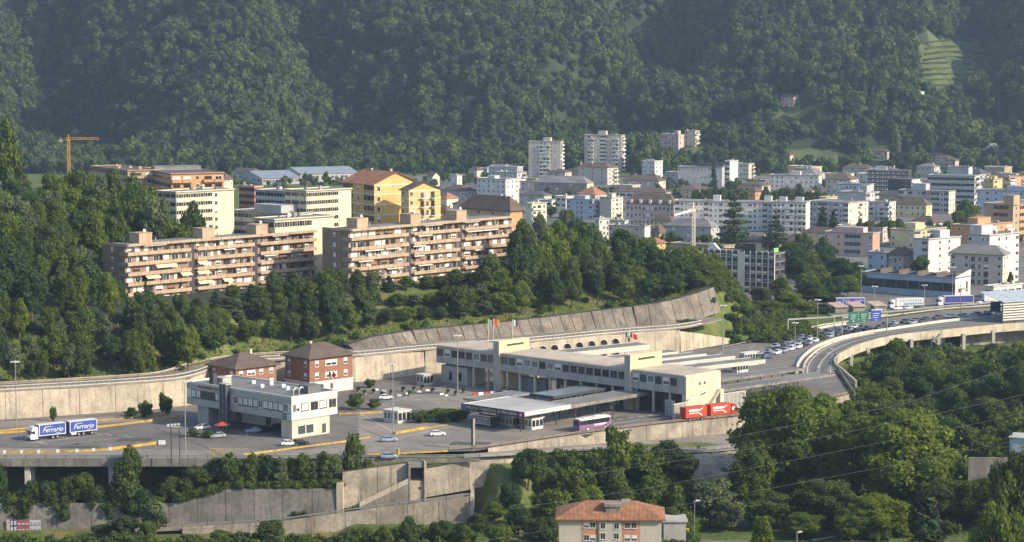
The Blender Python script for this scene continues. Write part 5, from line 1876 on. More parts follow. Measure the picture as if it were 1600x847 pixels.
# left viaduct carrying the edge road
vd = thing('viaduct', 'grey concrete road viaduct on pillars below the blue lorry', 'viaduct', (-160, 561, 0))
MB().box(-110, 120, .3, 8.2, -.75, -.02).build('deck', M_ASPH_L, vd)
MB().box(-110, 96, -.3, .3, -1.9, .12).build('edge_beam', M_CONC_D, vd)
MB().box(96.01, 152, .05, .3, -.9, .1).build('edge_beam', M_CONC_D, vd)
col = MB().box(-.65, .65, -.6, .6, -13, -2.4).hexa([(-.65, -.6, -2.4), (.65, -.6, -2.4), (.65, .6, -2.4), (-.65, .6, -2.4), (-1.5, -.6, -1.2), (1.5, -.6, -1.2), (1.5, .6, -1.2), (-1.5, .6, -1.2)]).box(-1.5, 1.5, -.6, .6, -1.199, -.76).mesh('pillar', M_CONC_L)
for x in (-1.2, 19.6, 40.3, 61, 81):
    put('pillar', col, vd, (x, 1.2, 0))
    put('pillar', col, vd, (x, 6.6, 0))
guard_rail('guard_rail', 'grey guard rail along the outer edge of the left viaduct', [Vector((-160, 561.2, 0)), Vector((-30, 561.2, 0)), Vector((-8, 564.5, -.4)), Vector((5, 575, -1.7)), Vector((18.4, 588, -2.6)), Vector((30, 593, -3.4)), Vector((45.5, 592.5, -4)), Vector((53, 595.5, -4)), Vector((60, 601, -4.2)), Vector((72, 612, -4.4))], .95, 5.0, M_STEEL, (.45, .8), None, .2)
# lower slip road
a_, b_ = [], []
for x in (-12, -4, 5, 13, 20, 28, 36, 44, 52, 60, 68, 76):
    l1 = float(np.interp(x, L1X, L1Y))
    w = float(np.interp(x, [-12, -5, 18, 30, 45, 62, 76], [6, 7, 8.5, 14, 25, 27, 28]))
    a_.append(Vector((x, l1 - .2, ZR(x))))
    b_.append(Vector((x, l1 - w, ZR(x))))
strip('slip_road', a_, b_, M_ASPH_L)
# tan wall carrying the yard edge
bs = [Vector((x, float(np.interp(x, L1X, L1Y)) - .15, ZR(x) - .3)) for x in (-6, 4, 13.8, 25, 36, 49, 62.6, 75, 99)]
wall_panels('retaining_wall', 'sunlit tan retaining wall along the yard edge below the purple coach', 'retaining wall', bs, [.12] * len(bs), .15, M_CONC_W, .8, .12, 12)
guard_rail('guard_rail', 'brown guard rail on the yard edge beside the purple coach and red lorry', [Vector((x, float(np.interp(x, L1X, L1Y)) + .6, .05)) for x in (-16, -6, 4, 13.8, 25, 36, 49, 62.6, 75, 98)], 1.0, 4.0, M_RUST, (.5, .85), None, .22)
# grass island on the slip road
isl = [Vector((30, 596.5, -3.42)), Vector((40, 597.5, -3.8)), Vector((50, 600.5, -3.94)), Vector((55, 604.5, -4.0)), Vector((50, 607.5, -3.94)), Vector((40, 604.5, -3.8)), Vector((32, 600.5, -3.5))]
mbi = MB()
mbi.poly([p + Vector((0, 0, .12)) for p in isl])
for p, q_ in zip(isl, isl[1:] + isl[:1]):
    mbi.poly([p, q_, q_ + Vector((0, 0, .12)), p + Vector((0, 0, .12))])
struct(mbi.build('grass_island', M_GROUND))
# big lit wall with stair portal
wall_panels('portal_wall', 'tall sunlit concrete wall left of the dark stair portal', 'retaining wall',
            [Vector((-41.5, 556.6, -11.6)), Vector((-33, 558, -10.8)), Vector((-25.6, 559.2, -9.9))], [-2.7, -1.7, -.95], .3, M_CONC_W, 2.4, .14, 8)
wall_panels('portal_wall', 'tall sunlit concrete wall right of the dark stair portal', 'retaining wall',
            [Vector((-21.2, 559.8, -9.4)), Vector((-10.6, 562, -8)), Vector((-1.6, 566.6, -6.6)), Vector((8, 574, -7)), Vector((18, 584, -7)), Vector((32, 590, -8))], [-2.4, -.9, -1.2, -2, -2.8, -3.6], .3, M_CONC_W, 2.0, .14, 9)
pt = thing('stair_portal', 'dark square stair portal framed in concrete in the tall wall', 'portal', (-25.6, 559.2, 0), math.atan2(.6, 4.4))
MB().box(.02, .5, -1.6, 2.5, -10.2, -.75).build('jamb', M_CONC_D, pt)
MB().box(3.9, 4.42, -1.6, 2.5, -10.2, -.4).build('jamb', M_CONC, pt)
MB().box(.5, 3.9, -1.2, 2.5, -1.75, -.75).build('lintel', M_CONC_D, pt)
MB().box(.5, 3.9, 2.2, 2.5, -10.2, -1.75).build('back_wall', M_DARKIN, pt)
MB().box(.5, 3.9, -1.0, 2.2, -10.2, -5.1).build('landing', M_CONC, pt)
MB().box(2.6, 3.0, -1.1, -1.01, -7.2, -6.6).build('vent_hole', M_BLACKS, pt)
os_ = thing('outside_stair', 'concrete stair flight slanting down the tall wall from the dark portal', 'stairs', (-25.6, 558.0, 0), math.atan2(1.4, 11.9) + math.pi)
for k in range(18):
    MB().box(k * .66, (k + 1) * .66, .0, 1.3, -11.6, -5.1 - k * .31).build('step', M_CONC_D, os_)
MB().hexa([(0, 1.31, -5.4), (0, 1.5, -5.4), (11.9, 1.5, -11.0), (11.9, 1.31, -11.0), (0, 1.31, -4.1), (0, 1.5, -4.1), (11.9, 1.5, -9.7), (11.9, 1.31, -9.7)]).build('parapet', M_CONC, os_)
# ramp in front and its outer wall
strip('ramp_road', [Vector((-92, 549.8, -16.3)), Vector((-55.6, 551.2, -14.2)), Vector((-10.0, 553.2, -8.6))], [Vector((-92, 556, -16.3)), Vector((-55.6, 557.5, -14.2)), Vector((-10.0, 562.5, -8.6))], M_ASPH_L)
wall_panels('ramp_wall', 'low stained concrete wall carrying the ramp at the bottom', 'retaining wall',
            [Vector((-80, 550.2, -17.5)), Vector((-55.6, 551, -17.3)), Vector((-33, 552, -16.2)), Vector((-10.2, 553, -14.6))], [-15.0, -13.6, -10.6, -7.9], .2, M_CONC_W, 1.0, .12, 9)
guard_rail('guard_rail', 'grey guard rail on top of the ramp wall at the bottom', [Vector((-80, 550.8, -15)), Vector((-55.6, 551.6, -13.6)), Vector((-33, 552.6, -10.6)), Vector((-10.4, 553.6, -7.9))], .8, 5.5, M_STEEL, (.55,), None, .35)
MB().hexa([Vector((-10.2, 553, -15)), Vector((-9.2, 553, -15)), Vector((-9.2, 563, -15)), Vector((-10.2, 563, -15)), Vector((-10.2, 553, -7.9)), Vector((-9.2, 553, -7.9)), Vector((-9.2, 563, -7.5)), Vector((-10.2, 563, -7.5))])
tag(MB().box(0, .9, 0, 9.5, -6.6, .7).build('end_pier', M_CONC, None, (-10.2, 553.0, -8.6)), 'square concrete pier closing the right end of the ramp wall', 'pier')
strip('lower_street', [Vector((-95, 541, -17.6)), Vector((-50, 542.5, -16.9)), Vector((-14, 545, -15.6)), Vector((10, 547, -15.2))], [Vector((-95, 548.5, -17.6)), Vector((-50, 549.2, -16.9)), Vector((-14, 550.5, -15.6)), Vector((10, 552, -15.2))], M_ASPH_L)
# shaded walls at the lower left
wall_panels('terrace_wall', 'stained grey terrace wall under the hedge left of the sunlit portal wall', 'retaining wall',
            [Vector((-84, 555.6, -17.5)), Vector((-77, 555.2, -17.2)), Vector((-70, 554.9, -16.8)), Vector((-56, 554.4, -15.5)), Vector((-41.6, 554, -13.8))], [-10.2, -8.6, -6.5, -6.4, -6.3], .5, M_CONC_D, 1.5, .14, 7)
tag(MB().box(-.4, 1.2, 0, 3.2, -14, -5.0).build('corner_pier', M_CONC, None, (-42.4, 554.0, 0)), 'pale corner pier between the grey terrace wall and the portal wall', 'pier')
w1 = wall_panels('street_wall', 'long dark grey street wall with painted posters at the lower left', 'retaining wall',
                 [Vector((-160, 555.4, -18)), Vector((-122, 555.2, -18)), Vector((-84, 555.5, -17.6))], [-9.9, -10.1, -10.2], .4, M_CONC_D, 1.5, .16, 9.5)
strip('lower_street', [Vector((-160, 541, -17.6)), Vector((-95, 541, -17.55))], [Vector((-160, 554.9, -17.6)), Vector((-95, 554.9, -17.55))], M_CONC_D)
# painted posters on the street wall (flat pieces on the wall face)
mur = thing('wall_mural', 'painted panels in red, blue and white on the street wall', 'mural', (-123.6, 554.95, -17.2))
MUR = {'r': mat('mural_red', (.33, .09, .09), .8, .2, 2), 'w': mat('mural_white', (.5, .48, .52), .8, .15, 2), 'b': mat('mural_blue', (.07, .07, .17), .8, .2, 2), 'p': mat('mural_pink', (.5, .36, .33), .8, .2, 2), 'v': mat('mural_violet', (.2, .18, .3), .8, .2, 2)}
MB().box(0, .8, -.05, 0, .2, 3.2).build('mural_panel', MUR['p'], mur)
MB().box(.8, 2.55, -.05, 0, .2, 3.2).build('mural_panel', MUR['b'], mur)
MB().box(2.55, 5.6, -.05, 0, .2, 3.2).build('mural_panel', MUR['r'], mur)
for r_ in range(2):
    z = .35 + r_ * 1.5
    for k in range(2):
        MB().prism([(1.0 + k * .85, -.07), (1.55 + k * .85, -.07), (1.55 + k * .85, -.051), (1.0 + k * .85, -.051)], z, z + 1.05).build('mural_shape', MUR['w'], mur)
    MB().box(2.6, 5.4, -.06, -.051, z - .1, z + .12).build('mural_shape', MUR['b'], mur)
    for k in range(3):
        x = 2.7 + k * .95
        MB().poly([(x, -.065, z + .15), (x + .75, -.065, z + .05), (x + .95, -.065, z + .3), (x + .25, -.065, z + .6)]).build('mural_shape', MUR['w'], mur)
    for k in range(3):
        x = 5.65 + k * .92
        MB().box(x, x + .86, -.05, 0, z - .05, z + 1.3).build('mural_panel', MUR['w'], mur)
        MB().poly([(x + .18, -.065, z + .1), (x + .68, -.065, z + .1), (x + .43, -.065, z + 1.0)]).build('mural_shape', MUR['v'], mur)

# ------------------------------------------------------------------ motorway and its viaduct
vr = thing('viaduct', 'curved motorway viaduct with tan parapet at the right', 'viaduct', (103, 735, 0))
o = Vector((103, 735, 0))
ne = smooth_line([Vector((104, 690, 0)), Vector((103.6, 715, 0)), Vector((103, 735, 0)), Vector((110, 761, 0)), Vector((130, 800, 0)), Vector((152, 816, 0)), Vector((181, 837, 0)), Vector((215, 851, 0)), Vector((300, 868, 0))], 2)
inn = offset(ne, 16)
mb_, un = MB(), MB()
E1, E2 = offset(ne, -.3), offset(ne, .3)
for i in range(len(ne) - 1):
    lo = -1.9 if ne[i].x > 105 else -1.2
    mb_.hexa([E1[i] - o + Vector((0, 0, lo)), E1[i + 1] - o + Vector((0, 0, lo)), E2[i + 1] - o + Vector((0, 0, lo)), E2[i] - o + Vector((0, 0, lo)),
              E1[i] - o + Vector((0, 0, .95)), E1[i + 1] - o + Vector((0, 0, .95)), E2[i + 1] - o + Vector((0, 0, .95)), E2[i] - o + Vector((0, 0, .95))])
    if ne[i].x > 104.5:
        un.hexa([E2[i] - o + Vector((0, 0, -1.0)), E2[i + 1] - o + Vector((0, 0, -1.0)), inn[i + 1] - o + Vector((0, 0, -1.0)), inn[i] - o + Vector((0, 0, -1.0)),
                 E2[i] - o + Vector((0, 0, -.02)), E2[i + 1] - o + Vector((0, 0, -.02)), inn[i + 1] - o + Vector((0, 0, -.02)), inn[i] - o + Vector((0, 0, -.02))])
mb_.build('parapet', M_CONC, vr)
un.build('deck', M_CONC_D, vr)
pm = MB().box(-.55, .55, -.55, .55, -9, -1.01).mesh('pillar', M_CONC_L)
for x, y in ((114, 766), (122, 781), (131, 797.5), (141, 805), (152, 813), (162.5, 821), (175, 830), (190, 839)):
    put('pillar', pm, vr, Vector((x, y + 1.6, 0)) - o)
    put('pillar', pm, vr, Vector((x - 6, y + 9.5, 0)) - o)
wall_panels('abutment_wall', 'grey abutment wall under the far end of the motorway viaduct', 'wall', [Vector((163, 832, -8)), Vector((186, 846, -8)), Vector((215, 858, -8))], [-1.05] * 3, 0, M_CONC_D, .8, .1, 8)
# steel stairs beside the viaduct
sv = thing('steel_stairs', 'zigzag steel stairs hanging on the viaduct parapet', 'stairs', (148.5, 811.5, -6.9), math.atan2(21, 29))
for k in range(3):
    xa, xb = (0, 3.6) if k % 2 == 0 else (3.6, 0)
    f = MB()
    f.beam((xa, -1 - .1 * k, k * 2.3), (xb, -1 - .1 * k, (k + 1) * 2.3), 1.0, .22)
    f.beam((xa, -1.5 - .1 * k, k * 2.3 + 1), (xb, -1.5 - .1 * k, (k + 1) * 2.3 + 1), .08, .1)
    f.build('flight', M_STEEL, sv)
    MB().box(min(xb, 3.6) - .7 if xb == 0 else 3.2, (xb + .7), -1.7, -.4, (k + 1) * 2.3 - .1, (k + 1) * 2.3).build('landing', M_STEEL, sv)
for x in (-.6, 4.2):
    MB().cyl((x, -1.2, -.2), (x, -1.2, 7.6), .08).build('post', M_STEEL, sv)

BA_px = [(1244, 584), (1246, 568), (1262, 551), (1281, 540), (1307.6, 530), (1351, 521), (1400, 514), (1481, 502), (1551, 496), (1640, 489)]
BA = smooth_line([P(*p) for p in BA_px], 2)
barrier('median_barrier', 'pale concrete median barrier between the queue and the empty carriageway', 'barrier', BA, .85, .8, M_CONC_L)
barrier('median_barrier', 'second pale barrier line just outside the curved median', 'barrier', offset([p for p in BA if p.x < 128], -2.0), .6, .5, M_CONC)
IN2 = smooth_line([P(1336, 618), P(1322, 598), P(1308, 575), P(1306, 563), P(1312, 553)], 2)
barrier('inner_barrier', 'dark inner crash barrier of the slip lane beside the curved parapet', 'barrier', IN2, .9, .6, M_CONC_D)
FB = smooth_line([P(1251, 519), P(1279, 510.5), P(1321, 505), P(1376, 497), P(1400, 494), P(1475, 484), P(1557, 479), P(1640, 473)], 1)
guard_rail('guard_rail', 'pale guard rail along the far edge of the motorway', FB, .9, 6, M_CONC_L, (.6,), None, .4)
FB2 = [P(1225, 531), P(1251, 521.5), P(1290, 512)]
barrier('kerb_wall', 'low pale wall at the far road edge left of the sign gantry', 'barrier', [P(1250, 521), P(1270, 515.5), P(1300, 510), P(1322, 507)], .7, .5, M_CONC_L)
guard_rail('guard_rail', 'grey guard rail of the rest area access road', [P(1300, 497), P(1400, 489), P(1480, 481), P(1560, 474)], 1.1, 6, M_STEEL, (.5, .9), None, .3)
guard_rail('guard_rail', 'rail beside the approach road below the leaning wall end', [P(1128, 545), P(1160, 538), P(1205, 530), P(1250, 520)], .8, 5, M_STEEL, (.6,), None, .3)
# lane markings: pieces of the motorway sheet
mw = bpy.data.objects['motorway']
DASH = MB().box(-1.9, 1.9, -.11, .11, 0, .004).mesh('lane_dash', M_PAINT)
def dashes(pl, step, parent, m=None, z=.008):
    rs = resample(pl, step)
    for p, q_ in list(zip(rs[:-1], rs[1:])):
        an = math.atan2(q_.y - p.y, q_.x - p.x)
        put('lane_dash', DASH, parent, (p.x, p.y, z), an)
BAl = resample(BA, 4)
dashes(offset([p for p in BAl if p.x < 175], -7.0), 7.5, mw)
dashes(offset([p for p in BAl if p.x < 150], -10.6), 7.5, mw)
dashes([P(1140, 556), P(1200, 544), P(1260, 529), P(1330, 514), P(1400, 503)], 9, mw)
dashes([P(1100, 556), P(1150, 546), P(1200, 538)], 9, mw)
def line(pl, w, name, m, z):
    L_, R_ = offset(pl, w / 2), offset(pl, -w / 2)
    mb = MB()
    for i in range(len(pl) - 1):
        mb.poly([R_[i] + Vector((0, 0, z)), R_[i + 1] + Vector((0, 0, z)), L_[i + 1] + Vector((0, 0, z)), L_[i] + Vector((0, 0, z))])
    return mb.build(name, m)
for pl in (offset([p for p in BAl if p.x < 182], -3.4), offset(ne, 1.3), offset([p for p in BAl], 1.2)):
    e = line(pl, .22, 'edge_line', M_PAINT, .009)
    e.parent = mw
# arrows and hatching on the slip lane
ARW = MB().poly([(-1.6, -.15, 0), (.4, -.15, 0), (.4, .15, 0), (-1.6, .15, 0)]).poly([(.4, -.55, 0), (1.8, 0, 0), (.4, .55, 0)]).mesh('lane_arrow', M_PAINT)
for px, py in ((1268, 557), (1276, 551), (1294, 552), (1259, 573), (1279, 573), (1262, 579), (1300, 545)):
    p = P(px, py)
    put('lane_arrow', ARW, mw, (p.x, p.y, .009), math.radians(70))
for k in range(8):
    a, b = P(1290 + k * 1.2, 584 - k * 4), P(1304 + k * .6, 581 - k * 4.2)
    e = line([a, b], .3, 'hatch_stripe', M_PAINT, .009)
    e.parent = mw
# yard markings
yd = bpy.data.objects['station_yard']
def yline(pts, w=.16):
    e = line([P(*p) for p in pts], w, 'marking', M_PAINT, .009)
    e.parent = yd
for pts in ([(30, 689), (150, 676)], [(47, 692), (170, 678)], [(82, 695), (207, 682.5)], [(55, 690), (66, 693)], [(62, 691), (75, 694.5)], [(148, 676), (160, 680)], [(165, 677.5), (175, 681)], [(185, 679), (207, 683)],
            [(560, 645), (617, 676)], [(545, 652), (600, 645)], [(596, 690), (735, 660)], [(480, 640), (560, 638)], [(430, 660), (415, 672)], [(398, 668), (385, 680)], [(900, 655), (980, 648)], [(960, 662), (1050, 652)], [(930, 668), (1000, 655)],
            [(620, 607), (700, 611)], [(640, 625), (700, 622)], [(560, 625), (640, 640)]):
    yline(pts)
for k in range(9):
    p = P(905 + k * 16, 664 - k * 2.2)
    put('lane_dash', DASH, yd, (p.x, p.y, .009), math.radians(42), (.5, 1.5, 1))

# yellow barriers in the yard
def yb(label, pts, h=.75, w=.5, white=False):
    h, w = h * .72, w * .6
    pl = [P(*p) for p in pts]
    r = thing('yellow_barrier', label, 'barrier', pl[0])
    mb = MB()
    for a, b in zip(pl[:-1], pl[1:]):
        mb.beam(a - pl[0] + Vector((0, 0, h / 2 + .02)), b - pl[0] + Vector((0, 0, h / 2 + .02)), w, h)
    mb.build('rail', M_YEL, r)
    if white:
        wp = MB().box(-.35, .35, -.3, .3, 0, h + .25).mesh('white_block', M_WHITE)
        for p in resample(pl, 4.2):
            put('white_block', wp, r, p - pl[0])
    return r
yb('yellow barrier with white blocks along the viaduct road, far left', [(-20, 709), (60, 708), (120, 706.5), (172, 703.5)], .7, .5, True)
yb('broad yellow barrier with a white head in the lorry yard', [(174, 703), (215, 698), (248, 693.5)], .9, 1.2)
tag(MB().box(0, 1.6, -.6, .6, 0, .9).build('barrier_head', M_WHITE, None, P(248, 694)), 'white end block of the broad yellow barrier', 'barrier block')
yb('yellow barrier behind the blue lorry cab at the left edge', [(-20, 679), (30, 676), (60, 673)])
yb('yellow barrier line at the foot of the pale wall behind the blue lorry', [(150, 669), (190, 664.5), (240, 658), (285, 651)], .8, .5)
yb('yellow barrier near the wall base left of the customs office', [(-20, 676), (60, 668), (155, 658), (262, 648)], .5, .4)
yb('yellow rail in front of the customs office', [(380, 712), (440, 704), (500, 696), (540, 691), (578, 684)], .6, .4)
yb('thick yellow rail at the kerb right of the tall lamp mast', [(617, 678.5), (640, 674.5), (668, 669.5)], .9, .9)
yb('thin yellow rail on the bushy kerb before the name board', [(668, 669.5), (700, 664), (735, 657)], .3, .5)
yb('yellow rail right of the customs office by the grass', [(530, 648), (560, 647), (597, 645)], .7, .5)
yb('yellow rail at the road edge below the kiosk', [(575, 712), (640, 709), (700, 706)], .6, .3)
cg = thing('yellow_cage', 'yellow tubular cage fence at the road edge before the customs office', 'fence', P(328, 711))
for x in np.linspace(0, 6.4, 9):
    MB().cyl((x, 0, 0), (x, 0, 1.7), .06, .06, 6).build('bar', M_YEL, cg)
MB().beam((0, 0, 1.65), (6.4, 0, 1.65), .12, .12).beam((0, 0, .85), (6.4, 0, .85), .12, .12).beam((0, 0, .1), (6.4, 0, .1), .12, .12).build('rail', M_YEL, cg)
tag(MB().cyl((0, 0, 0), (0, 0, 1.6), .35, .35, 10).build('yellow_post', M_YEL, None, P(622, 711)), 'short fat yellow post at the road edge below the tall mast', 'post')
# red and white blocks under the terminal
rb = thing('red_white_barrier', 'row of red and white plastic barriers before the terminal pylon', 'barrier', P(742, 618))
for k in range(8):
    d = Vector((k * 1.75, k * .85 if k < 4 else 3.4 + (k - 4) * 2.2, 0))
    MB().hexa([(-.75, -.3, 0), (.75, -.3, 0), (.75, .3, 0), (-.75, .3, 0), (-.75, -.12, .85), (.75, -.12, .85), (.75, .12, .85), (-.75, .12, .85)]).build('barrier_block', M_WHITE if k % 2 else mat('plastic_red', (.4, .05, .04), .6), rb, d, .35)
# kerb stones dotted around the middle
ks = MB().box(-.6, .6, -.25, .25, 0, .5).mesh('kerb_block', M_WHITE)
for k, (px, py, an) in enumerate(((624, 619, 0), (637, 616, .3), (655, 613, 0), (668, 611, .2), (690, 617, .4), (698, 619, .5), (580, 631, .2), (600, 612, .1), (588, 610, .6), (520, 640, 0), (612, 650, .2), (600, 655, .4))):
    tag(put('kerb_block', ks, None, P(px, py), an), 'white kerb block on the yard between the brick house and the terminal', 'kerb block', 'white kerb blocks on the yard')

# tar seams and patched areas on the yard
M_TAR = mat('tar_seam', (.04, .038, .036), .9, .2, 1)
for pts in ([(540, 619), (600, 626), (640, 634), (700, 652)], [(500, 655), (560, 668), (600, 684)], [(300, 690), (330, 703), (345, 711)], [(240, 668), (300, 690)], [(700, 625), (760, 640)], [(160, 690), (260, 697)], [(640, 600), (720, 607)], [(880, 682), (960, 664), (1040, 655)],
            [(620, 690), (720, 692)], [(20, 700), (150, 696)], [(1000, 640), (1060, 656)], [(430, 700), (560, 700)]):
    e = line([P(*p) for p in pts], .28, 'tar_seam', M_TAR, .0085)
    e.parent = yd
PM = [mat('asphalt_patch_dark', (.085, .08, .076), .9, .2, .3, fine=.15), mat('asphalt_patch_pale', (.22, .20, .175), .9, .2, .3, fine=.15), mat('asphalt_patch_oily', (.10, .095, .09), .75, .3, .5, fine=.2)]
for k, (x0, y0, w, h) in enumerate(((180, 684, 60, 6), (560, 652, 50, 9), (640, 640, 44, 10), (90, 697, 70, 4), (470, 650, 40, 8), (700, 690, 70, 6), (880, 676, 50, 4), (600, 697, 60, 6), (640, 612, 50, 4), (1000, 660, 50, 3), (330, 700, 60, 5), (250, 676, 34, 5), (760, 612, 36, 4), (560, 606, 50, 4))):
    s_ = sheet('asphalt_patch', [P(x0, y0 + h), P(x0 + w * .9, y0 + h * .9), P(x0 + w, y0 + h * .1), P(x0 + w * .12, y0)], PM[k % 3], .0065)
    s_.parent = yd
    del s_['kind']
# wheel tracks on the motorway
for off in (-5.0, -5.9, -8.2, -9.3):
    e = line(offset([p for p in BAl if p.x < 185], off), .45, 'tyre_track', PM[2], .0065)
    e.parent = mw

# planters around the roundabout
pot = MB().cyl((0, 0, 0), (0, 0, .6), .5, .65, 12).mesh('pot', M_CONC_D)
for k, (px, py) in enumerate(((570, 617), (584, 615), (597, 619), (611, 617), (630, 612), (647, 611), (660, 609), (676, 613), (700, 615), (712, 618), (560, 612), (725, 614), (640, 619))):
    r = thing('planter', 'round concrete planter with dark shrub on the yard near the brick house', 'planter', P(px, py), k * .7, 'round planters on the yard')
    put('pot', pot, r)
    put('shrub', CROWNS['bush'][k % 3][0], r, (0, 0, .5), 0, (.11, .11, .09))

# ------------------------------------------------------------------ vehicles
def paint(n, c, metal=.2):
    return mat('paint_' + n, c, .35, .05, 1.0, metal=metal, spec=.5)
PAINTS = {'silver': paint('silver', (.45, .46, .48), .5), 'white': paint('white', (.72, .72, .72), 0), 'dark grey': paint('darkgrey', (.08, .085, .095)), 'black': paint('black', (.02, .02, .022)),
          'red': paint('red', (.38, .03, .025), 0), 'blue': paint('blue', (.05, .09, .22)), 'pale blue': paint('paleblue', (.3, .38, .48)), 'beige': paint('beige', (.42, .38, .31), .3)}
M_CARG = glass('car_glass', (.025, .03, .035), .08, .2)
M_LAMP = mat('headlamp', (.7, .7, .68), .2, .05)
M_TAIL = mat('tail_lamp', (.35, .02, .02), .3, .05)

def ring(x, zl, zh, w):
    return [(x, -w * .88, zl), (x, w * .88, zl), (x, w, zl + .14), (x, w, zh - .16), (x, w * .86, zh), (x, -w * .86, zh), (x, -w, zh - .16), (x, -w, zl + .14)]
def car_meshes(pm):
    b = MB()
    b.loft([ring(*s) for s in ((-2.16, .42, .66, .70), (-2.08, .26, .78, .80), (-1.35, .2, .92, .87), (-.6, .2, .96, .88), (1.3, .2, .98, .88), (1.95, .24, .96, .84), (2.12, .42, .80, .76))])
    b.loft([[(-.32, -.64, 1.40), (-.32, .64, 1.40), (-.32, .6, 1.47), (-.32, -.6, 1.47)], [(1.15, -.64, 1.40), (1.15, .64, 1.40), (1.15, .6, 1.48), (1.15, -.6, 1.48)]])
    for s in (-1, 1):
        b.beam((-1.0, s * .76, .95), (-.3, s * .64, 1.42), .07, .07)
        b.beam((.35, s * .78, .96), (.35, s * .65, 1.42), .08, .06)
        b.beam((1.8, s * .74, .98), (1.12, s * .64, 1.42), .1, .07)
    body = b.mesh('body', pm)
    return body
g = MB()
g.loft([[(-1.02, -.76, .93), (-1.02, .76, .93), (-1.0, .74, .955), (-1.0, -.74, .955)], [(-.3, -.765, .94), (-.3, .765, .94), (-.3, .63, 1.43), (-.3, -.63, 1.43)],
        [(1.1, -.765, .95), (1.1, .765, .95), (1.1, .63, 1.44), (1.1, -.63, 1.44)], [(1.82, -.74, .95), (1.82, .74, .95), (1.8, .7, .975), (1.8, -.7, .975)]])
CAR_GLASS = g.mesh('windows', M_CARG)
w_ = MB()
w_.cyl((0, -.1, 0), (0, .1, 0), .31, .31, 14, 0)
w_.cyl((0, -.115, 0), (0, -.101, 0), .19, .19, 10, 1).cyl((0, .101, 0), (0, .115, 0), .19, .19, 10, 1)
CAR_WHEEL = w_.mesh('wheel', [M_TYRE, M_RIM])
hl = MB()
for s in (-1, 1):
    hl.box(-2.15, -2.02, s * .62 - .16, s * .62 + .16, .58, .74)
CAR_LAMPS = {s: MB().box(-2.17, -2.0, s * .6 - .16, s * .6 + .16, .60, .76).mesh('headlight', M_LAMP) for s in (-1, 1)}
CAR_TAILS = {s: MB().box(2.0, 2.14, s * .62 - .14, s * .62 + .14, .62, .86).mesh('tail_light', M_TAIL) for s in (-1, 1)}
CAR_BODY = {k: car_meshes(m) for k, m in PAINTS.items()}

def car(label, p, an, colr, group=None, full=True, s=1.0, name='car'):
    """front towards -x local"""
    r = thing(name, label, 'car', p, an, group)
    r.scale = (s, s, s)
    put('body', CAR_BODY[colr], r)
    put('windows', CAR_GLASS, r)
    for x in (-1.32, 1.3):
        for y in (-.78, .78):
            put('wheel', CAR_WHEEL, r, (x, y, .31))
    if full:
        for q_ in (-1, 1):
            put('headlight', CAR_LAMPS[q_], r)
            put('tail_light', CAR_TAILS[q_], r)
    return r

ORD = ['first', 'second', 'third', 'fourth', 'fifth', 'sixth', 'seventh', 'eighth', 'ninth', 'tenth', '11th', '12th', '13th', '14th', '15th', '16th', '17th', '18th', '19th', '20th', '21st', '22nd', '23rd', '24th', '25th', '26th', '27th', '28th', '29th', '30th']
rc = random.Random(5)
CL = ['silver', 'white', 'dark grey', 'black', 'silver', 'dark grey', 'blue', 'white', 'pale blue', 'red', 'beige', 'dark grey', 'silver']
start = [P(1192, 560), P(1225, 551)]
lane_c = smooth_line([P(1180, 562), P(1215, 553.5)] + [p for p in offset(BAl, 4.4) if p.x > 99], 1)
for ln, off in enumerate((0.0, 3.4, 6.8)):
    pl = offset(lane_c, off)
    d, acc, nxt, n = 0.0, 0.0, rc.uniform(0, 4), 0
    for a, b in zip(pl[:-1], pl[1:]):
        L_ = (b - a).length
        while acc + L_ > nxt:
            p = a.lerp(b, (nxt - acc) / L_)
            sparse = p.x > 128
            if (ln == 2 and not 88 < p.x < 128) or p.x > 186:
                nxt += 7
                continue
            if not (sparse and (rc.random() < .15 or (ln == 2 and rc.random() < .5))):
                an = math.atan2(b.y - a.y, b.x - a.x)
                c_ = rc.choice(CL)
                car('%s car, %s from the left in the %s lane of the motorway queue' % (c_, ORD[min(n, 29)], ('near', 'middle', 'far')[ln]), (p.x, p.y, .012), an, c_, 'cars queuing on the motorway', False, rc.uniform(.98, 1.1))
                n += 1
            nxt += rc.uniform(5.5, 7.5)
        acc += L_
# parked and moving cars on the yard
for lb, px, py, an, c_ in (('silver saloon parked before the undercroft of the customs office', 340, 684, 20, 'silver'), ('pale estate car parked in the undercroft beside the slanting wall', 396, 676, 20, 'pale blue'),
                           ('dark car parked deep in the undercroft of the customs office', 411, 674, 60, 'dark grey'), ('white car parked left of the hedge by the stair tower', 316, 671, 40, 'white'), ('black car in the shade behind the corner wing', 430, 671, 70, 'black'),
                           ('white and blue patrol car at the yellow rail before the shop window', 451, 696, 195, 'white'), ('black car beside the patrol car at the yellow rail', 470, 695, 200, 'black'),
                           ('white car driving past the kiosk towards the brick house', 603, 624, 190, 'white'), ('blue-grey car passing below the yellow kerb rail', 608, 690, 195, 'pale blue'), ('white car following on the lane near the thin yellow rail', 683, 681, 195, 'white'),
                           ('silver car on the outer road below the yellow post', 608, 716.5, 185, 'pale blue'), ('dark car under the terminal beside the mesh cage', 795, 612, 200, 'dark grey'), ('red car standing under the farthest lane canopy', 975, 551, 30, 'red'),
                           ('dark car on the approach road right of the lane canopies', 1198, 560, 210, 'blue'), ('white van-like car at the end of the fourth lane canopy', 1050, 544, 30, 'white'), ('red-fronted car at the nose of the median', 1237, 583, 80, 'dark grey')):
    p = P(px, py)
    car(lb, (p.x, p.y, .012), math.radians(an), c_)
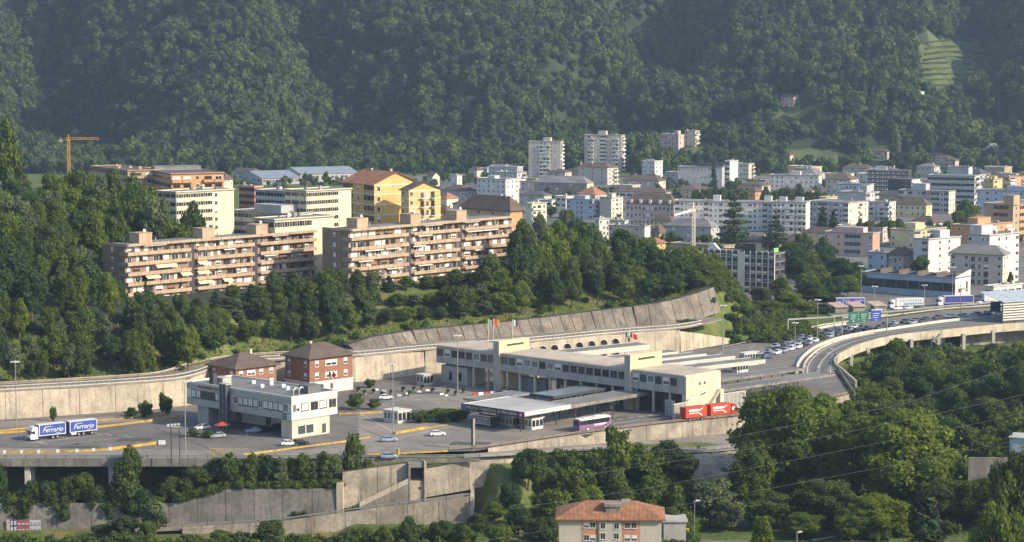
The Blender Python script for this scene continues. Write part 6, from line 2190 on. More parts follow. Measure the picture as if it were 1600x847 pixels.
for lb, px, py, an, c_, z in (('dark car in the shaded car park at the bottom, left one', 1320, 843, 10, 'black', -15.4), ('silver car in the shaded car park at the bottom, middle one', 1338, 842, 10, 'silver', -15.4), ('dark car in the shaded car park at the bottom, right one', 1360, 841, 10, 'dark grey', -15.4),
                              ('pale car parked right of the tall spruce, upper one', 1490, 833, 160, 'pale blue', -15.4), ('dark blue car parked right of the tall spruce, lower one', 1496, 842, 160, 'blue', -15.4)):
    p = P(px, py, z)
    car(lb, (p.x, p.y, z + .02), math.radians(an), c_)
for k, (px, py, c_) in enumerate(((1369, 487, 'white'), (1402, 484, 'white'), (1419, 483, 'white'), (1500, 474, 'silver'), (1513, 473, 'white'), (1524, 473, 'beige'), (1533, 474, 'white'), (1545, 474, 'silver'))):
    p = P(px, py)
    car('%s car parked on the rest area, %s from the left' % (c_, ORD[k]), (p.x, p.y, 0), math.radians(20 + 9 * (k % 4)), c_, 'cars parked on the rest area', False)

def wheel_mesh(r_, w):
    m = MB()
    m.cyl((0, -w / 2, 0), (0, w / 2, 0), r_, r_, 16, 0)
    m.cyl((0, -w / 2 - .015, 0), (0, -w / 2 - .001, 0), r_ * .6, r_ * .6, 12, 1).cyl((0, w / 2 + .001, 0), (0, w / 2 + .015, 0), r_ * .6, r_ * .6, 12, 1)
    return m.mesh('wheel', [M_TYRE, M_RIM])
TW = wheel_mesh(.5, .4)

def cab(root, x0, m, h=3.5):
    """cab occupying x0..x0+2.2, front towards -x"""
    c = MB()
    W = 1.22
    pr = [(x0 + .12, .45), (x0, 1.0), (x0 + .05, 1.5), (x0 + .38, 2.75), (x0 + .75, h), (x0 + 2.2, h + .05), (x0 + 2.2, .45)]
    c.loft([[(x, y, z) for x, z in pr] for y in (-W, W)])
    root = c.build('cab', m, root)
    MB().hexa([(x0 + .035, -1.05, 1.62), (x0 + .035, 1.05, 1.62), (x0 + .1, 1.05, 1.62), (x0 + .1, -1.05, 1.62), (x0 + .30, -1.0, 2.62), (x0 + .30, 1.0, 2.62), (x0 + .42, 1.0, 2.62), (x0 + .42, -1.0, 2.62)]).build('windscreen', M_CARG, root)
    for s in (-1, 1):
        MB().box(x0 + .55, x0 + 1.35, s * 1.2 - .04, s * 1.2 + .04, 1.75, 2.55).build('side_window', M_CARG, root)
        MB().box(x0 - .03, x0 + .1, s * .9 - .2, s * .9 + .2, .75, 1.0).build('headlight', M_LAMP, root)
        MB().box(x0 + .2, x0 + .35, s * 1.42 - .1, s * 1.42 + .1, 1.9, 2.6).build('mirror', M_BLACKS, root)
    MB().box(x0 - .02, x0 + .06, -1.0, 1.0, .5, .72).build('bumper', M_BLACKS, root)

def wheels(root, xs):
    for x in xs:
        for s in (-1, 1):
            put('wheel', TW, root, (x, s * 1.0, .5))

M_TBLUE = mat('tarpaulin_blue', (.035, .075, .30), .55, .08, .6)
M_TRED = mat('tarpaulin_red', (.50, .055, .025), .55, .08, .6)
M_TWHITE = mat('tarpaulin_white', (.66, .64, .62), .6, .06, .6)
def box_body(root, x0, x1, m, top, h=3.95, zb=1.15, name='body'):
    bo = MB().box(x0, x1, -1.25, 1.25, zb, h - .06).build(name, m, root)
    MB().box(x0 - .02, x1 + .02, -1.27, 1.27, h - .059, h + .02).build('roof', top, root)
    MB().box(x0 + .1, x1 - .1, -.6, .6, .75, zb - .002).build('chassis', M_STEEL_D, root)
    for x in (x0 + .0, x1 - .12):
        MB().box(x - .02, x + .14, -1.29, -1.255, zb, h - .06).build('corner_post', M_WHITE, root)
    MB().box(x0, x1, -1.285, -1.252, zb - .05, zb + .12).build('side_rail', M_WHITE, root)
    return bo

# blue road train, front towards the left; the seen side is local -y
p0_, p1_ = P(43, 690), P(146, 678.5)
an = math.atan2(p1_.y - p0_.y, p1_.x - p0_.x)
bt = thing('lorry', 'blue curtain-sided lorry with white cab and trailer, in the left yard', 'lorry', (p0_.x, p0_.y + 1.0, .01), an)
cab(bt, 0, PAINTS['white'])
bb1 = box_body(bt, 2.5, 10.0, M_TBLUE, M_TWHITE)
bb2 = box_body(bt, 11.2, 19.0, M_TBLUE, M_TWHITE)
MB().box(10, 11.2, -.12, .12, .8, 1.0).build('drawbar', M_STEEL_D, bt)
wheels(bt, (1.3, 6.4, 7.7, 13.8, 15.1, 17.6))
MB().box(11.6, 13.0, -1.3, -1.1, .55, 1.0).build('side_locker', M_WHITE, bt)
for xc, bx in ((6.3, bb1), (15.1, bb2)):
    letter('Ferrario', 1.75, M_WHITE, bx, (xc, -1.262, 1.95), 0, .35, 1.0, 1.0, 'name_lettering')
    MB().box(xc + 1.0, xc + 2.2, -1.266, -1.253, 1.55, 1.63).build('small_print', M_WHITE, bx)
    MB().box(xc - 2.2, xc - .2, -1.266, -1.253, 3.3, 3.4).build('small_print', M_WHITE, bx)

# red road train, front towards the right; seen side is local +y after turning round
q0, q1 = P(1152, 651), P(1068, 661)
an = math.atan2(q1.y - q0.y, q1.x - q0.x)
rt = thing('lorry', 'red lorry with red trailer and white swooshes, beside the terminal end wall', 'lorry', (q0.x - .6, q0.y + 1.2, .01), an)
cab(rt, 0, PAINTS['red'], 3.6)
rb1 = box_body(rt, 2.5, 9.6, M_TRED, M_TRED)
rb2 = box_body(rt, 11.0, 18.4, M_TRED, M_TRED)
MB().box(9.6, 11.0, -.12, .12, .8, 1.0).build('drawbar', M_STEEL_D, rt)
wheels(rt, (1.3, 6.6, 7.9, 12.6, 17.0))
for x0, bx in ((2.9, rb1), (11.4, rb2)):
    s = MB()
    s.box(x0 + 2.4, x0 + 5.9, 1.252, 1.27, 2.75, 3.4)
    s.beam((x0 + 2.4, 1.262, 2.9), (x0 + 1.0, 1.262, 3.5), .02, .28)
    s.beam((x0 + 5.9, 1.262, 2.3), (x0 + 2.4, 1.262, 2.3), .02, .22)
    s.beam((x0 + 2.4, 1.262, 2.3), (x0 + 1.2, 1.262, 1.5), .02, .28)
    s.build('white_swoosh', M_WHITE, bx)
MB().box(1.0, 2.0, 1.225, 1.24, 2.0, 2.9).build('door_sign', M_WHITE, rt)

# coach
c0, c1_ = P(903, 676), P(951, 668.5)
an = math.atan2(c1_.y - c0.y, c1_.x - c0.x) + math.pi
co = thing('coach', 'purple and white coach leaving the canopy on the yard edge road', 'bus', (c1_.x, c1_.y + 1.4, .01), an)
M_PURP = mat('coach_purple', (.22, .12, .22), .4, .1, .8, spec=.5)
sect = [(-1.2, .35), (1.2, .35), (1.26, .6), (1.26, 1.75), (1.2, 3.1), (1.0, 3.3), (-1.0, 3.3), (-1.2, 3.1), (-1.26, 1.75), (-1.26, .6)]
b = MB()
b.loft([[(x, y * s, .35 + (z - .35) * t) for y, z in sect] for x, s, t in ((0, .9, .93), (.25, .98, 1), (11.7, 1, 1), (12.0, .96, .97))])
b.build('body', M_PURP, co)
MB().box(.6, 11.9, -1.0, 1.0, 3.302, 3.42).box(3, 5.5, -.8, .8, 3.422, 3.62).box(8, 9.6, -.7, .7, 3.422, 3.58).build('roof', M_WHITE, co)
n = 8
for s in (-1, 1):
    for k in range(n):
        x = .9 + k * 1.38
        MB().hexa([(x, s * 1.22 - .06, 1.8), (x + 1.3, s * 1.22 - .06, 1.8), (x + 1.3, s * 1.22 + .06, 1.8), (x, s * 1.22 + .06, 1.8), (x, s * 1.18 - .06, 2.95), (x + 1.3, s * 1.18 - .06, 2.95), (x + 1.3, s * 1.18 + .06, 2.95), (x, s * 1.18 + .06, 2.95)]).build('window', M_CARG, co)
    MB().box(.4, 11.6, s * 1.19 - .06, s * 1.19 + .06, 2.97, 3.2).build('window_trim', M_WHITE, co)
    MB().box(2.0, 6.6, s * 1.27 - .015, s * 1.27 + .015, 1.2, 1.65).build('white_stripe', mat('coach_pink', (.62, .5, .6), .5), co)
MB().box(-.03, .2, -1.05, 1.05, 1.2, 3.0).build('windscreen', M_CARG, co)
MB().box(11.85, 12.03, -1.0, 1.0, 1.9, 2.9).build('rear_window', M_CARG, co)
for s in (-1, 1):
    MB().box(-.25, 0.0, s * 1.35 - .1, s * 1.35 + .1, 2.2, 2.9).build('mirror', M_BLACKS, co)
CW = MB().cyl((0, -.18, 0), (0, .18, 0), .52, .52, 16, 0).cyl((0, -.2, 0), (0, -.181, 0), .34, .34, 12, 1).cyl((0, .181, 0), (0, .2, 0), .34, .34, 12, 1).mesh('wheel', [M_TYRE, M_WHITE])
for x in (2.4, 8.9):
    for s in (-1, 1):
        put('wheel', CW, co, (x, s * 1.12, .52))

# rest-area lorries (front to the left)
def lorry2(label, px, py, an, L, m, withcab, top=None, h=3.9):
    p = P(px, py)
    r = thing('lorry' if withcab else 'trailer', label, 'lorry', (p.x, p.y, -.03), math.radians(an))
    x0 = 0
    if withcab:
        cab(r, 0, PAINTS['white'])
        x0 = 2.6
        wheels(r, (1.3,))
    box_body(r, x0, x0 + L, m, top or M_TWHITE, h)
    wheels(r, (x0 + L - 4.2, x0 + L - 2.9, x0 + L - 1.6))
    return r, x0
tx, _ = lorry2('blue box trailer with white and red lettering on the rest area', 1306, 481, 4, 11.2, mat('trailer_blue', (.06, .075, .33), .5, .06, .8), False)
letter('TO', 2.2, M_WHITE, tx, (3.5, -1.262, 1.75), 0, .2, 1, 1, 'name_lettering')
letter('X', 2.2, mat('letter_red', (.5, .05, .04), .6), tx, (5.75, -1.262, 1.75), 0, .2, 1, 1, 'name_lettering')
letter('OS', 2.2, M_WHITE, tx, (8.1, -1.262, 1.75), 0, .2, 1, 1, 'name_lettering')
MB().box(.4, 1.7, -1.266, -1.253, 2.5, 2.7).box(9.7, 11.0, -1.266, -1.253, 2.9, 3.05).build('white_stripe', M_WHITE, tx)
wt, x0 = lorry2('white lorry with pale blue patches and a worn slogan on the rest area', 1389, 482, 14, 11.5, M_TWHITE, True)
MB().box(x0 + 3.2, x0 + 11, -1.27, -1.252, 1.4, 2.2).build('blue_patch', mat('patch_blue', (.2, .36, .5), .6, .4, .5), wt)
b = MB()
for k in range(9):
    b.box(x0 + 1.5 + k * 1.05, x0 + 2.1 + k * 1.05, -1.27, -1.252, 2.6, 3.5)
b.build('worn_lettering', mat('patch_grey', (.33, .36, .4), .6), wt)
lorry2('lorry with deep blue trailer and white cab on the rest area', 1464, 478, 14, 12.5, mat('trailer_navy', (.05, .06, .24), .5), True)
lorry2('long white refrigerated trailer near the noise barrier', 1536, 474, 12, 12.5, M_TWHITE, False)

def tile_mat():
    m = mat('tiles_orange', (.36, .17, .085), .85, .28, .6, fine=.25, streak=.25, dirt=(.25, .12, .07))
    t = m.node_tree
    tc = t.nodes.new('ShaderNodeTexCoord')
    w = t.nodes.new('ShaderNodeTexWave')
    w.bands_direction = 'Y'
    w.inputs['Scale'].default_value = 1.1
    w.inputs['Distortion'].default_value = .6
    b = t.nodes.new('ShaderNodeBump')
    b.inputs['Strength'].default_value = .8
    b.inputs['Distance'].default_value = .12
    t.links.new(tc.outputs['Object'], w.inputs['Vector'])
    t.links.new(w.outputs['Fac'], b.inputs['Height'])
    t.links.new(b.outputs[0], t.nodes['Principled BSDF'].inputs['Normal'])
    return m

# ------------------------------------------------------------------ dark office, factory, bottom house
of = bld('dark office block with white vertical fins and cream blinds beside the motorway', 1098, 1210, 1225, 397, 459, 5, 'ssssss.sssss', 'll', W_DARK, 58, wk='pale', wallr=W_BEIGE, bm=W_DARK, house=((.5, .38, 6, 6, 3.2),), hm=W_DARK, ov=.3)
Ho, Llo, Lro = of['H'], of['Ll'], of['Lr']
for k in range(13):
    y = Llo * k / 12
    MB().box(-.55, -.003, y - .17, y + .17, -1, Ho + .7).build('fin', M_PANELW, of)
MB().box(-.4, -.005, Llo * .42, Llo * .5, 0, Ho + .3).build('stair_panel', M_PANELW, of)
for f in range(5):
    for k in range(11):
        if RND.random() < .55:
            MB().box(-.11, -.065, Llo * (k + .1) / 12 + .4, Llo * (k + .9) / 12, f * Ho / 5 + Ho / 5 * .5, f * Ho / 5 + Ho / 5 * .74).build('blind', M_AWN_W if RND.random() < .7 else M_AWN, of)
MB().box(.5, 4.5, .5, 1.2, Ho + .6, Ho + 2.3).build('green_roof_sign', mat('sign_green', (.25, .5, .12), .6), of)
st_ = MB()
st_.hexa([(1, Llo - 7, Ho + .6), (2.5, Llo - 7, Ho + .6), (2.5, Llo - 2, Ho + .6), (1, Llo - 2, Ho + .6), (1, Llo - 4.4, Ho + 3.2), (2.5, Llo - 4.4, Ho + 3.2), (2.5, Llo - 2, Ho + 3.2), (1, Llo - 2, Ho + 3.2)])
st_.build('roof_stair', M_WHITE, of)
fc = bld('long blue-grey factory hall with white gable end by the rest area', 1346, 1492, 1516, 436, 466, 1, 'ssssssss', '.w', W_BLUE, 52, wallr=W_WHITE, wk='hole', wh=None, ov=.2, rm=R_GREY)
Hf, Llf, Lrf = fc['H'], fc['Ll'], fc['Lr']
for k in range(5):
    y0 = Llf * (k + .1) / 5
    MB().hexa([(2, y0, Hf + .3), (Lrf - 2, y0, Hf + .3), (Lrf - 2, y0 + Llf * .15, Hf + .3), (2, y0 + Llf * .15, Hf + .3), (2, y0, Hf + 2.0), (Lrf - 2, y0, Hf + 2.0), (Lrf - 2, y0 + .3, Hf + 2.0), (2, y0 + .3, Hf + 2.0)]).build('saw_tooth', R_BROWN, fc)
MB().hexa([(0, -.2, Hf), (Lrf, -.2, Hf), (Lrf, .3, Hf), (0, .3, Hf), (0, -.2, Hf + .6), (Lrf, -.2, Hf + 3.0), (Lrf, .3, Hf + 3.0), (0, .3, Hf + .6)]).build('gable_wall', W_WHITE, fc)
MB().box(3, 6, -2.5, -.1, 3.4, 3.7).build('door_canopy', M_CONC, fc)

hs = bld('white house with orange tiled hipped roof and salmon panels at the bottom', 873, 1033, 1040, 813, 935, 6, '', '', W_BEIGE, 87.5, z0=-20, Lr=12.5, roof='hip', rm=tile_mat(), rh=2.9, ov=.9, name='house', cat='house')
Hh, Llh = hs['H'], hs['Ll']
def hp(fr):
    return Llh * (1 - fr)
for (fa, fb) in ((.225, .385), (.62, .79)):
    MB().box(-.05, -.003, hp(fb), hp(fa), 0, Hh - .3).build('salmon_panel', W_SAL, hs)
    for f in range(6):
        z = Hh - 2.85 * (f + 1)
        for t in (.2, .6 if f else .58):
            put('window', win_mesh('dark' if RND.random() < .6 else 'half'), hs, (-.06, hp(fa + (fb - fa) * (t + .08)), z + 1.0), -math.pi / 2, (1.25, 1, 1.35))
for (fa, fb) in ((.405, .455), (.54, .585)):
    MB().box(-.04, -.003, hp(fb), hp(fa), 0, Hh - .4).build('stair_strip', M_GLASS, hs)
    for f in range(8):
        MB().box(-.1, -.041, hp(fb), hp(fa), Hh - 1.6 - f * 2.0, Hh - 1.2 - f * 2.0).build('stair_sill', M_WHITE, hs)
MB().box(-.35, 0.0, hp(.6), hp(.39), 0, Hh - .35).build('stair_bay', W_BEIGE, hs)
for (fa, fb) in ((.405, .455), (.54, .585)):
    for f in range(7):
        put('window', win_mesh('dark'), hs, (-.36, hp((fa + fb) / 2), Hh - 2.0 - f * 2.3), -math.pi / 2, (1.15, 1, 1.5))
MB().box(1.6, 4.6, hp(.60), hp(.455), Hh + .5, Hh + 2.6).box(1.3, 4.9, hp(.615), hp(.44), Hh + 2.602, Hh + 3.2).build('chimney_block', M_CONC_D, hs)
MB().box(4.6, 7.6, hp(.70), hp(.61), Hh + .5, Hh + 3.2).build('chimney_block', W_STONE, hs)
tag(MB().box(0, 5.2, 0, 7, 0, 5.5).box(-.4, 5.6, -.4, 7.4, 5.502, 5.9).build('garage', M_PANELG, None, P(1037, 852, -15)), 'low grey annex right of the orange-roofed house', 'annex')
gs = thing('fuel_sign', 'square yellow fuel sign with black animal-like mark by the road', 'sign', P(1069, 862, -18))
MB().cyl((0, 0, 0), (0, 0, 3.2), .1).build('post', M_STEEL, gs)
MB().box(-1.1, 1.1, -.2, .2, 3.2, 5.6).build('panel', mat('sign_yellow', (.75, .55, .02), .5), gs)
MB().box(-.6, .6, -.24, -.201, 4.2, 4.75).build('mark', M_BLACKS, gs)
for k, px in enumerate((1043, 1054)):
    fl = thing('banner_flag', 'slim yellow banner flag beside the annex, %s one' % ('left', 'right')[k], 'flag', P(px, 860, -17))
    MB().cyl((0, 0, 0), (0, 0, 4.8), .05).build('pole', M_STEEL, fl)
    MB().hexa([(.06, -.02, 1.6), (.9, -.02, 1.9), (.9, .02, 1.9), (.06, .02, 1.6), (.06, -.02, 4.7), (.75, -.02, 4.9), (.75, .02, 4.9), (.06, .02, 4.7)]).build('cloth', mat('sign_yellow', (.75, .55, .02), .5), fl)
# road and car park at the bottom right
sheet('side_road', [P(1080, 850, -15.2), P(1118, 826, -15.2), P(1165, 806, -15.2), P(1190, 806, -15.2), P(1175, 862, -15.2)], M_ASPH, -15.0)
sheet('car_park', [P(1240, 862, -15.4), P(1270, 845, -15.4), P(1400, 826, -15.4), P(1530, 818, -15.4), P(1560, 862, -15.4)], M_ASPH, -15.35)
barrier('kerb_wall', 'pale kerb wall along the shaded car park at the bottom right', 'barrier', [P(1270, 845, -15.3), P(1330, 836, -15.3), P(1400, 826.5, -15.3), P(1530, 818.5, -15.3)], .4, .5, M_CONC)
shd = thing('shed', 'small pale blue garage with two white doors on a wall at the right edge', 'shed', P(1577, 712, 1.5), math.radians(-22))
MB().box(0, 8.5, 0, 7, -4, 4.4).build('wall', mat('shed_blue', (.33, .47, .52), .8, .1, .5, streak=.2), shd)
MB().box(-.3, 8.8, -.3, 7.3, 4.402, 4.65).build('roof', R_LIGHT, shd)
for x in (.7, 4.6):
    MB().box(x, x + 3.4, -.08, -.003, .1, 3.0).build('door', M_WHITE, shd)
tag(MB().box(-9, 12, -1, -.2, -9, .3).build('garden_wall', M_CONC_D, None, P(1570, 716, 1.5)), 'grey concrete retaining wall below the pale blue garage', 'wall')

# ------------------------------------------------------------------ masts, signs, cranes, flags, cables
def mast(label, px, yt, yb, heads=4, z0=0.0, r=.16):
    p = P(px, yb, z0)
    h = PY(px, yt, p.y).z - z0
    o = thing('lamp_mast', label, 'street lamp', p)
    MB().cyl((0, 0, -.3), (0, 0, h), r, r * .55, 8).build('pole', M_STEEL, o)
    MB().cyl((0, 0, h - .15), (0, 0, h), .35, .35, 10).build('collar', M_STEEL, o)
    hm_ = MB().box(.25, 1.25, -.28, .28, 0, .22).mesh('lamp_head', M_PANELW)
    for k in range(heads):
        put('lamp_head', hm_, o, (0, 0, h), math.pi * 2 * k / heads + .3)
    return o
mast('tall lamp mast at the far left before the pale wall', 26, 566, 671)
mast('tall lamp mast in front of the customs office left end', 290, 597, 708)
mast('tall lamp mast beside the kiosk in the middle of the yard', 614, 570, 678)
mast('tall lamp mast left of the terminal on the bushy kerb', 715, 525, 620)
mast('tall thin mast beside the approach road right of the terminal', 1129.5, 478, 554)
mast('lamp mast at the left end of the motorway queue', 1242, 505, 552)
mast('lamp mast among the queue left of the sign gantry', 1277, 469, 532)
mast('lamp mast behind the blue motorway sign', 1366, 448, 493)
mast('lamp mast at the corner of the factory hall', 1345, 416, 478)
mast('lamp mast before the white gable of the factory hall', 1488, 418, 474)
mast('lamp mast on the motorway below the rest area lorries', 1500, 446, 497)
mast('lamp mast before the ribbon windows of the factory hall', 1444, 446, 480, 2)
mast('thin pole on the grass island below the red lorry', 1073.5, 625, 700, 1, -4.0, .08)
mast('curved street lamp in the dark wood above the car park', 1422, 767, 805, 1, -13)
mast('low street lamp at the bottom right of the side road', 1245, 832, 850, 1, -15)
mast('bent street lamp over the side road right of the orange-roofed house', 1085, 783, 845, 1, -15, .1)
# small grouped signal masts at the viaduct edge
sg = thing('signal_gantry', 'dark signal gantry with pale lamps at the viaduct edge before the customs office', 'signal', P(268, 722, 0))
MB().cyl((0, 0, -1), (0, 0, 9.2), .14).cyl((1.9, 1, -1), (1.9, 1, 8.2), .12).build('post', M_STEEL_D, sg)
MB().beam((-1.0, -.6, 8.9), (2.2, 1.0, 8.6), .18, .18).beam((-.8, .6, 7.9), (2.2, 1.5, 7.6), .18, .18).build('crossbar', M_STEEL, sg)
for k in range(4):
    MB().box(-.9 + k * .8, -.4 + k * .8, -.5 + k * .4, -.1 + k * .4, 9.0, 9.4).build('lamp', M_WHITE, sg)

def gantry():
    g = thing('sign_gantry', 'motorway sign gantry with two green boards and one blue board', 'sign gantry', P(1316, 525), math.radians(28))
    for x in (0, 19.5):
        MB().cyl((x, 0, 0), (x, 0, 7.0), .22).build('post', M_STEEL, g)
    MB().beam((0, 0, 6.6), (19.5, 0, 6.6), .4, .5).build('beam', M_STEEL, g)
    GB = mat('board_green', (.01, .12, .085), .5, .1, .6)
    BB = mat('board_blue', (.03, .06, .30), .5, .1, .6)
    for x0, x1, m in ((2.5, 6.6, GB), (7.1, 11.2, GB), (12.2, 16.6, BB)):
        MB().box(x0, x1, -.35, -.21, 4.6, 8.4).build('board', m, g)
        b = MB()
        for k in range(3):
            b.box(x0 + .8, x1 - .8 - .3 * k, -.37, -.352, 7.2 - k * .7, 7.32 - k * .7)
        b.box((x0 + x1) / 2 - .18, (x0 + x1) / 2 + .18, -.37, -.352, 4.8, 5.2)
        b.build('board_lines', M_WHITE, g)
gantry()
g2 = thing('road_gantry', 'plain grey portal gantry over the road at the left end of the queue', 'sign gantry', P(1231, 525), math.radians(24))
MB().cyl((0, 0, 0), (0, 0, 6), .2).cyl((19, 0, 0), (19, 0, 6), .2).build('post', M_CONC_L, g2)
MB().beam((0, 0, 5.9), (19, 0, 5.9), .5, .5).build('beam', M_STEEL, g2)
bs_ = thing('road_sign', 'dark blue road sign board at the mouth of the noise barrier', 'sign', P(1555, 496))
MB().cyl((0, 0, 0), (0, 0, 3), .15).build('post', M_STEEL, bs_)
MB().box(-1.9, 1.9, -.2, .0, 2.2, 6.0).build('board', mat('board_teal', (.015, .06, .12), .5), bs_)
# noise barrier hall at the right edge
nb = thing('noise_barrier', 'glazed noise barrier hall with pale horizontal slats at the right edge', 'noise barrier', P(1567, 505), math.radians(27))
for k in range(7):
    MB().box(0, 60, 0, .25, .9 + k * .95, 1.45 + k * .95).build('slat', M_PANELW, nb)
for k in range(11):
    MB().box(k * 6 - .15, k * 6 + .15, .05, .4, 0, 7.6).build('post', M_STEEL_D, nb)
MB().box(0, 60, .3, .4, 0, 7.4).build('backing', M_STEEL_D, nb)
for k in range(10):
    MB().hexa([(k * 6 + .1, -.3, 7.6), (k * 6 + 5.9, -.3, 7.6), (k * 6 + 5.9, 14, 10.2), (k * 6 + .1, 14, 10.2), (k * 6 + .1, -.3, 7.75), (k * 6 + 5.9, -.3, 7.75), (k * 6 + 5.9, 14, 10.35), (k * 6 + .1, 14, 10.35)]).build('roof_pane', mat('roof_glass', (.42, .47, .47), .35, .1, .3), nb)

def crane(label, px, ytop, ybase, Y, m, jib, cj, rot, zb=None):
    b = PY(px, ybase, Y)
    h = PY(px, ytop, Y).z - b.z
    c = thing('tower_crane', label, 'crane', b, rot)
    t = MB()
    w = .75
    for sx in (-w, w):
        for sy in (-w, w):
            t.beam((sx, sy, -3), (sx, sy, h), .2, .2)
    n = int(h / 1.8)
    for k in range(n):
        z0_, z1_ = h * k / n, h * (k + 1) / n
        t.beam((-w, -w, z0_), (w, -w, z1_), .12, .12).beam((w, -w, z0_), (w, w, z1_), .12, .12).beam((w, w, z0_), (-w, w, z1_), .12, .12)
        t.beam((-w, -w, z1_), (w, -w, z1_), .12, .12)
    t.build('tower', m, c)
    j = MB()
    for y in (-.5, .5):
        j.beam((-cj, y, h), (jib, y, h), .2, .2)
    j.beam((-cj * .3, 0, h + 1.4), (jib, 0, h + 1.1), .2, .2)
    k = 0
    x = -cj * .3
    while x < jib - 1.5:
        j.beam((x, -.5, h), (x + .9, 0, h + 1.3), .12, .12).beam((x + .9, 0, h + 1.3), (x + 1.8, .5, h), .12, .12)
        x += 1.8
    j.build('jib', m, c)
    MB().box(-.9, .9, -.9, .9, h - 1.2, h + .0).beam((0, 0, h), (0, 0, h + 3.4), .5, .5).build('cab', m, c)
    MB().box(-cj, -cj + 2, -.6, .6, h - 1.6, h - .1).build('counterweight', M_CONC, c)
crane('yellow tower crane above the wood at the left', 108, 218, 275, 1500, mat('crane_yellow', (.55, .27, .04), .6), 20, 6, 0.05)
crane('white and orange tower crane beside the grey housing slab', 1083, 327, 385, 1080, mat('crane_pale', (.6, .54, .42), .6), 5, 3, math.radians(20))
cj = bpy.data.objects['tower_crane.001']
MB().beam((-11, -2.5, 15.2), (0, 0, 17.2), 1.0, .9).build('folded_jib', M_WHITE, cj)

FC = {'g': mat('flag_green', (.03, .25, .08), .8), 'w': mat('flag_white', (.7, .7, .68), .8), 'r': mat('flag_red', (.5, .05, .04), .8), 'b': mat('flag_blue', (.05, .10, .42), .8), 'o': mat('flag_orange', (.6, .25, .08), .8)}
def flag(label, px, yt, p, cols, s=1.0, rot=0.3):
    h = PY(px, yt, p.y).z - p.z
    f = thing('flag', label, 'flag', p, rot)
    MB().cyl((0, 0, -.5), (0, 0, h), .07, .05, 6).build('pole', M_WHITE, f)
    x = .05
    for i, c in enumerate(cols):
        w = 2.1 * s / len(cols)
        m = MB()
        for k in range(3):
            xa, xb = x + w * k / 3, x + w * (k + 1) / 3
            ya, yb_ = .18 * math.sin(xa * 3), .18 * math.sin(xb * 3)
            za, zb = -.35 * xa, -.35 * xb
            m.hexa([(xa, ya - .015, h - 2.3 * s + za), (xb, yb_ - .015, h - 2.3 * s + zb), (xb, yb_ + .015, h - 2.3 * s + zb), (xa, ya + .015, h - 2.3 * s + za),
                    (xa, ya - .015, h + za), (xb, yb_ - .015, h + zb), (xb, yb_ + .015, h + zb), (xa, ya + .015, h + za)])
        m.build('cloth', FC[c], f)
        x += w
tb = P(770, 553, 11.4)
for lb, px, yt, cols, dx in (('green, white and red flag left of the terminal pylon', 763, 499, 'gwr', -2), ('red and orange flag beside the tricolour on the terminal roof', 771, 497, 'ro', 0), ('blue flag with a tricolour above it on the terminal roof', 801, 499, 'gwrb', 6)):
    flag(lb, px, yt, Vector((PY(px, 540, 676).x, 680, 11.4)), cols, .8)
for lb, px, yt, yb_, cols in (('tricolour flag left of the pair before the tapering wall', 980, 517, 556, 'gwr'), ('red flag of the left pair before the arcade', 988, 521, 556, 'r'), ('blue-white flag of the right pair before the plain tapering wall', 1020, 514, 551, 'wb'), ('red and white flag of the right pair', 1027, 516, 551, 'rw')):
    flag(lb, px, yt, P(px, yb_), cols, .75)
for lb, px, cols in (('limp tricolour hanging before the right brick house balcony', 514, 'gwr'), ('limp red flag hanging before the right brick house balcony', 520, 'r')):
    flag(lb, px, 580, P(px, 618), cols, .7, -.9)

def cable(label, pts, Y0, Y1):
    n = 40
    pl = []
    for i in range(n + 1):
        t = i / n
        x = pts[0][0] + (pts[-1][0] - pts[0][0]) * t
        y = np.interp(x, [p[0] for p in pts], [p[1] for p in pts])
        pl.append(PY(x, y, Y0 + (Y1 - Y0) * t))
    m = MB()
    o = pl[0]
    for a, b in zip(pl[:-1], pl[1:]):
        m.cyl(a - o, b - o, .017, .017, 5, 0, False)
    tag(m.build('power_cable', mat('cable_grey', (.20, .21, .21), .6), None, o), label, 'cable')
cable('lowest overhead cable crossing the big trees at the right', [(560, 880), (900, 820), (1200, 764), (1390, 728), (1575, 691), (1720, 655)], 440, 500)
cable('second overhead cable from the bottom over the big trees', [(800, 795), (1000, 765), (1200, 727), (1425, 682), (1535, 660), (1720, 615)], 442, 502)
cable('third overhead cable from the bottom over the dark bushes', [(900, 745), (1150, 705), (1300, 680), (1462, 647), (1575, 622), (1720, 588)], 444, 504)
cable('topmost overhead cable over the dark bushes at the right', [(1000, 712), (1200, 672), (1409, 632), (1600, 567), (1720, 525)], 446, 506)
# market huts on the rest area
for k, (px, py) in enumerate(((1305, 489), (1333, 488), (1366, 487))):
    h = thing('market_hut', 'small hut with sloping tan roof on the rest area, %s from the left' % ORD[k], 'hut', P(px, py), math.radians(14))
    MB().box(0, 5, 0, 4, 0, 2.3).build('wall', W_STONE, h)
    MB().hexa([(-.3, -.6, 2.1), (5.3, -.6, 2.1), (4.0, 4.6, 3.4), (-1.6, 4.6, 3.4), (-.3, -.6, 2.3), (5.3, -.6, 2.3), (4.0, 4.6, 3.6), (-1.6, 4.6, 3.6)]).build('roof', mat('hut_roof', (.42, .32, .25), .85, .15, .5), h)
um = thing('parasol', 'red parasol before the undercroft of the customs office', 'parasol', P(347, 676))
MB().cyl((0, 0, 0), (0, 0, 2.4), .05).build('pole', M_STEEL, um)
MB().cyl((0, 0, 2.1), (0, 0, 2.9), 2.2, .1, 10).build('canopy', mat('parasol_red', (.42, .07, .04), .8), um)

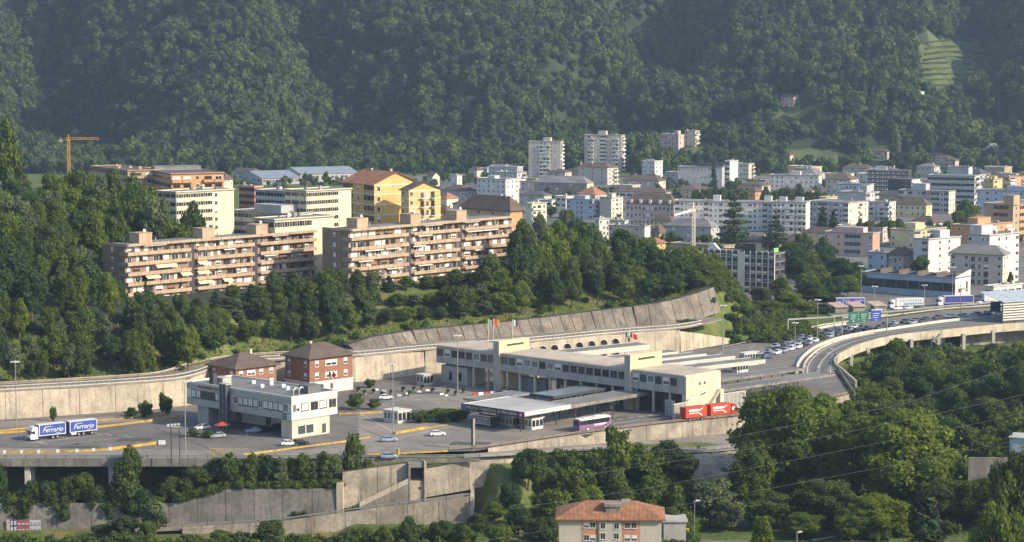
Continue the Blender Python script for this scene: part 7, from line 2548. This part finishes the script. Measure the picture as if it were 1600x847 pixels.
# ------------------------------------------------------------------ trees of the town and the foreground
def T(kind, px, yt, Y, w, label, group=None, name='tree', hmin=2.5):
    return tree_px(kind, px, yt, Y, w, label, group, name, hmin)
def ttree(kind, px, yt, yb, w, label, group=None):
    p = P(px, yb, -.1)
    top = PY(px, yt, p.y)
    return tree_at(kind, p.x, p.y, max(3, top.z), w * p.y / FPX, label, group, 'tree', -.1)
ttree('cedar', 1147, 300, 405, 62, 'great dark cedar rising before the grey housing slab')
ttree('cedar', 1212, 332, 408, 50, 'second dark cedar right of the great one, before the banded white flats')
ttree('spruce', 1285, 322, 378, 34, 'dark spruce pair before the cream-ended flats, left tree')
ttree('spruce', 1302, 328, 380, 30, 'dark spruce pair before the cream-ended flats, right tree')
ttree('spruce', 1115, 243, 300, 14, 'small spruce standing close to the grey modern block')
for k, px in enumerate(range(1086, 1172, 11)):
    ttree('broad', px, 292 + RND.uniform(-2, 3), 322, 18, 'round tree in the row behind the long grey housing slab', 'row of round trees behind the housing slab')
for k, px in enumerate(range(1196, 1300, 13)):
    ttree('broad', px, 294 + RND.uniform(-4, 4), 326, 22, 'round tree in the row below the long white building', 'row of round trees below the long white building')
for k, px in enumerate(range(1345, 1482, 12)):
    ttree('broad', px, 345 + RND.uniform(-5, 5), 377, 21, 'round tree in the row before the cream and yellow houses', 'row of trees before the yellow villa')
for px, yt, yb, w, kd in ((1508, 312, 352, 36, 'broad'), (1497, 325, 357, 26, 'broad'), (1522, 318, 350, 30, 'column')):
    ttree(kd, px, yt, yb, w, 'dark tree left of the light blue-white block', 'dark trees left of the light blue-white block')
ttree('broad', 1437, 400, 432, 36, 'round tree before the white window-column block')
ttree('broad', 1100, 362, 400, 36, 'round tree right of the white crane mast')
for px, yt, yb, w in ((1062, 372, 402, 30), (1085, 380, 415, 34), (1120, 372, 410, 30), (1135, 385, 415, 30), (1160, 380, 418, 40), (1182, 388, 420, 34), (1050, 360, 392, 24), (900, 340, 372, 40), (868, 345, 375, 36), (845, 335, 370, 30), (885, 322, 362, 28), (800, 330, 370, 28), (1040, 352, 375, 22), (1455, 425, 446, 18), (1470, 428, 448, 16), (1578, 425, 455, 14)):
    ttree('broad', px, yt, yb, w, 'broadleaf tree among the houses behind the wooded bank', 'broadleaf trees between the houses')
# mass right of the dark office
for px, yt, Y, w, kd in ((1245, 400, 975, 50, 'broad'), (1262, 385, 1000, 44, 'broad'), (1290, 372, 1040, 42, 'broad'), (1238, 372, 1060, 40, 'broad'), (1255, 362, 1090, 40, 'broad'), (1310, 400, 985, 60, 'broad'), (1335, 405, 975, 50, 'broad'), (1280, 415, 955, 60, 'broad'), (1300, 430, 930, 55, 'broad'),
                         (1325, 428, 940, 48, 'broad'), (1345, 420, 960, 40, 'broad'), (1270, 440, 915, 55, 'broad'), (1235, 455, 895, 55, 'light'), (1262, 428, 920, 50, 'light'), (1290, 455, 905, 50, 'broad'), (1205, 470, 875, 55, 'light'), (1255, 470, 880, 55, 'light'), (1180, 470, 880, 50, 'broad'), (1170, 490, 850, 45, 'broad'), (1215, 492, 852, 45, 'broad'), (1285, 480, 880, 40, 'broad'), (1190, 445, 905, 40, 'broad'), (1222, 432, 915, 44, 'light'), (1240, 492, 862, 40, 'broad')):
    T(kd, px, yt, Y, w, ('yellow-green' if kd == 'light' else 'dark green') + ' tree in the thicket by the office, ' + ('near the motorway' if Y < 900 else 'half way back' if Y < 970 else 'far back by the pink block'), 'trees of the thicket beside the dark office')
for px, yt, Y, w in ((1075, 506, 780, 40), (1100, 502, 800, 38), (1125, 497, 815, 36), (1150, 503, 812, 36), (1180, 508, 815, 34), (1062, 498, 778, 26), (1140, 515, 800, 30), (1165, 512, 806, 30), (1110, 514, 795, 30), (1195, 498, 826, 34)):
    T('bush', px, yt, Y, w, 'low bush on the slope above the tapering wall', 'bushes above the tapering wall', 'bush')
# tall poplar
px = 1400
p_ = hill_hit(px, 262)
tree_at('column', p_.x, p_.y, PY(px, 191, p_.y).z - p_.z, 20 * 1925 / FPX, 'tall dark poplar standing alone at the foot of the hill')
# ---- foreground
G1 = 'trees on the slope below the slip road'
L1_ = 'leafy tree on the slope between the slip road and the orange-roofed house'
for px, yt, Y, w, kd in ((825, 697, 560, 58, 'broad'), (800, 752, 550, 46, 'broad'), (900, 722, 560, 70, 'broad'), (945, 705, 566, 66, 'broad'), (1005, 695, 572, 78, 'broad'), (1045, 690, 578, 70, 'broad'), (1072, 705, 575, 50, 'broad'), (865, 760, 545, 66, 'broad'), (770, 785, 546, 46, 'broad'), (810, 790, 540, 60, 'broad'), (925, 760, 545, 60, 'light'),
                         (970, 755, 548, 60, 'broad'), (1020, 745, 552, 66, 'light'), (1060, 760, 550, 56, 'broad'), (1000, 790, 540, 60, 'broad'), (1050, 795, 538, 56, 'broad'), (850, 805, 530, 60, 'broad'), (780, 815, 528, 50, 'broad'), (745, 800, 538, 40, 'broad'), (725, 822, 530, 46, 'broad'), (1075, 800, 540, 50, 'broad'), (690, 812, 532, 44, 'broad'), (640, 808, 530, 40, 'broad'), (600, 822, 528, 36, 'broad'), (960, 725, 560, 54, 'broad')):
    T(kd, px, yt, Y, w, ('yellow-green' if kd == 'light' else 'dark green') + ' tree on the slip road slope, ' + ('near the ramp pier' if px < 800 else 'behind the orange-roofed house' if px < 1040 else 'beside the sandy bank') + (', upper part' if Y > 550 else ', lower part'), G1)
T('sparse', 965, 655, 566, 58, 'thin gappy tree rising before the purple coach and tan wall', None)
T('grey', 1110, 742, 552, 90, 'grey-green willow-like tree right of the slope wood')
T('grey', 1135, 775, 545, 60, 'small grey-green tree beside the side road')
T('light', 1190, 808, 520, 46, 'small yellow-green tree right of the side road')
# terrace hedge trees
for px in range(338, 532, 17):
    T('column', px + RND.uniform(-4, 4), 704 + RND.uniform(-6, 8), 559.5 + RND.uniform(-1, 1), 34, 'dense young tree in the hedge row on top of the grey terrace wall', 'hedge row trees on the terrace wall')
T('broad', 550, 681, 563, 56, 'rounded tree standing right of the hedge row before the yard road')
T('broad', 575, 720, 561, 34, 'small tree between the hedge row and the portal wall')
for px, yt, Y, w in ((200, 698, 560, 58), (195, 740, 557.5, 64), (215, 760, 557, 60)):
    T('broad', px, yt, Y, w, 'tall tree rising past the viaduct deck at the left' if px == 200 else 'bushy tree below the viaduct beside the tall one', None if px == 200 else 'bushy trees by the tall viaduct tree')
for px, yt, Y, w in ((-5, 718, 558, 40), (20, 765, 557.5, 46), (50, 752, 558, 50), (80, 748, 557.5, 46), (110, 738, 558.5, 44), (130, 732, 558.5, 46), (150, 752, 557.5, 40), (240, 765, 557.5, 48), (265, 745, 559, 46), (290, 740, 559.5, 44), (315, 728, 559.5, 40), (300, 722, 560, 40), (35, 780, 557, 40), (100, 775, 557, 44), (170, 775, 557, 40)):
    T('broad', px, yt, Y, w, 'dark leafy tree growing below the left viaduct', 'trees below the left viaduct')
for px, yt, Y, w, kd in ((242, 772, 546, 46, 'column'), (195, 806, 545, 50, 'broad'), (160, 818, 547, 42, 'broad'), (420, 812, 540, 56, 'broad'), (345, 828, 541, 44, 'broad'), (375, 832, 540, 40, 'broad'), (230, 812, 543, 36, 'broad')):
    T(kd, px, yt, Y, w, 'young tree at the street before the grey walls at the bottom left', 'young trees at the bottom left street')
T('bush', 470, 788, 555.5, 36, 'low bush at the foot of the stained terrace wall', None, 'bush')
# right: big trees and bushes
bg1 = T('big', 1232, 598, 575, 196, 'huge sunlit round tree at the lower right, left of the two largest')
bg2 = T('big', 1410, 632, 560, 196, 'huge yellow-green tree at the lower right, right of the two largest')
T('big', 1322, 655, 566, 110, 'tall pale tree between the two largest trees')
for px, yt, Y, w in ((1180, 690, 562, 90), (1290, 745, 548, 110), (1200, 765, 548, 100), (1370, 770, 540, 120), (1480, 740, 545, 110), (1540, 745, 540, 110), (1255, 800, 538, 80), (1330, 790, 536, 80)):
    T('big', px, yt, Y, w, 'dark tree in the shaded wood above the car park', 'trees of the shaded wood above the car park')
for px, yt, Y, w, kd in ((1400, 524, 735, 60, 'broad'), (1385, 545, 720, 55, 'broad'), (1432, 548, 740, 60, 'broad'), (1420, 575, 705, 60, 'broad'), (1395, 590, 690, 60, 'light'), (1440, 590, 690, 56, 'broad'), (1462, 566, 700, 50, 'light'), (1370, 605, 670, 60, 'light'), (1350, 622, 655, 60, 'broad'), (1395, 625, 640, 70, 'broad'), (1440, 625, 640, 60, 'broad'), (1345, 650, 620, 60, 'light'),
                         (1500, 572, 690, 60, 'broad'), (1540, 560, 690, 66, 'broad'), (1575, 548, 700, 66, 'broad'), (1600, 545, 690, 60, 'broad'), (1525, 590, 660, 66, 'broad'), (1560, 585, 650, 66, 'broad'), (1595, 580, 640, 60, 'broad'), (1490, 600, 650, 60, 'broad'), (1510, 625, 625, 66, 'broad'), (1470, 640, 610, 60, 'broad'), (1545, 615, 625, 66, 'broad'), (1500, 655, 600, 66, 'broad'), (1290, 615, 645, 60, 'light'), (1320, 625, 650, 46, 'light'), (1455, 660, 590, 56, 'light')):
    T(kd, px, yt, Y, w, ('yellow-green' if kd == 'light' else 'dark green') + ' tree in the hollow below the viaduct, ' + ('close under the parapet' if Y > 695 else 'middle of the hollow' if Y > 635 else 'on the near side') + (', right part' if px > 1480 else ', left part'), 'trees in the hollow below the motorway viaduct')
T('spruce', 1450, 765, 505, 96, 'tall grey-green spruce standing over the car park')
T('big', 1590, 690, 470, 130, 'sunlit leafy tree in the bottom right corner')
T('big', 1560, 775, 455, 110, 'lower sunlit tree in the bottom right corner')
for b_ in (bg1, bg2):
    for ch in b_.children:
        if ch.name.startswith('crown'):
            ch.data = CROWNS['big'][1][0]
# shrubs in the yard
for lb, px, py, w, h in (('rounded shrub left of the kiosk', 556, 640, 34, 4.6), ('yellowish shrub by the yellow rail', 585, 640, 26, 3.0), ('green shrub in the planted kerb, left one', 660, 660, 40, 3.4), ('green shrub in the planted kerb, middle one', 690, 659, 44, 4.2), ('green shrub in the planted kerb, right one', 715, 658, 40, 3.6),
                         ('small tree at the wall left of the customs office', 228, 652, 26, 5), ('bushy shrub at the wall beside the customs office', 258, 648, 30, 6.5), ('low shrub at the wall behind the yellow barrier', 205, 654, 24, 3), ('tiny conifer leaning at the pale wall', 83, 658, 12, 4.5), ('hedge under the customs office front', 302, 682, 24, 2.2), ('hedge clump near the stair tower', 325, 684, 26, 1.8), ('leafy plant near the wall behind the kiosk', 578, 606, 18, 3), ('dark shrub before the brick house', 520, 630, 20, 2.4)):
    p = P(px, py)
    tree_at('bush', p.x, p.y, h, w * p.y / FPX, lb, None, 'bush', 0.0)

# ------------------------------------------------------------------ forest on the mountain (one mass) and undergrowth
PROTO = bpy.data.collections.new('prototypes')
def proto(me):
    o = bpy.data.objects.new('proto', me)
    PROTO.objects.link(o)
M_FOR2 = leaf_mat('forest_leaves_dark', (0.08, 0.106, 0.044), .3, .3)
FPROTO = []
for i in range(7):
    if i < 5:
        FPROTO.append(lobes_crown('forest_tree', broad_lobes(200 + i, Wd=9.6 if i < 4 else 7, n=7, bottom=.05, small=1.1), 640, .95, M_FOREST if i % 2 else M_FOR2, 210 + i))
    else:
        FPROTO.append(conifer_crown('forest_tree', M_FOR2, 220 + i, n=420, size=.8, R=3.0) if i == 6 else lobes_crown('forest_tree', broad_lobes(207, Wd=5.5, n=7, bottom=.05, pear=.3), 420, .95, M_FOREST, 217))
def scatter(name, meshes, pts, label=None):
    """pts: rows x, y, z, scale, rotation, index; instanced with geometry nodes"""
    pts = np.array(pts, float)
    col_ = bpy.data.collections.new('proto_' + name)
    for m in meshes:
        col_.objects.link(bpy.data.objects.new('proto', m))
    me = bpy.data.meshes.new(name)
    me.vertices.add(len(pts))
    me.vertices.foreach_set('co', pts[:, :3].astype(np.float32).ravel())
    for nm, c, ty in (('sc', 3, 'FLOAT'), ('rz', 4, 'FLOAT'), ('ix', 5, 'INT')):
        a = me.attributes.new(nm, ty, 'POINT')
        a.data.foreach_set('value', pts[:, c].astype(np.float32 if ty == 'FLOAT' else np.int32))
    me.update()
    o = put(name, me)
    o['kind'] = 'stuff'
    if label:
        o['label'] = label
    ng = bpy.data.node_groups.new('scatter_' + name, 'GeometryNodeTree')
    ng.interface.new_socket('Geometry', in_out='INPUT', socket_type='NodeSocketGeometry')
    ng.interface.new_socket('Geometry', in_out='OUTPUT', socket_type='NodeSocketGeometry')
    N = ng.nodes.new
    gi, go = N('NodeGroupInput'), N('NodeGroupOutput')
    ci = N('GeometryNodeCollectionInfo')
    ci.inputs['Collection'].default_value = col_
    ci.inputs['Separate Children'].default_value = True
    ip = N('GeometryNodeInstanceOnPoints')
    ip.inputs['Pick Instance'].default_value = True
    def attr(nm, ty):
        a = N('GeometryNodeInputNamedAttribute')
        a.data_type = ty
        a.inputs['Name'].default_value = nm
        return a.outputs[0]
    cb = N('ShaderNodeCombineXYZ')
    L = ng.links.new
    L(gi.outputs[0], ip.inputs['Points'])
    L(ci.outputs[0], ip.inputs['Instance'])
    L(attr('ix', 'INT'), ip.inputs['Instance Index'])
    L(attr('rz', 'FLOAT'), cb.inputs[2])
    L(cb.outputs[0], ip.inputs['Rotation'])
    L(attr('sc', 'FLOAT'), ip.inputs['Scale'])
    L(ip.outputs[0], go.inputs[0])
    md = o.modifiers.new('scatter', 'NODES')
    md.node_group = ng
    return o

BP = [(b.location.x, b.location.y, b.get('Lr', 8), b.get('Ll', 8), b.rotation_euler[2]) for b in BLD]
def near_building(x, y, m=2.5):
    for bx, by, lr, ll, a in BP:
        dx, dy = x - bx, y - by
        if dx * dx + dy * dy > 120 * 120:
            continue
        u, v = dx * math.cos(a) + dy * math.sin(a), -dx * math.sin(a) + dy * math.cos(a)
        if -m < u < lr + m and -m < v < ll + m:
            return True
    return False
rf = random.Random(77)
fp = []
y = 1895.0
while y < 2420:
    st = 8.2 if y < 2150 else 8.8
    x = -y * .245
    while x < y * .245:
        xx, yy = x + rf.uniform(-3.6, 3.6), y + rf.uniform(-3.6, 3.6)
        x += st
        z = mountain_z(xx, yy)
        px, py = proj((xx, yy, z))
        if py < -40 or (yy < 1950 and px > 640 and rf.random() < .55) or any(inpoly(px, py, c) for c in CLEAR) or inpoly(px, py, [(900, 262), (985, 258), (985, 290), (900, 296)]) or near_building(xx, yy, 4):
            continue
        s = rf.uniform(.85, 2.0) * (1.15 if fbm(xx, yy, 90, 2, 5.5) > 0 else .85)
        if yy < 1955:
            s *= .8
        k = rf.random()
        ix = rf.randrange(5) if k < .84 else (5 if k < .94 else 6)
        fp.append((xx, yy, z - .4, s, rf.uniform(0, 6.28), ix))
    y += st
# belts of trees at the town's far edge and gardens between the houses
for _ in range(2600):
    yy = rf.uniform(1180, 1895)
    xx = rf.uniform(-.2, .24) * yy
    px, py = proj((xx, yy, 0))
    d = fbm(xx, yy, 60, 2, 8.8)
    if inpoly(px, py, [(815, 262), (985, 258), (985, 296), (815, 302)]):
        continue
    if d < (.08 if yy < 1650 else -.04) or near_building(xx, yy, 3) or (px < 560 and yy < 1500):
        continue
    fp.append((xx, yy, float(terrain(xx, yy)), rf.uniform(.35, .7), rf.uniform(0, 6.28), rf.randrange(6)))
FOREST = scatter('forest', FPROTO, fp, 'dense mixed forest covering the mountain slope')

# vineyard terraces in the clearing
vr_m = M_LEAF_Y
for k in range(9):
    t = k / 8
    xa, xb = (1438 + 10 * (1 - t), 1542 - 4 * t) if k < 4 else (1412 + 8 * t, 1530 - 40 * (t - .5))
    ya = 68 + t * 70
    pl = []
    for i in range(15):
        px = xa + (xb - xa) * i / 14
        py = ya - 4 * math.sin(i / 14 * 3)
        pl.append(hill_hit(px, py, 2000.0))
    m = MB()
    o = pl[0]
    for a, b in zip(pl[:-1], pl[1:]):
        m.beam(a - o + Vector((0, 0, .7)), b - o + Vector((0, 0, .7)), 1.2, 1.6)
    tag(m.build('vine_row', M_LEAF, None, o), 'row of vines on the terraced vineyard in the forest clearing', 'vine row', 'vine rows of the hillside vineyard')

# undergrowth on the near slopes
UP = [lobes_crown('bush_clump', broad_lobes(300 + i, H=2.6, Wd=4.2, n=7, bottom=-.05, small=1.0), 420, .3, m, 310 + i) for i, m in enumerate((M_LEAF, M_LEAF_D, M_LEAF_Y, M_LEAF))]
up = []
def sow(n, x0, x1, y0, y1, test, smin, smax):
    for _ in range(n):
        x, y = rf.uniform(x0, x1), rf.uniform(y0, y1)
        if test(x, y):
            k = rf.random()
            up.append((x, y, tz(x, y) - .15, rf.uniform(smin, smax), rf.uniform(0, 6.28), 0 if k < .4 else 1 if k < .7 else 3 if k < .9 else 2))
def bank(x, y):
    b = float(np.interp(x, L2X, L2Y)) + float(np.interp(x, [-60, -49, 0, 56], [14, 15, 17, 12]))
    d = y - b
    if not (5.5 if x > -50 else 1.5) < d < 48 or x > 78:
        return False
    return fbm(x, y, 14, 2, 1.2) > (-.05 if d > 14 else .06)
sow(3600, -175, 78, 625, 860, bank, .45, 1.1)
def fore(x, y):
    l1 = float(np.interp(x, L1X, L1Y))
    if x < 6:
        return False
    if x < 78:
        dr = float(np.interp(x, [-5, 18, 30, 45, 62, 75], [8, 9, 16, 26, 30, 34]))
        return y < l1 - dr - 3 and not (x > 42 and y < 566) and not (44 < x < 66 and y > 574)
    return y < l1 - 3 and fbm(x, y, 18, 2, 4.4) > -.12
sow(2600, 6, 78, 520, 612, fore, .5, 1.3)
sow(3800, 78, 190, 535, 815, fore, .6, 1.6)
sow(900, -165, -41, 560, 567, lambda x, y: True, .4, .9)
sow(500, -165, -12, 525, 541, lambda x, y: True, .5, 1.1)
sow(160, -82, -42, 555.9, 557.4, lambda x, y: True, .5, .9)
for i_ in range(len(up) - 160, len(up)):
    q_ = up[i_]
    up[i_] = (q_[0], q_[1], float(np.interp(q_[0], [-84, -77, -70, -41], [-10.4, -8.9, -6.9, -6.7])), *q_[3:])
sow(300, 69, 98, 786, 862, lambda x, y: True, .5, 1.3)
sow(900, 78, 108, 796, 900, lambda x, y: True, .5, 1.2)
scatter('undergrowth', UP, up, 'low bushes and scrub on the banks and slopes')
# rough grass tufts on the open banks
gm = MB()
rg = np.random.default_rng(5)
gp, gn = [], []
for _ in range(26000):
    x, y = rg.uniform(-175, 82), rg.uniform(625, 850)
    b = float(np.interp(x, L2X, L2Y)) + float(np.interp(x, [-60, -49, 0, 56], [14, 15, 17, 12]))
    if (6.0 if x > -50 else 1.0) < y - b < 40 and x < 80:
        gp.append((x, y, 0))
gp = np.array(gp)
gp[:, 2] = terrain(gp[:, 0], gp[:, 1]) + .25
V, Fa, Tt = leaves_from(gp, np.tile(np.array([[0.3, -1.0, .5]]), (len(gp), 1)), .5, rg, rg.uniform(.1, .9, len(gp)), .7)
gr = put('grass', np_mesh('grass', V, Fa, leaf_mat('dry_grass', (.15, .15, .045), .1, .3), Tt))
gr['kind'] = 'stuff'
gr['label'] = 'rough dry grass on the banks above the walls'
# bare sandy bank below the slip road bend
sx_, sy_ = np.meshgrid(np.linspace(43, 68, 26), np.linspace(571, 601, 31))
sz_ = terrain(sx_, sy_) + .12 + .25 * np.sin(sx_ * 1.3) * np.cos(sy_ * .9)
nxs = 26
qq = (np.arange(30)[:, None] * nxs + np.arange(25)[None, :]).ravel()
sand = put('sandy_bank', np_mesh('sandy_bank', np.stack([sx_, sy_, sz_], -1).reshape(-1, 3), np.stack([qq, qq + 1, qq + nxs + 1, qq + nxs], -1), mat('sand', (.40, .32, .22), .95, .3, .25, fine=.2, dirt=(.22, .2, .1)), smooth=True))
struct(sand)
# hill track and path strips
def hill_line(name, pts, w, m):
    pl = []
    for px, py in pts:
        pl.append(hill_hit(px, py))
    pl = resample(pl, 8)
    pl = [Vector((p.x, p.y, mountain_z(p.x, p.y) + .5)) for p in pl]
    A_, B_ = offset(pl, w / 2), offset(pl, -w / 2)
    return strip(name, A_, B_, m)
hill_line('hill_road', [(985, 219), (1050, 211), (1110, 199), (1175, 188)], 6, M_CONC_L)
hill_line('hill_path', [(1290, 263), (1340, 256), (1395, 250)], 5, M_CONC_L)
hill_line('hill_path', [(990, 248), (1020, 240), (1050, 236)], 5, M_CONC_L)

# ------------------------------------------------------------------ haze over the valley
hz = MB().box(-1520, 1520, -80, 2800, -40, 330).build('haze', [])
hm = bpy.data.materials.new('haze_air')
hm.use_nodes = True
t = hm.node_tree
for n in list(t.nodes):
    if n.type == 'BSDF_PRINCIPLED':
        t.nodes.remove(n)
pv = t.nodes.new('ShaderNodeVolumePrincipled')
pv.inputs['Color'].default_value = (.56, .75, 1.0, 1)
pv.inputs['Density'].default_value = 0.00007
pv.inputs['Anisotropy'].default_value = 0.2
t.links.new(pv.outputs[0], t.nodes['Material Output'].inputs['Volume'])
hz.data.materials.append(hm)
hz['kind'] = 'stuff'
hz['label'] = 'pale blue haze over the valley'
